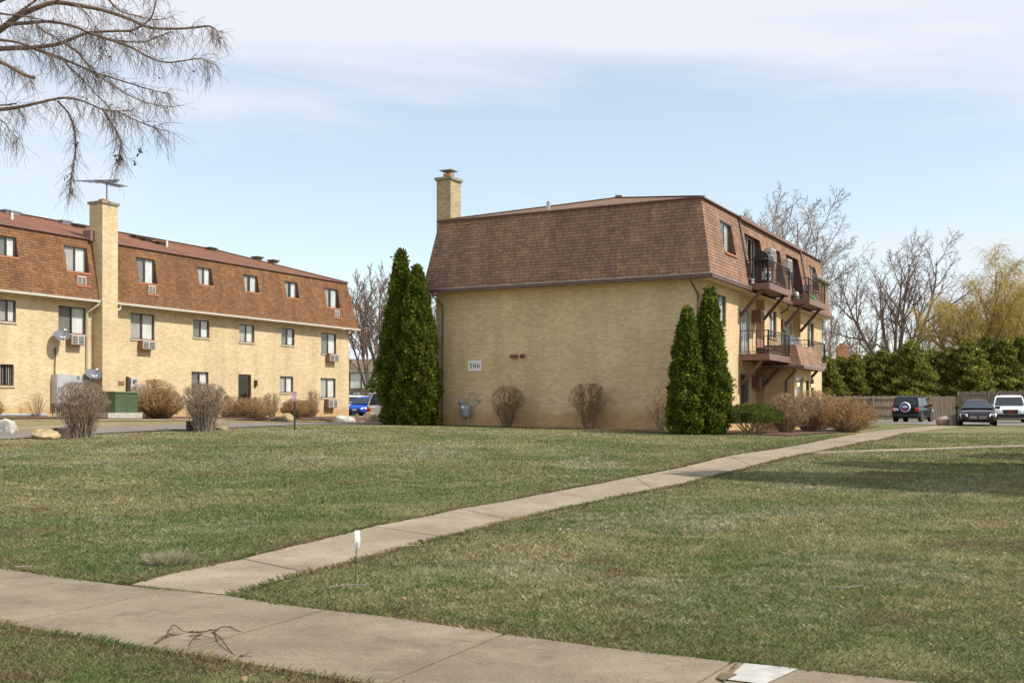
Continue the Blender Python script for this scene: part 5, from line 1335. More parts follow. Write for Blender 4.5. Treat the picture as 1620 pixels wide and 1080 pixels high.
    # wheels
    for sx in (-1, 1):
        for sy in (-1, 1):
            xw = sx*L*.30 + (0.06 if sx > 0 else 0.0)
            Mx = Matrix.Translation((xw, sy*(w-.10), wr)) @ Matrix.Rotation(R(90)*(-sy), 4, 'X')
            g = MB(); g.lathe([(wr*.55,-.11),(wr*.93,-.11),(wr,-.07),(wr,.06),(wr*.95,.10),(wr*.62,.105)], 20, M=Mx); wh = g.build('wheel', M_tyre, o, smooth=True, uv=False)
            g = MB(); g.lathe([(wr*.62,.08),(wr*.60,.108),(wr*.2,.098),(.03,.105)], 20, M=Mx); g.build('rim', M_rim, wh, smooth=True, uv=False)
            sp_ = MB()
            for kk in range(5):
                a = kk*2*math.pi/5+.3; a2 = a+.45
                sp_.poly([Mx @ Vector((wr*.56*math.cos(a),wr*.56*math.sin(a),.112)), Mx @ Vector((wr*.56*math.cos(a2),wr*.56*math.sin(a2),.112)), Mx @ Vector((wr*.2*math.cos((a+a2)/2),wr*.2*math.sin((a+a2)/2),.112))])
            pass
            g = MB(); g.lathe([(wr+.07,.085),(wr+.075,.1015)], 22, M=Mx)
            g.build('wheel_arch', M_plas, o, uv=False)
    # ends
    fx = L/2; g = MB()
    zt_f = hz_-.40
    if kind == 'suv':
        g.box(fx-.10, fx+.012, -w*.80, w*.80, gc+.06, gc+.30); g.build('bumper', M_plas, o, uv=False)
        g = MB(); g.box(fx-.15, fx+.016, -w*.42, w*.42, hz_-.44, hz_-.22); gr = g.build('grille', M_plas, o, uv=False)
        g = MB(); g.box(fx-.15, fx+.021, -w*.46, w*.46, hz_-.21, hz_-.185); g.box(fx-.15, fx+.021, -w*.42, w*.42, hz_-.475, hz_-.45); g.build('grille_trim', M_chr, gr, uv=False)
    else:
        g.box(fx-.14, fx+.010, -w*.62, w*.62, gc+.10, gc+.26); g.build('bumper_intake', M_plas, o, uv=False)
        g = MB(); g.box(fx-.16, fx+.014, -w*.46, w*.46, hz_-.42, hz_-.26); gr = g.build('grille', M_chr if kind == 'sedan' else M_plas, o, uv=False)
    for sy in (-1, 1):
        g = MB(); y0, y1 = sorted((sy*w*.56, sy*w*.90)); zc = hz_-.27 if kind == 'suv' else hz_-.25
        v0_ = len(g.v); xs0, xs1 = (fx-.04, fx-.34) if kind != 'suv' else (fx+.0, fx-.22)
        pts = [(xs0, sy*w*.54, zc-.08),(xs1, sy*w*.93, zc-.06),(xs1-.06, sy*w*.93, zc+.10),(xs0-.04, sy*w*.58, zc+.07)]
        n_ = Vector((1, sy*.55, .25)).normalized()*.075
        g.poly([Vector(q)+n_ for q in pts])
        for i in range(4):
            a, b_ = Vector(pts[i]), Vector(pts[(i+1)%4]); g.quad(a-n_*2, b_-n_*2, b_+n_, a+n_)
        g.build('headlight', M_hl, o, uv=False)
        g = MB(); g.box(-L/2-.015, -L/2+.16, min(sy*w*.70,sy*w*.93), max(sy*w*.70,sy*w*.93), hb-.34, hb-.08); tl = g.build('taillight', M_tl, o, uv=False)
        g = MB(); g.box(-L/2-.019, -L/2+.1, min(sy*w*.72,sy*w*.91), max(sy*w*.72,sy*w*.91), hb-.16, hb-.09); g.build('indicator', M_am, tl, uv=False)
        g = MB(); g.box(b1-.30, b1-.14, min(sy*w*.95,sy*(w+.20)), max(sy*w*.95,sy*(w+.20)), hb+.0, hb+.13); g.build('mirror', pm if kind != 'sedan' else M_plas, o, uv=False)
        if kind == 'suv':
            g = MB(); g.tube([(t0+.2, sy*wt*.86, H-.03),(t0+.3, sy*wt*.86, H+.045),(t1-.35, sy*wt*.86, H+.045),(t1-.25, sy*wt*.86, H-.02)], .018, 6); g.build('roof_rail', M_chr, o, uv=False)
    g = MB(); g.box(-L/2-.05, -L/2+.12, -w*.88, w*.88, gc+.10, gc+.28); g.build('rear_bumper', pm if lower is None else lower, o, uv=False)
    return o, gr
def rot_of(v_): return math.atan2(v_.y, v_.x)
# dark off-road car with a spare wheel, seen from behind
p = at(1444.5, 76); hd = R(57)
o, _ = car('parked_car', 'dark blue-black off-road car with a covered spare wheel on its back', p, hd, 4.4, 1.82, 1.76, paint('black_blue_paint', (0.008,0.009,0.016), 0.0), 'suv', M_plas)
xr = -2.2; Mx = Matrix.Translation((xr-.05, -.02, 1.0)) @ Matrix.Rotation(R(-90), 4, 'Y')
g = MB(); g.lathe([(.34,-.06),(.345,.02),(.33,.10),(.30,.13),(.05,.135)], 24, M=Mx); sw = g.build('spare_wheel', plain('spare_cover_white', (0.62,0.63,0.68), 0.5, var=.03), o, smooth=True, uv=False)
g = MB(); g.lathe([(.27,.134),(.26,.141)], 24, M=Mx); g.build('emblem_field', plain('emblem_blue', (0.05,0.045,0.22), 0.5), sw, uv=False)
g = MB(); zq = .146
def mp(a, c): return Mx @ Vector((c, a, zq))
g.poly([mp(.20,.02), mp(.08,.10), mp(-.06,.12), mp(-.20,.06), mp(-.16,-.02), mp(.0,-.03), mp(.12,-.02)]); g.build('emblem_bird', plain('emblem_white', (0.75,0.75,0.78), 0.5), sw, uv=False)
g = MB(); g.poly([mp(.18,-.05), mp(.04,-.06), mp(-.16,-.05), mp(-.12,-.11), mp(.0,-.14), mp(.12,-.12)]); g.build('emblem_stripes', plain('emblem_red', (0.5,0.03,0.04), 0.5), sw, uv=False)
g = MB(); g.box(xr-.055, xr-.02, .42, .74, .78, .93); g.build('licence_plate', M_plate, o, uv=False)
# dark saloon, front on
p = at(1545, 60.5); o, gr = car('parked_car', 'dark maroon-black saloon car facing the camera at the end of the footpath', p, rot_of(-U)+R(7), 4.75, 1.86, 1.42, paint('maroon_black_paint', (0.016,0.006,0.008), 0.0), 'sedan')
g = MB(); Mx = Matrix.Translation((4.75/2+.018, 0, .80-.34)) @ Matrix.Rotation(R(90), 4, 'Y'); g.lathe([(.055,-.01),(.055,.012),(.02,.014)], 12, M=Mx); g.box(4.75/2+.01, 4.75/2+.03, -.012,.012,.80-.44,.80-.24); g.build('badge', M_black, gr, uv=False)
for k in range(5):
    pass
g = MB()
for k in range(6): g.box(4.75/2+.0145, 4.75/2+.017, -.42, .42, .395+k*.025, .405+k*.025)
g.build('grille_bars', M_plas, gr, uv=False)
p = at(1596, 70.5); o, gr = car('parked_car', 'white off-road car with a dark grille parked right of the dark saloon', p, rot_of(-U)+R(6), 4.9, 1.98, 1.76, paint('white_car_paint', (0.78,0.78,0.77), 0.0), 'suv', M_plas)
def text_mesh(name, s, size, mat, parent, M, ext=0.004):
    cu = bpy.data.curves.new(name, 'FONT'); cu.body = s; cu.size = size; cu.extrude = ext; cu.align_x = 'CENTER'; cu.align_y = 'CENTER'; cu.offset = size*0.03
    tmp = bpy.data.objects.new(name, cu); col.objects.link(tmp); dg = bpy.context.evaluated_depsgraph_get(); dg.update()
    me = bpy.data.meshes.new_from_object(tmp.evaluated_get(dg)); bpy.data.objects.remove(tmp); bpy.data.curves.remove(cu)
    me.materials.clear(); me.materials.append(mat); me.transform(M); o_ = bpy.data.objects.new(name, me); col.objects.link(o_); o_.parent = parent; return o_
M_redb = plain('red_badge', (0.55,0.02,0.03), 0.4, var=.03)
# local car axes: text x -> -y of the car seen from the front means +y to the viewer's right
Mt = Matrix.Translation((4.9/2+.030, 0, 1.02-.33)) @ Matrix(((0,0,1,0),(1,0,0,0),(0,1,0,0),(0,0,0,1)))
text_mesh('badge_lettering', 'GMC', 0.16, M_redb, gr, Mt)
# cars between the buildings
p = at(577, 86); car('parked_car', 'bright blue hatchback parked between the two buildings, front towards the lawn', p, rot_of(-U)+R(13), 4.1, 1.76, 1.50, paint('bright_blue_paint', (0.012,0.075,0.52), 0.25), 'hatch')
g = MB(); o = [q for q in bpy.data.objects if q.get('label','').startswith('bright blue')][0]; g.box(4.1/2+.012, 4.1/2+.03, -.17, .17, .40, .52); g.build('licence_plate', M_plate, o, uv=False)
p = at(556, 90); car('parked_car', 'white car behind the blue hatchback, half hidden by the corner of the long building', p, rot_of(-U)+R(10), 4.5, 1.84, 1.62, paint('pearl_white_paint', (0.8,0.8,0.8), 0.0), 'suv', M_plas)
p = at(641, 63.5); car('parked_car', 'white high off-road car seen from behind, mostly hidden by the tall evergreens', p, rot_of(U)+R(2), 5.1, 2.0, 1.88, paint('silver_white_paint', (0.7,0.7,0.7), 0.1), 'suv', M_plas)

# ------------------------------------------------------------------ fences and far houses
m, t, b = newmat('weathered_fence_boards'); v = coords(t)
mp_ = N(t, 'ShaderNodeMapping'); t.links.new(v, mp_.inputs['Vector']); mp_.inputs['Scale'].default_value = (7, 7, 0.7)
c0 = ramp(t, noise(t, mp_.outputs[0], 1.0, 5, .65), [(0.3,(0.14,0.105,0.082)),(0.5,(0.235,0.18,0.14)),(0.72,(0.34,0.265,0.205))])
t.links.new(c0, b.inputs['Base Color']); b.inputs['Roughness'].default_value = .9; M_fence = m
def fence(label, A, B, h, seed, rails=True, pw=0.14):
    rg = random.Random(seed); d_ = (B-A); d_.z = 0; L = d_.length; d_.normalize(); an = math.atan2(d_.y, d_.x)
    o = thing('wooden_fence', label, 'fence', (A.x, A.y, 0), an, 'board fences')
    pm_ = MB(); n = int(L/pw)
    for i in range(n):
        x = i*pw; q = A+d_*x; z0 = gz(q.x, q.y); hh = h+rg.uniform(-.05,.04); y = rg.uniform(-.008,.008)
        pm_.box(x+.004, x+pw-.004, y, y+.022, z0+.03, z0+hh)
    pm_.build('boards', M_fence, o)
    rl = MB()
    for x in np.arange(0, L-2.3, 2.4):
        q = A+d_*float(x); q2 = A+d_*float(x+2.4); z0, z1 = gz(q.x,q.y), gz(q2.x,q2.y)
        for fz in (.22,.58,.9): rl.beam((x,-.045,z0+h*fz),(x+2.4,-.045,z1+h*fz), .05,.09)
    rl.build('rails', M_fence, o)
    for x in np.arange(0, L, 2.4):
        q = A+d_*float(x); z0 = gz(q.x,q.y); p_ = MB(); p_.box(x-.06,x+.06,-.14,-.07,z0-.1,z0+h+.03); p_.build('post', M_fence, o)
    return o
fence('long weathered board fence with rails, from behind the brick building to the dark saloon car', at(1290, 93), at(1513, 93), 2.0, 1)
fence('taller weathered board fence behind the white off-road car at the right', at(1516, 91.5), at(1720, 86), 2.35, 2)
fence('low grey board fence behind the blue hatchback', at(520, 101), at(640, 101), 1.7, 3)
# far house on the left gap
M_shr = shinglemat('weathered_house_shingle', (0.27,0.20,0.15), (0.22,0.16,0.12), (0.12,0.09,0.07), (0.30,0.22,0.16))
M_sid = plain('taupe_siding', (0.23,0.18,0.14), 0.8, var=.1)
p = at(553, 108); HL = thing('panelled_house', 'far house with white panels and dark battens, between the two brick buildings', 'house', (p.x-6, p.y, p.z), 0)
zr0, zr1, zp0, zw = zat(588,108)-p.z, zat(567,108)-p.z, zat(614,108)-p.z, 0
g = MB(); g.box(0,17,0,8,-.3,zr0); g.build('wall', M_sid, HL)
g = MB()
g.quad((-.3,-.3,zr0+.01),(17.3,-.3,zr0+.01),(17.3,1.2,zr1),(-.3,1.2,zr1)); g.quad((-.3,1.2,zr1),(17.3,1.2,zr1),(17.3,8.3,zr1+.2),(-.3,8.3,zr1+.2)); g.build('roof', M_shr, HL)
g = MB(); g.box(0,17,-.03,-.003,zp0,zr0-.12); g.build('panel', M_white, HL)
g = MB()
for k in range(16): g.box(.25+k*1.14,.37+k*1.14,-.07,-.031,zp0,zr0-.12)
g.box(0,17,-.08,-.031,zr0-.119,zr0+.0); g.build('battens', M_frame, HL)
for k in range(9): 
    z = .25+k*.28
    if z+.03 < zp0: 
        g = MB(); g.box(0,17,-.02,-.003,z,z+.02); g.build('siding_board', M_sid, HL)
a, c = [(q-553)/F*108+6 for q in (559,569)]
make_window(HL, a, c, zat(629,108)-p.z, zat(620.5,108)-p.z, -.05, sill=None, curt='none', fw=.12, frame=M_white, seed=8)
a, c = [(q-553)/F*108+6 for q in (580,588)]
make_window(HL, a, c, zat(629,108)-p.z, zat(621,108)-p.z, -.05, sill=None, curt='none', fw=.12, frame=M_white, seed=9)
# far house beyond the hedge
p = at(1343, 132); HR = thing('distant_house', 'distant house with a grey roof and a red-brick chimney, beyond the evergreen hedge', 'house', (p.x, p.y, p.z), 0)
ze, zg_ = zat(582,132)-p.z, zat(562,132)-p.z
g = MB(); g.box(-2,12,0,9,-.3,ze); g.build('wall', M_white, HR)
g = MB(); g.quad((-2.4,-.4,ze+.01),(12.4,-.4,ze+.01),(12.4,4.5,zg_),(-2.4,4.5,zg_)); g.quad((-2.4,9.4,ze+.01),(12.4,9.4,ze+.01),(12.4,4.5,zg_),(-2.4,4.5,zg_)); g.build('roof', plain('grey_roof',(0.34,0.33,0.34),.9,var=.1), HR)
g = MB(); g.box(-.75,.55,1.8,2.7,ze-.5,zat(546,132)-p.z); chh = g.build('chimney', plain('orange_brick',(0.36,0.17,0.08),.9,var=.2,scale=5), HR)
g = MB(); g.box(-.42,.12,2.0,2.5,zat(546,132)-p.z+.002,zat(541,132)-p.z); g.build('flue', M_clay, chh)

# ------------------------------------------------------------------ boulders, stumps, small things
def stone(c, name): return plain(name, c, .9, var=.4, scale=5, bmp=.8)
M_rockw = stone((0.50,0.46,0.41),'pale_granite'); M_rocky = stone((0.42,0.32,0.17),'yellow_limestone'); M_rockd = stone((0.17,0.135,0.105),'dark_brown_stone'); M_rockm = stone((0.25,0.21,0.13),'mossy_stone'); M_rockt = stone((0.31,0.235,0.165),'tan_stone')
def boulder(label, p, wx, wy, h, mat, seed, group='boulders edging the drive', cat='boulder'):
    rng = np.random.default_rng(seed); import bmesh; h *= 1.3
    bm = bmesh.new(); bmesh.ops.create_icosphere(bm, subdivisions=4, radius=1.0)
    ax = rng.normal(size=(14,3)); ax /= np.linalg.norm(ax,axis=1)[:,None]; off = rng.uniform(.62,.92,14)
    for v_ in bm.verts:
        q = np.array(v_.co); n_ = q/np.linalg.norm(q); s = 1.0
        for a, f in zip(ax, off):
            dd = float(n_@a)
            if dd > .05: s = min(s, f/dd)
        s *= 1+.05*math.sin(n_[0]*9+seed)*math.sin(n_[1]*11)*math.sin(n_[2]*8+1)
        v_.co = Vector((n_[0]*s*wx*.66, n_[1]*s*wy*.66, n_[2]*s*h*.95+h*.38))
    me = bpy.data.meshes.new('boulder'); bm.to_mesh(me); bm.free(); me.materials.append(mat); me.shade_smooth(); me.set_sharp_from_angle(angle=R(28))
    o_ = bpy.data.objects.new('boulder', me); col.objects.link(o_); o_.location = p; return tag(o_, label, cat, group)
def pw(px, D, dpx): return dpx/F*D
p = at(13,33.2); boulder('pale grey boulder left of the drive at the left edge of the picture', p, .55,.5,hgt(p,672), M_rockw, 1)
p = at(74,30.8); boulder('yellow limestone boulder at the foot of the big grey shrub', p, .62,.5,hgt(p,684), M_rocky, 2)
p = at(346,37.0); boulder('mossy rock right of the big bare shrub by the drive', p, .62,.55,hgt(p,669), M_rockm, 3)
p = near_left(442,9.2); boulder('dark brown boulder left of the red and white sign post', p, .68,.6,hgt(p,662), M_rockd, 4)
p = near_left(454,9.0); boulder('small yellow stone beside the dark brown boulder', p, .5,.4,.22, M_rocky, 5)
p = near_left(545,8.5); boulder('white granite boulder on the brown grass before the blue car', p, .85,.6,hgt(p,661), M_rockw, 6)
p = at(585,55); boulder('tan boulder beside the rear wheel of the half-hidden white car', p, .68,.6,hgt(p,659.5), M_rockt, 7)
p = at(267,36.0); boulder('small white stone lying at the edge of the drive', p, .28,.2,.07, M_rockw, 8)
p = at(1492,61); boulder('pale boulder left of the dark saloon car', p, .58,.5,.34, M_rockt, 9, None)
def stump(label, p, r, h, seed, mat, name='wooden_stump', cat='stump'):
    g = MB(); rg = random.Random(seed); n = 14; prof = []
    g.lathe([(r*1.12,-.05),(r*1.02,.08),(r*.97,h*.7),(r,h-.01),(r*.96,h)], n); g.v = [(x*(1+.06*math.sin(3*math.atan2(y,x)+seed)), y*(1+.06*math.sin(3*math.atan2(y,x)+seed)), z) for x,y,z in g.v]
    o_ = g.build(name, mat, None, smooth=True, ang=50); o_.location = p; return tag(o_, label, cat)
M_stump = plain('dark_weathered_wood', (0.075,0.05,0.04), .95, var=.4, scale=9, bmp=.8); M_gpost = plain('grey_weathered_wood', (0.27,0.235,0.205), .95, var=.3, scale=9, bmp=.6)
stump('dark weathered stump between the yellow boulder and the big grey shrub', at(97,31.0), .24,.30,1,M_stump)
stump('dark wooden stump at the left foot of the second big shrub by the drive', at(300,35.6), .115,.32,2,M_stump)
stump('short thick grey post between the pale boulder and the dark saloon car', at(1508,60.5), .22,.62,3,M_gpost,'wooden_bollard','post')
# number sign on the end wall
def wall_pt(px, py):
    k = (px-810)/F; t_ = (MC.x-k*MC.y)/(0.8846+k*0.4665); d = MC.y+0.4665*t_; return t_, zat(py, d)
def wall_empty(name, label, cat, px, py, group=None):
    """origin on the end wall; local x runs to the viewer's right along it, -y points out of the wall"""
    t_, z = wall_pt(px, py); q = MC+Wl*t_
    return thing(name, label, cat, (q.x, q.y, z), math.atan2(-Wl.y, -Wl.x), group)
o = wall_empty('number_sign', 'square white number sign with 106 in black on the end wall', 'sign', 751.5, 578.5)
t1, z1 = wall_pt(741, 587.2); t2, z2 = wall_pt(762, 570); ww = (t1-t2); hh = z2-z1
M_signw = plain('sign_white', (0.80,0.79,0.74), .5, var=.02)
g = MB(); g.box(-ww/2, ww/2, -.03, -.003, -hh/2, hh/2); g.build('panel', M_signw, o)
def ringpoly(mb, cx_, cz, ro, rzo, ri, rzi, y, a0=0, a1=360, n=28, dx=0):
    for i in range(n):
        t0, t1 = R(a0+(a1-a0)*i/n), R(a0+(a1-a0)*(i+1)/n)
        pt = lambda rx, rz_, t, d: (cx_+d+rx*math.cos(t), y, cz+rz_*math.sin(t))
        mb.quad(pt(ro,rzo,t0,0), pt(ro,rzo,t1,0), pt(ri,rzi,t1,dx), pt(ri,rzi,t0,dx))
dg_ = MB(); y = -.034; s = hh*.46/2      # half height of the figures
# 1
x1 = -ww*.27; dg_.quad((x1-.22*s,y,-s*.9),(x1+.22*s,y,-s*.9),(x1+.22*s,y,s),(x1-.22*s,y,s)); dg_.quad((x1-.45*s,y,-s),(x1+.45*s,y,-s),(x1+.45*s,y,-s*.9),(x1-.45*s,y,-s*.9)); dg_.poly([(x1-.17*s,y,s),(x1-.5*s,y,s*.80),(x1-.5*s,y,s*.70),(x1-.17*s,y,s*.78)])
# 0
ringpoly(dg_, 0.0, 0, .66*s, s, .26*s, .90*s, y)
# 6
x6 = ww*.28; ringpoly(dg_, x6, -.36*s, .64*s, .64*s, .24*s, .54*s, y)
ringpoly(dg_, x6+.35*s, -.36*s, .95*s, 1.36*s, .66*s, 1.28*s, y, 88, 180, 14, 0.02*s)
dg_.lathe([(.13*s,0),(.0,.001)], 12, M=Matrix.Translation((x6+.40*s,y,.86*s)) @ Matrix.Rotation(R(90),4,'X'))
dg_.build('numerals', M_black, o)
M_red = plain('rust_red_metal', (0.23,0.075,0.045), .6, var=.2)
o = wall_empty('wall_floodlight', 'rust-red oblong box light on the end wall above the shrub, left of its pair', 'light', 814.5, 563.7, 'red lights on the end wall'); g = MB(); g.box(-.14,.14,-.17,-.003,-.065,.065); h_ = g.build('housing', M_red, o); g = MB(); g.box(-.12,.12,-.174,-.1705,-.05,.05); g.build('lens', M_frame, h_)
o = wall_empty('wall_floodlight', 'small rust-red lamp head on a round base on the end wall, right of its pair', 'light', 828.7, 562.5, 'red lights on the end wall'); g = MB(); g.lathe([(.06,0),(.06,.04),(.03,.05)],12,M=Matrix.Rotation(R(90),4,'X')); g.build('base', M_red, o); g = MB(); Mx = Matrix.Translation((0,-.13,-.01)) @ Matrix.Rotation(R(115),4,'X'); g.lathe([(.05,-.08),(.06,-.02),(.10,.07),(.095,.08)],14,M=Mx); g.build('lamp_head', M_red, o)
# gas meter
o = wall_empty('gas_meter', 'grey gas meter with its pipes at the foot of the end wall', 'gas meter', 746, 671); M_gas = plain('blue_grey_enamel',(0.27,0.31,0.34),.5,var=.15)
g = MB(); Mx = Matrix.Translation((-.09,-.28,.58)); g.lathe([(.05,-.30),(.16,-.27),(.21,-.12),(.215,.06),(.21,.16),(.19,.19),(.03,.20)],14,M=Mx); g.v = [(x if True else 0, y*.78-.06, z) for x,y,z in g.v]; g.build('meter_body', M_gas, o, smooth=True)
g = MB(); g.tube([(-.20,-.28,.74),(-.20,-.28,.95),(-.33,-.28,.97),(-.36,-.28,.80),(-.36,-.28,-.1)],.025,8); g.build('inlet_pipe', M_gas, o, smooth=True)
g = MB(); Mx = Matrix.Translation((-.33,-.30,.93)) @ Matrix.Rotation(R(90),4,'X'); g.lathe([(.13,-.04),(.135,0),(.10,.03),(.05,.09),(.03,.10)],14,M=Mx); g.build('regulator', M_gas, o, smooth=True)
g = MB(); Mx = Matrix.Translation((-.17,-.44,.70)) @ Matrix.Rotation(R(90),4,'X'); g.lathe([(.07,-.05),(.075,.0),(.04,.03)],12,M=Mx); g.build('dial', M_white, o, smooth=True)
g = MB(); g.tube([(.06,-.28,.76),(.06,-.28,1.22),(.12,-.28,1.28),(.30,-.28,1.28),(.36,-.28,1.22),(.36,-.22,.98),(.40,-.02,.93)],.028,8); g.build('outlet_pipe', M_gas, o, smooth=True)
g = MB(); g.tube([(.0,-.30,.30),(.0,-.30,-.1)],.022,8); g.build('support_leg', M_gas, o)

# things on and by the long building: local frame of its facade
def left_empty(name, label, cat, px, py, out_=0.0, group=None):
    s, q = on_line(LC, px, out_); return thing(name, label, cat, (q.x, q.y, zat(py, q.y)), ROT, group)
M_dish = plain('blue_grey_dish', (0.12,0.14,0.17), .7, 0, var=.08); M_logo = plain('pale_print', (0.72,0.72,0.72), .5, var=.02)
def dish(label, root, r, tilt, mast, arm=True):
    Mx = Matrix.Translation((.0,-.42,.0)) @ Matrix.Rotation(R(-24),4,'Z') @ Matrix.Rotation(R(90-tilt),4,'X')
    g = MB(); g.lathe([(.02,-.0),(r*.4,.02),(r*.75,.07),(r,.13),(r*1.01,.125),(r*.75,.06),(r*.4,.008),(.02,-.012)],24,M=Mx); g.v=[v_ for v_ in g.v]; d_ = g.build('dish', M_dish, root, smooth=True, ang=60)
    g = MB()
    def lp(a, c): 
        rr = math.hypot(a,c); return Mx @ Vector((a, c, .004+.13*(rr/r)**2+.004))
    for (ax,ay,sw_,sh_) in ((.05,.02,.16,.05),(.10,-.05,.12,.06),(-.02,.06,.06,.03),(.16,.03,.05,.07)):
        n_ = 4
        for i in range(n_): g.quad(lp(ax*r/.35-sw_/2+sw_*i/n_,ay-sh_/2), lp(ax*r/.35-sw_/2+sw_*(i+1)/n_,ay-sh_/2), lp(ax*r/.35-sw_/2+sw_*(i+1)/n_,ay+sh_/2), lp(ax*r/.35-sw_/2+sw_*i/n_,ay+sh_/2))
    g.build('printed_mark', M_logo, d_)
    g = MB(); lo = Mx @ Vector((0,-r*.95,.12)); tip = Mx @ Vector((0,-r*.75,.62)); g.tube([Mx @ Vector((0,0,-.05)), lo+Vector((0,.03,-.04)), tip],.016,6); g.build('feed_arm', M_galv, root)
    g = MB(); g.beam(tip, tip+(Mx.to_3x3() @ Vector((0,.3,-.9))).normalized()*.14, .09,.07); g.build('feed_horn', M_galv, root)
    g = MB(); g.tube([Mx @ Vector((0,0,-.03)),(0,-.30,-.12),(0,-.30,-.35)],.03,8); g.tube([(0,-.30,-.32),(0,-.01,-.62)],.025,8); g.box(-.1,.1,-.03,-.002,-.75,-.5); g.build('mast', M_galv, root)
    if mast:
        g = MB(); g.tube([(-.02,-.06,-.45),(-.08,-.06,-mast)],.022,8); g.build('conduit', M_frame, root)
DGp = 'satellite dishes on the long building'
o = left_empty('satellite_dish', 'grey satellite dish with a pale mark, higher of the two, below the second floor window', 'satellite dish', 87, 534, 0, DGp); dish('', o, .37, 52, 2.3)
o = left_empty('satellite_dish', 'grey satellite dish behind the big bare shrub, lower of the two, beside the cream downspout', 'satellite dish', 137, 595, 0, DGp); dish('', o, .38, 52, 1.6)
M_meter = plain('pale_grey_cabinet', (0.47,0.48,0.49), .5, .2, var=.12)
def meters(root, cols_, rows, dx, dz, x0, z0):
    for i in range(cols_):
        for j in range(rows):
            Mx = Matrix.Translation((x0+i*dx,-.24,z0+j*dz)) @ Matrix.Rotation(R(90),4,'X'); g = MB(); g.lathe([(.085,-.04),(.085,.05),(.07,.10),(.02,.11)],14,M=Mx); mm = g.build('meter_dial', M_galv, root, smooth=True)
            g = MB(); g.lathe([(.05,.112),(.04,.116)],10,M=Mx); g.build('dial_face', M_plas, mm)
s, q = on_line(LC, 81, 0)
z0_ = gz(q.x,q.y); o = thing('meter_cabinet', 'tall grey electricity cabinet with a bank of round meters, behind the big bare shrub', 'meter cabinet', (q.x,q.y,z0_), ROT)
g = MB(); g.box(0,.95,-.38,-.003,.62,1.98); g.build('cabinet', M_meter, o); g = MB(); g.box(.05,.90,-.395,-.381,.68,1.92); g.build('cabinet_door', M_meter, o)
g = MB(); g.box(1.0,2.05,-.23,-.003,.50,1.75); g.build('meter_bank', M_meter, o); meters(o, 4, 4, .25, .29, 1.14, .72)
g = MB(); g.box(1.15,1.32,-.14,-.003,1.78,1.95); g.box(1.45,1.9,-.18,-.003,1.70+.06,1.95); g.build('junction_box', M_meter, o)
for x in (.1,.35,.6,1.2,1.8):
    g = MB(); g.tube([(x,-.18,.62 if x<1 else .5),(x,-.18,-.1)],.035,8); g.build('conduit', M_galv, o)
s, q = on_line(LC, 202, 0); z0_ = gz(q.x,q.y); o = thing('meter_stack', 'narrow grey stack of round electricity meters right of the green transformer box', 'meter cabinet', (q.x,q.y,z0_), ROT)
g = MB(); g.box(0,.42,-.23,-.003,.45,1.95); g.build('meter_bank', M_meter, o); meters(o, 1, 4, .2, .32, .2, .85)
g = MB(); g.box(.46,.95,-.18,-.003,.7,1.62); g.build('meter_bank', M_meter, o); g = MB(); g.box(-.12,-.02,-.12,-.003,.4,2.0); g.build('raceway', M_frame, o)
for x in (.08,.22,.36): 
    g = MB(); g.tube([(x,-.15,.45),(x,-.15,-.1)],.03,8); g.build('conduit', M_galv, o)
# transformer
s, q = on_line(LC, 189, 3.0); zt0 = gz(q.x,q.y); o = thing('transformer_box', 'green steel transformer box on a concrete base', 'transformer', (q.x,q.y,zt0), ROT)
M_green = plain('transformer_green', (0.070,0.105,0.055), .5, var=.1)
g = MB(); g.box(-1.25,.75,-.65,.65,-.2,.27); g.build('concrete_base', M_concw, o)
g = MB(); g.box(-.70,.62,-.5,.5,.272,1.17); bx = g.build('cabinet', M_green, o); g = MB(); g.box(-.74,.66,-.55,.54,1.172,1.23); g.build('lid', plain('transformer_lid',(0.17,0.24,0.13),.45), bx)
g = MB(); g.box(-.06,-.05,-.505,-.5005,.30,1.15); g.box(.56,.565,-.505,-.5005,.3,1.15); g.build('door_seam', M_plas, bx)
g = MB(); g.box(.05,.3,-.506,-.5005,.75,.95); g.build('door_handle', M_green, bx)
# ground pipe
g = MB(); pts = []
for px in (-60,-20,10,35,60,74): 
    s, q = on_line(LC, px, .55); pts.append((q.x,q.y,gz(q.x,q.y)+.12))
g.tube(pts,.06,8); o = g.build('drain_pipe', M_galv, None, smooth=True); tag(o, 'grey pipe lying along the foot of the wall at the far left', 'pipe')
# aerial on the front chimney
q = LO + U*(LL*0+cxm) + NV*(-cym); zc = LZ + lz(172,322)-.18+.12
o = thing('tv_aerial', 'long rooftop television aerial on the chimney of the long building', 'aerial', (q.x+.15,q.y,zc), 0)
g = MB(); g.tube([(0,0,-.02),(0,0,.98)],.03,8); g.build('mast', M_iron, o)
g = MB(); bdir = Vector((.82,-.50,-.26)).normalized(); a = Vector((0,0,.95))-bdir*.85; c = Vector((0,0,.95))+bdir*1.1; g.beam(a, c, .06,.06); g.build('boom', M_iron, o)
side_ = Vector((.88,.42,0.09))
for k in range(11):
    pq = a.lerp(c, k/10); Lk = 1.15-.16*k if k < 5 else .30; g = MB(); g.tube([pq-side_*Lk-Vector((0,0,0.02)), pq+side_*Lk+Vector((0,0,.02))],.015,5); g.build('element', M_iron, o)

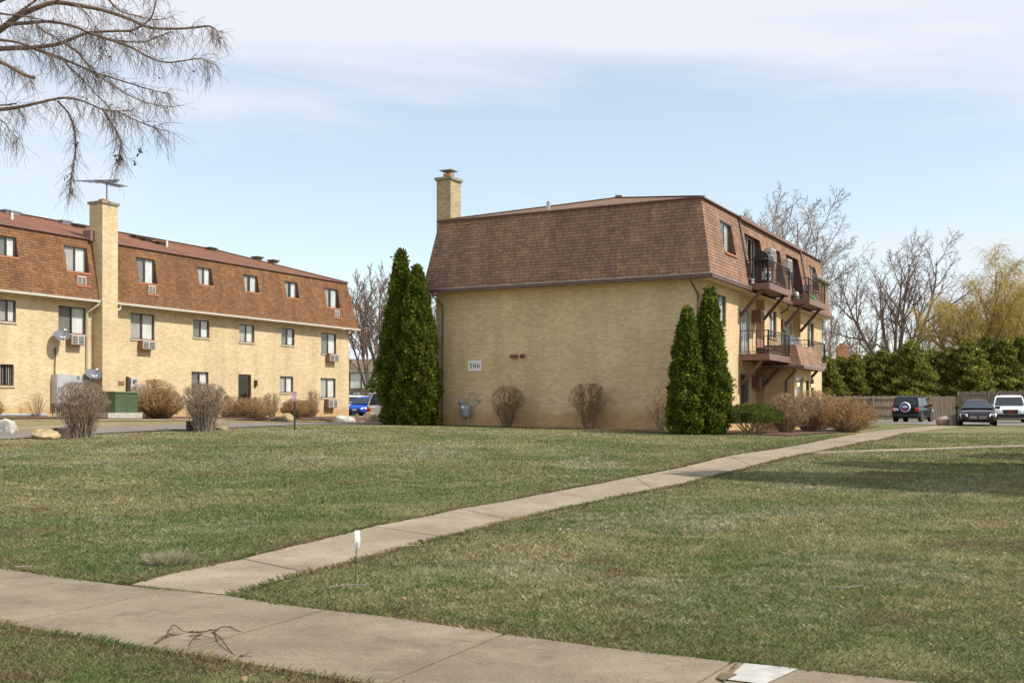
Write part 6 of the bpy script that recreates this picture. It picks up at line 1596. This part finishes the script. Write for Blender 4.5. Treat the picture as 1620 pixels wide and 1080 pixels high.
# signs on stakes
p = gp(466, 681); o = thing('parking_sign', 'small red and white sign on a thin dark green post', 'sign', p, 0)
hS = hgt(p, 620); M_post = plain('dark_green_post',(0.03,0.05,0.03),.6); g = MB(); g.box(-.028,.028,-.012,.012,-.2,hS); g.build('post', M_post, o)
w_ = wid(p, 8.6); z1 = hS+.01; z0_ = hgt(p, 634); g = MB(); g.box(-w_/2,w_/2,-.022,-.0125,z0_,z1); pn_ = g.build('panel', M_white, o)
M_pink = plain('faded_red_print',(0.62,0.05,0.12),.5,var=.1); g = MB(); yy = -.0245
def bar(x0,x1,a,c): g.box(w_*x0,w_*x1,yy,-.0225,z0_+(z1-z0_)*a,z0_+(z1-z0_)*c)
for rw, cells in ((.84,((-.42,-.2),(-.14,.02),(.08,.24),(.3,.42))),(.68,((-.36,-.1),(-.04,.14),(.2,.38))),(.52,((-.40,-.26),(-.2,.04),(.1,.3),(.34,.42))),(.06,((-.46,.46),))):
    for x0,x1 in cells: bar(x0,x1,rw,rw+(.09 if rw>.1 else .12))
bar(-.3,-.1,.24,.42); bar(.1,.3,.24,.42); bar(-.46,.46,.93,.98); g.build('red_print', M_pink, pn_)
p = gp(562, 925); o = thing('marker_flag', 'white utility tag on a thin metal stake in the grass beside the footpath', 'marker', p, R(20))
hS = hgt(p, 866); g = MB(); g.tube([(0,0,-.1),(.006,0,hS*.55),(.010,0,hS+.03)],.0042,6); g.build('stake', plain('rusty_stake',(0.08,0.055,0.04),.7,.3), o)
zt0, zt1 = hgt(p, 866), hgt(p, 838.5); w_ = wid(p, 8.5); g = MB(); n_ = 8
for i in range(n_):
    f0_, f1_ = i/n_, (i+1)/n_; bx = lambda f: .012+.010*f+ .004*math.sin(f*5); by = lambda f: -.008-.006*math.sin(f*3)
    g.quad((bx(f0_)-w_/2,by(f0_),zt0+(zt1-zt0)*f0_),(bx(f0_)+w_/2,by(f0_)+.006,zt0+(zt1-zt0)*f0_),(bx(f1_)+w_/2,by(f1_)+.006,zt0+(zt1-zt0)*f1_),(bx(f1_)-w_/2,by(f1_),zt0+(zt1-zt0)*f1_))
tg = g.build('tag', M_white, o); mdf = tg.modifiers.new('thickness','SOLIDIFY'); mdf.thickness = .002
g = MB(); g.tube([(.006,-.012,zt0-.01),(.002,-.014,zt0+.03),(.012,-.014,zt0+.055),(.022,-.014,zt0+.03),(.018,-.012,zt0-.01)],.0028,6); g.build('clip', M_galv, o)

# ------------------------------------------------------------------ things on the balconies (local frame of the main building)
def main_pt(u, out_, z): q = MC+U*u+NV*out_; return (q.x, q.y, MZ+z)
o = thing('barbecue_grill', 'covered black barbecue on the third floor balcony nearest the corner', 'barbecue', main_pt(5.62,.78,5.928), ROT); o.scale = (1.18,1.18,1.22)
g = MB(); g.box(-.38,.38,-.25,.25,.62,.86); fb = g.build('firebox', M_black, o)
g = MB(); n_=8
for i in range(n_):
    a0, a1 = math.pi*i/n_, math.pi*(i+1)/n_; g.quad((-.38,-.25*math.cos(a0),.865+.25*math.sin(a0)),(.38,-.25*math.cos(a0),.865+.25*math.sin(a0)),(.38,-.25*math.cos(a1),.865+.25*math.sin(a1)),(-.38,-.25*math.cos(a1),.865+.25*math.sin(a1)))
for x in (-.38,.38): g.poly([(x,-.25*math.cos(math.pi*i/n_),.865+.25*math.sin(math.pi*i/n_)) for i in range(n_+1)])
g.build('lid', M_black, o); g = MB(); g.box(-.72,-.385,-.22,.22,.80,.84); g.build('side_shelf', M_black, o); g = MB(); g.box(.385,.72,-.22,.22,.80,.84); g.build('side_shelf', M_black, o)
for x in (-.33,.33):
    for yq in (-.2,.2): g = MB(); g.box(x-.02,x+.02,yq-.02,yq+.02,0,.62); g.build('leg', M_iron, o)
g = MB(); g.box(-.35,.35,-.22,.22,.10,.13); g.build('shelf', M_iron, o)
g = MB(); g.box(.05,.6,-.2,.1,1.02,1.05); g.box(.05,.6,-.2,.1,1.115,1.13); g.build('folded_cover', M_meter, o)
o = thing('gas_bottle', 'white gas bottle with a blue label on the lower shelf of the barbecue', 'gas bottle', main_pt(5.55,.88,5.928+.13*1.22+.002), ROT); o.scale = (1.15,1.15,1.05)
g = MB(); g.lathe([(.11,0),(.115,.02),(.15,.04),(.155,.08),(.155,.30),(.13,.37),(.06,.40),(.05,.42)],18); g.build('bottle', M_white, o, smooth=True)
g = MB(); g.lathe([(.09,.41),(.10,.50),(.09,.505)],14); g.build('collar', M_white, o); g = MB()
for i in range(6):
    a0, a1 = R(185+i*14), R(185+(i+1)*14); g.quad(*[(.157*math.cos(a),.157*math.sin(a),z) for a,z in ((a0,.12),(a1,.12),(a1,.28),(a0,.28))])
g.build('label', plain('blue_label',(0.02,0.16,0.42),.5), o)
o = thing('plastic_tub', 'low white tub at the near corner of the third floor balcony', 'tub', main_pt(4.95,.40,5.928), ROT); g = MB(); g.lathe([(.13,0),(.17,.20),(.175,.21),(.15,.20),(.12,.02)],16); g.build('tub', M_white, o, smooth=True)
def pot(label, loc, r, h, mat): 
    g = MB(); g.lathe([(r*.7,0),(r*.95,h*.85),(r*1.08,h*.86),(r*1.08,h),(r*.9,h),(r*.85,h*.8)],16); o_ = g.build('flower_pot', mat, None, smooth=True); o_.location = loc; return tag(o_, label, 'flower pot')
pot('small terracotta pot on the outer edge of the balcony with the barbecue', main_pt(6.6,1.05,5.928), .12,.18, M_clay)
pot('wide tan planter on the farther third floor balcony', main_pt(12.3,.95,5.928), .24,.22, plain('tan_planter',(0.5,0.38,0.26),.8))
o = thing('watering_can', 'pale metal watering can on the near corner of the farther third floor balcony', 'watering can', main_pt(11.98,.55,5.928), ROT)
g = MB(); g.lathe([(.15,0),(.17,.05),(.17,.22),(.12,.32),(.05,.36)],16); g.build('can', M_galv, o, smooth=True); g = MB(); g.tube([(-.14,0,.10),(-.30,0,.30),(-.36,0,.44)],[.03,.022,.03],8); g.build('spout', M_galv, o); g = MB(); g.tube([(.15,0,.1),(.27,0,.2),(.22,0,.36),(.05,0,.4)],.014,6); g.build('can_handle', M_galv, o)
o = thing('rolled_mat', 'grey rolled mat lying over the railing of the farther third floor balcony', 'rolled mat', main_pt(13.6,1.18,6.98), ROT)
ce = [Vector((-.6,.0,.10)), Vector((2.0,-.05,.02))]; g = MB(); g.tube([ce[0],ce[0].lerp(ce[1],.5),ce[1]],.14,12); rl_ = g.build('roll', M_gpost, o, smooth=True)
for f in (.3,.55,.8): g = MB(); q = ce[0].lerp(ce[1],f); g.tube([q-Vector((.03,0,0)), q+Vector((.03,0,0))],.15,12); g.build('tie', M_frame, rl_)
o = thing('folded_camp_chair', 'dark mesh folding chair against the railing of the farther third floor balcony', 'chair', main_pt(13.9,.80,5.928), ROT)
M_mesh = plain('dark_mesh_cloth',(0.05,0.05,0.055),.8); g = MB(); g.quad((-.28,.20,.40),(.28,.20,.40),(.28,-.22,.42),(-.28,-.22,.42)); g.build('seat', M_mesh, o); g = MB(); g.quad((-.28,.22,.42),(.28,.22,.42),(.30,.34,.88),(-.30,.34,.88)); g.build('backrest', M_mesh, o)
for (x0,y0,x1,y1) in ((-.3,-.25,.3,.25),(.3,-.25,-.3,.25),(-.3,-.25,-.3,.25),(.3,-.25,.3,.25)): g = MB(); g.tube([(x0,y0,0),(x1,y1,.42 if x0!=x1 else .6)],.012,6); g.build('leg', M_iron, o)
o = thing('toy_frog', 'bright green plastic toy at the foot of the railing on the farther third floor balcony', 'toy', main_pt(13.2,1.06,5.928), ROT)
g = MB(); g.lathe([(.12,0),(.20,.06),(.21,.13),(.15,.21),(.03,.24)],14); g.v=[(x*1.3,y_*.6,z) for x,y_,z in g.v]; M_lime = plain('lime_plastic',(0.10,0.50,0.06),.35); g.build('body', M_lime, o, smooth=True)
for x in (-.12,.12): g = MB(); g.lathe([(.06,.20),(.07,.26),(.02,.31)],10,M=Matrix.Translation((x,0,0))); g.build('eye', M_lime, o, smooth=True)
o = thing('wooden_bench', 'dark wooden storage bench on the lower balcony nearest the corner', 'bench', main_pt(7.2,.35,3.078), ROT)
g = MB(); g.box(-.5,.5,-.22,.22,.30,.36); g.build('seat', M_wood, o); g = MB(); g.box(-.46,.46,-.2,.2,.06,.295); g.build('storage_box', M_frame, o); g = MB(); g.box(-.5,.5,.17,.21,.365,.75); g.build('backrest', M_wood, o)
o = thing('satellite_dish', 'grey satellite dish with white arms on the farther lower balcony', 'satellite dish', main_pt(12.05,.25,3.078), ROT)
Mx = Matrix.Translation((0,-.1,.85)) @ Matrix.Rotation(R(-40),4,'Z') @ Matrix.Rotation(R(62),4,'X'); g = MB(); g.lathe([(.02,0),(.2,.02),(.36,.09),(.365,.085),(.2,.008),(.02,-.012)],22,M=Mx); g.build('dish', M_dish, o, smooth=True, ang=60)
g = MB(); g.tube([Mx @ Vector((0,-.34,.08)), Mx @ Vector((0,-.36,.4)), Mx @ Vector((0,-.15,.62))],.02,8); g.build('feed_arm', M_white, o); g = MB(); g.tube([Mx @ Vector((0,-.15,.62)), Mx @ Vector((0,-.08,.52))],.045,8); g.build('feed_horn', M_white, o); g = MB(); g.tube([(0,0,0),(0,0,.6),Mx @ Vector((0,0,-.02))],.025,8); g.build('mast', M_galv, o)
# lanterns by the entrance
m, t, b = newmat('lit_lantern'); setc(b.inputs['Base Color'],(0.9,0.7,0.4)); setc(b.inputs['Emission Color'],(1.0,0.72,0.36)); b.inputs['Emission Strength'].default_value = 0.8; M_lit = m
for u, lab in ((8.62,'lit wall lantern at the near side of the entrance door'),(11.38,'lit wall lantern at the far side of the entrance door')):
    o = thing('wall_lantern', lab, 'lantern', main_pt(u,1.353,1.95), ROT, 'lanterns by the entrance')
    g = MB(); g.box(-.05,.05,-.02,0,-.08,.10); g.box(-.012,.012,-.10,-.02,.06,.085); g.build('bracket', M_black, o); g = MB(); g.lathe([(.05,-.12),(.08,.04)],8,M=Matrix.Translation((0,-.11,0))); g.build('glass', M_lit, o); g = MB(); g.lathe([(.10,.045),(.03,.10),(.01,.13)],8,M=Matrix.Translation((0,-.11,0))); g.build('cap', M_black, o)
# step by the hedge
q = near_front(1312, 3.2); g = MB(); g.box(-1.0,1.0,-.35,.35,-.2,.10); o = g.build('concrete_step', M_concw, None); o.location = q; o.rotation_euler = (0,0,ROT); tag(o, 'pale concrete step between the bare shrubs on the entrance front', 'step')

# ------------------------------------------------------------------ litter on the walk and the lawn
M_stick = plain('dead_branch',(0.105,0.06,0.04),.9,var=.3,scale=12)
def gpl(px, py, dz): q = gp(px, py); return Vector((q.x,q.y,gz(q.x,q.y)+dz))
o = MB(); dz = .05
for pts, r0_ in (([(245,1026),(262,1016),(290,1008),(320,1006),(345,1005.5)]   ,.008),([(262,1014),(274,1000),(292,1001),(306,1008)],.005),([(335,1006),(355,1002.5),(385,1004)],.006),([(319,1008),(308,1020),(298,1031)],.006),([(338,1007),(352,1025),(372,1041),(384,1046),(397,1042)],.005),([(300,1011),(318,1016),(340,1015)],.004)):
    P0_ = [gpl(x,y_,.024+.012*math.sin(i*2.0)+.010*(i%2)) for i,(x,y_) in enumerate(pts)]; P3 = []
    for i in range(len(P0_)-1):
        a,b_,c,d = P0_[max(i-1,0)],P0_[i],P0_[i+1],P0_[min(i+2,len(P0_)-1)]
        for k in range(5): t_ = k/5; P3.append(0.5*((2*b_)+(c-a)*t_+(2*a-5*b_+4*c-d)*t_*t_+(3*b_-a-3*c+d)*t_**3)+Vector((math.sin(k*7.1+i*3)*.004,math.cos(k*5.3+i)*.004,0)))
    P3.append(P0_[-1])
    for k in range(3,len(P3)-2,3):
        q = P3[k]; sd_ = Vector((math.sin(k*9.7+r0_*900),math.cos(k*4.1+r0_*700),.25))*(.05+.04*math.sin(k*3.3)); o.tube([q,q+sd_*.6,q+sd_+Vector((.006,0,-.01))],[.0026,.0020,.0012],5)
    o.tube(P3, [r0_*(1-.5*i/(len(P3)-1)) for i in range(len(P3))], 6)
o = o.build('fallen_branch', M_stick, None, smooth=True); tag(o,'thin dark fallen branch with side twigs lying on the sidewalk','branch')
for (pts, lab) in (([(622,874),(650,872),(669,872.5)],'pale split stick on the grass edge right of the footpath'),([(520,940),(555,938),(592,935)],'thin grey twig in the grass below the white tag'),([(1310,940),(1340,941),(1366,938)],'dark twig lying on the lawn at the lower right'),([(24,907),(50,907.5)],'short pale stick at the left edge of the sidewalk')):
    mb = MB(); mb.tube([gpl(x,y_,.06) for x,y_ in pts],[.006,.005,.003][:len(pts)],6); o = mb.build('fallen_stick', plain('pale_stick',(0.33,0.27,0.2),.9) if 'pale' in lab else M_gpost, None, smooth=True); tag(o, lab, 'stick', 'sticks on the lawn')
# dry grass tussock
rg = random.Random(5); q0 = gp(268, 893); V_, F_, T_ = [], [], []
for i in range(900):
    a = rg.uniform(0,6.28); rr = .14*math.sqrt(rg.random()); x, yq = rr*1.35*math.cos(a), rr*.8*math.sin(a); L = rg.uniform(.08,.17); ln = Vector((x*.45+rg.gauss(0,.04), yq*.45+rg.gauss(0,.04), L*.8)); sd_ = Vector((rg.gauss(0,1),rg.gauss(0,1),0)).normalized()*.0035
    k = len(V_); b0 = Vector((x,yq,0)); V_ += [b0-sd_, b0+sd_, b0+ln*.6+sd_*.8, b0+ln]; F_.append((k,k+1,k+2,k+3)); c = rg.uniform(.8,1.2); c *= rg.uniform(.55,1.2); T_ += [(0.42*c,0.375*c,0.25*c)]*4
M_blade = tintmat('grass_blades', .8, .25, .15)
o = np_mesh('grass_tussock', np.array([tuple(v_) for v_ in V_]), np.array(F_), M_blade, None, np.array(T_)); o.location = q0; tag(o,'pale dry grass tussock on the lawn left of the footpath','grass tuft')

# grass blades and fallen leaves over the lawn near the camera
def inpoly(X, Y, poly):
    r_ = np.zeros(len(X), bool); n = len(poly)
    for i in range(n):
        x1, y1 = poly[i]; x2, y2 = poly[(i+1)%n]
        c = ((y1 > Y) != (y2 > Y)) & (X < (x2-x1)*(Y-y1)/(y2-y1+1e-12)+x1); r_ ^= c
    return r_
path_poly = [(q.x,q.y) for q in PL]+[(q.x,q.y) for q in reversed(PR)]
walk_poly = [(q.x,q.y) for q in SF]+[(q.x,q.y) for q in reversed(SN)]
side_poly = [(q.x,q.y) for q in TL]+[(q.x,q.y) for q in reversed(TR)]
def gz_np(X, Y): return np.array([gz(x, y_) for x, y_ in zip(X, Y)])
def vnoise(X, Y, s, seed):
    r_ = np.random.default_rng(seed).uniform(0,1,(256,256)); x = X/s; y_ = Y/s; xi = np.floor(x).astype(int); yi = np.floor(y_).astype(int); fx, fy = x-xi, y_-yi; fx = fx*fx*(3-2*fx); fy = fy*fy*(3-2*fy)
    g_ = lambda a, b_: r_[a % 256, b_ % 256]
    return (g_(xi,yi)*(1-fx)+g_(xi+1,yi)*fx)*(1-fy)+(g_(xi,yi+1)*(1-fx)+g_(xi+1,yi+1)*fx)*fy
rng = np.random.default_rng(1)
NB = 900000
Dn, Df = 3.6, 42.0
u_ = rng.uniform(0,1,NB); Y = Dn*(Df/Dn)**(u_**0.9); X = rng.uniform(-.52,.52,NB)*Y*1.04
ok = ~(inpoly(X,Y,path_poly)|inpoly(X,Y,walk_poly)|inpoly(X,Y,side_poly))
nd = (X-LC.x)*NV.x+(Y-LC.y)*NV.y; ok &= nd > 16.15
ee = (X-MC.x)*Eo.x+(Y-MC.y)*Eo.y; ok &= ~((ee < 1.35) & ((X-MC.x)*NV.x+(Y-MC.y)*NV.y < 4.2) )
big = vnoise(X,Y,2.3,2)*.5+vnoise(X,Y,.8,3)*.3+vnoise(X,Y,.28,4)*.2
bald = vnoise(X,Y,1.1,5)*.6+vnoise(X,Y,.4,6)*.4
ok &= rng.uniform(0,1,NB) < np.clip((.84-bald)*4, .55, 1)
X, Y, big, bald, nd = X[ok], Y[ok], big[ok], bald[ok], nd[ok]; n = len(X); Z = gz_np(X,Y)
sc_ = np.clip(Y/8, .8, 3.4); H_ = rng.uniform(.014,.040,n)*(0.7+.5*big)*np.minimum(1.35, sc_**.25); Wd = rng.uniform(.0016,.0030,n)*sc_
az = rng.uniform(0,2*np.pi,n); ln = rng.uniform(.25,1.5,n)*H_; an2 = rng.uniform(0,2*np.pi,n)
P0 = np.stack([X,Y,Z-.004],1); S_ = np.stack([np.cos(az)*Wd,np.sin(az)*Wd,np.zeros(n)],1); Tp = P0+np.stack([np.cos(an2)*ln,np.sin(an2)*ln,H_],1); Md = P0+np.stack([np.cos(an2)*ln*.35,np.sin(an2)*ln*.35,H_*.6],1)
V_ = np.stack([P0-S_, P0+S_, Md+S_*.8, Tp],1).reshape(-1,3)
dry = np.clip((big-.46)*3.4+rng.normal(0,.40,n)+.38+(vnoise(X,Y,.11,9)-.5)*1.3+.5*np.clip((21-nd)/6,0,1), 0, 1)
def dist_poly(X, Y, pts):
    d = np.full(len(X), 9.0)
    for a, c in zip(pts[:-1], pts[1:]):
        vx, vy = c.x-a.x, c.y-a.y; L2 = vx*vx+vy*vy
        if L2 < 1e-9: continue
        t_ = np.clip(((X-a.x)*vx+(Y-a.y)*vy)/L2, 0, 1); d = np.minimum(d, np.hypot(X-a.x-t_*vx, Y-a.y-t_*vy))
    return d
dE = np.minimum(np.minimum(dist_poly(X,Y,PL), dist_poly(X,Y,PR)), np.minimum(dist_poly(X,Y,SF), dist_poly(X,Y,SN)))
verge = ((X-SF[0].x)*axis.y-(Y-SF[0].y)*axis.x) > 0.3
brownf = np.clip(np.exp(-dE/.22)*1.1*(.35+1.2*vnoise(X,Y,.5,21))+verge*np.clip((vnoise(X,Y,.45,22)-.42)*3.2,0,.8)+np.clip((vnoise(X,Y,.9,23)*.7+vnoise(X,Y,.25,24)*.3-.70)*6,0,.7), 0, .85)[:,None]
dry = np.clip(dry+.22*np.tanh((X-.5)/3)*(Y < 24)-.03+np.clip((bald-.62)*2.0,0,.5), 0, 1)
g1 = np.array([0.120,0.168,0.052])*rng.uniform(.45,1.45,(n,1)); g2 = np.where((vnoise(X,Y,1.7,12) > .58)[:,None], np.array([0.43,0.395,0.25]), np.array([0.42,0.36,0.19]))*rng.uniform(.4,1.35,(n,1))
Cc = g1*(1-dry[:,None])+g2*dry[:,None]; Cc = Cc*(1-brownf)+np.array([0.20,0.145,0.085])*rng.uniform(.4,1.5,(n,1))*brownf
# longer blades that lean over the edges of the walks
def edge_blades(poly, n_per, seed):
    r_ = np.random.default_rng(seed); out = []
    for a, c in zip(poly[:-1], poly[1:]):
        d_ = Vector((c.x-a.x, c.y-a.y)); L = d_.length
        if L < 1e-6 or a.y > 32: continue
        k = int(L*n_per*min(1.0, 9/a.y)); tt = r_.uniform(0,1,k); out.append(np.stack([a.x+d_.x*tt, a.y+d_.y*tt, np.full(k, -d_.y/L), np.full(k, d_.x/L)],1))
    return np.concatenate(out)
E_ = [(edge_blades(PL, 420, 1), 1), (edge_blades(PR, 420, 2), -1), (edge_blades(SF, 520, 3), 1), (edge_blades(SN, 620, 4), -1), (edge_blades(TL, 200, 5), 1), (edge_blades(TR, 200, 6), -1)]
EV, EC = [], []
for A_, sg in E_:
    k = len(A_); off = rng.uniform(-.012,.075,k)+.02*np.sin(A_[:,0]*7)+.02*np.sin(A_[:,1]*11); x = A_[:,0]+A_[:,2]*off*sg; y_ = A_[:,1]+A_[:,3]*off*sg
    bad = inpoly(x+A_[:,2]*sg*.03,y_+A_[:,3]*sg*.03,path_poly)|inpoly(x+A_[:,2]*sg*.03,y_+A_[:,3]*sg*.03,walk_poly); kp = ~bad; x,y_,A2 = x[kp],y_[kp],A_[kp]; k = len(x)
    z = gz_np(x,y_); hh = rng.uniform(.02,.055,k); ww_ = rng.uniform(.0018,.0034,k)*np.clip(y_/8,.8,3); a_ = rng.uniform(0,6.28,k); an_ = rng.uniform(0,6.28,k); l_ = rng.uniform(.2,1.0,k)*hh
    p0 = np.stack([x,y_,z-.004],1); s__ = np.stack([np.cos(a_)*ww_,np.sin(a_)*ww_,np.zeros(k)],1); dx = np.cos(an_)*l_-A2[:,2]*sg*hh*.5; dy = np.sin(an_)*l_-A2[:,3]*sg*hh*.5
    EV.append(np.stack([p0-s__,p0+s__,p0+np.stack([dx*.4,dy*.4,hh*.6],1)+s__*.8,p0+np.stack([dx,dy,hh],1)],1).reshape(-1,3)); dr = np.clip(rng.normal(.35,.35,k)+(vnoise(x,y_,.6,15)-.5)*1.6,0,1)[:,None]
    cc_ = np.array([0.10,0.150,0.042])*rng.uniform(.6,1.3,(k,1))*(1-dr)+np.array([0.36,0.28,0.15])*rng.uniform(.5,1.2,(k,1))*dr; EC.append(np.repeat(cc_,4,axis=0))
V_ = np.concatenate([V_]+EV); n = len(V_)//4; Cc_all = np.concatenate([np.repeat(Cc,4,axis=0)]+EC)
o = np_mesh('grass_blades', V_, np.arange(4*n).reshape(n,4), M_blade, None, Cc_all); tag(o, kind='stuff')
# leaf litter
n = 420; Y = 3.8*(26/3.8)**rng.uniform(0,1,n); X = rng.uniform(-.5,.5,n)*Y; Z = gz_np(X,Y)+.035
on = inpoly(X,Y,walk_poly)|inpoly(X,Y,path_poly); kp = ~on | (rng.uniform(0,1,n) < .12); X,Y,Z = X[kp],Y[kp],Z[kp]+.012*on[kp]; n = len(X)
a = rng.uniform(0,6.28,n); s_ = rng.uniform(.008,.021,n); ax = np.stack([np.cos(a)*s_,np.sin(a)*s_,rng.normal(0,.25,n)*s_],1); bx = np.stack([-np.sin(a)*s_*.6,np.cos(a)*s_*.6,rng.normal(0,.3,n)*s_],1); C0_ = np.stack([X,Y,Z],1); cv = np.stack([np.zeros(n),np.zeros(n),s_*.5],1)
V_ = np.stack([C0_-ax+cv, C0_-bx, C0_+ax+cv, C0_+bx],1).reshape(-1,3)
Tl = np.array([(0.36,0.22,0.10),(0.38,0.26,0.13),(0.20,0.10,0.05),(0.40,0.31,0.19)])[rng.integers(0,4,n)]*rng.uniform(.7,1.1,(n,1))
o = np_mesh('fallen_leaves', V_, np.arange(4*n).reshape(n,4), M_blade, None, np.repeat(Tl,4,axis=0)); tag(o, kind='stuff')
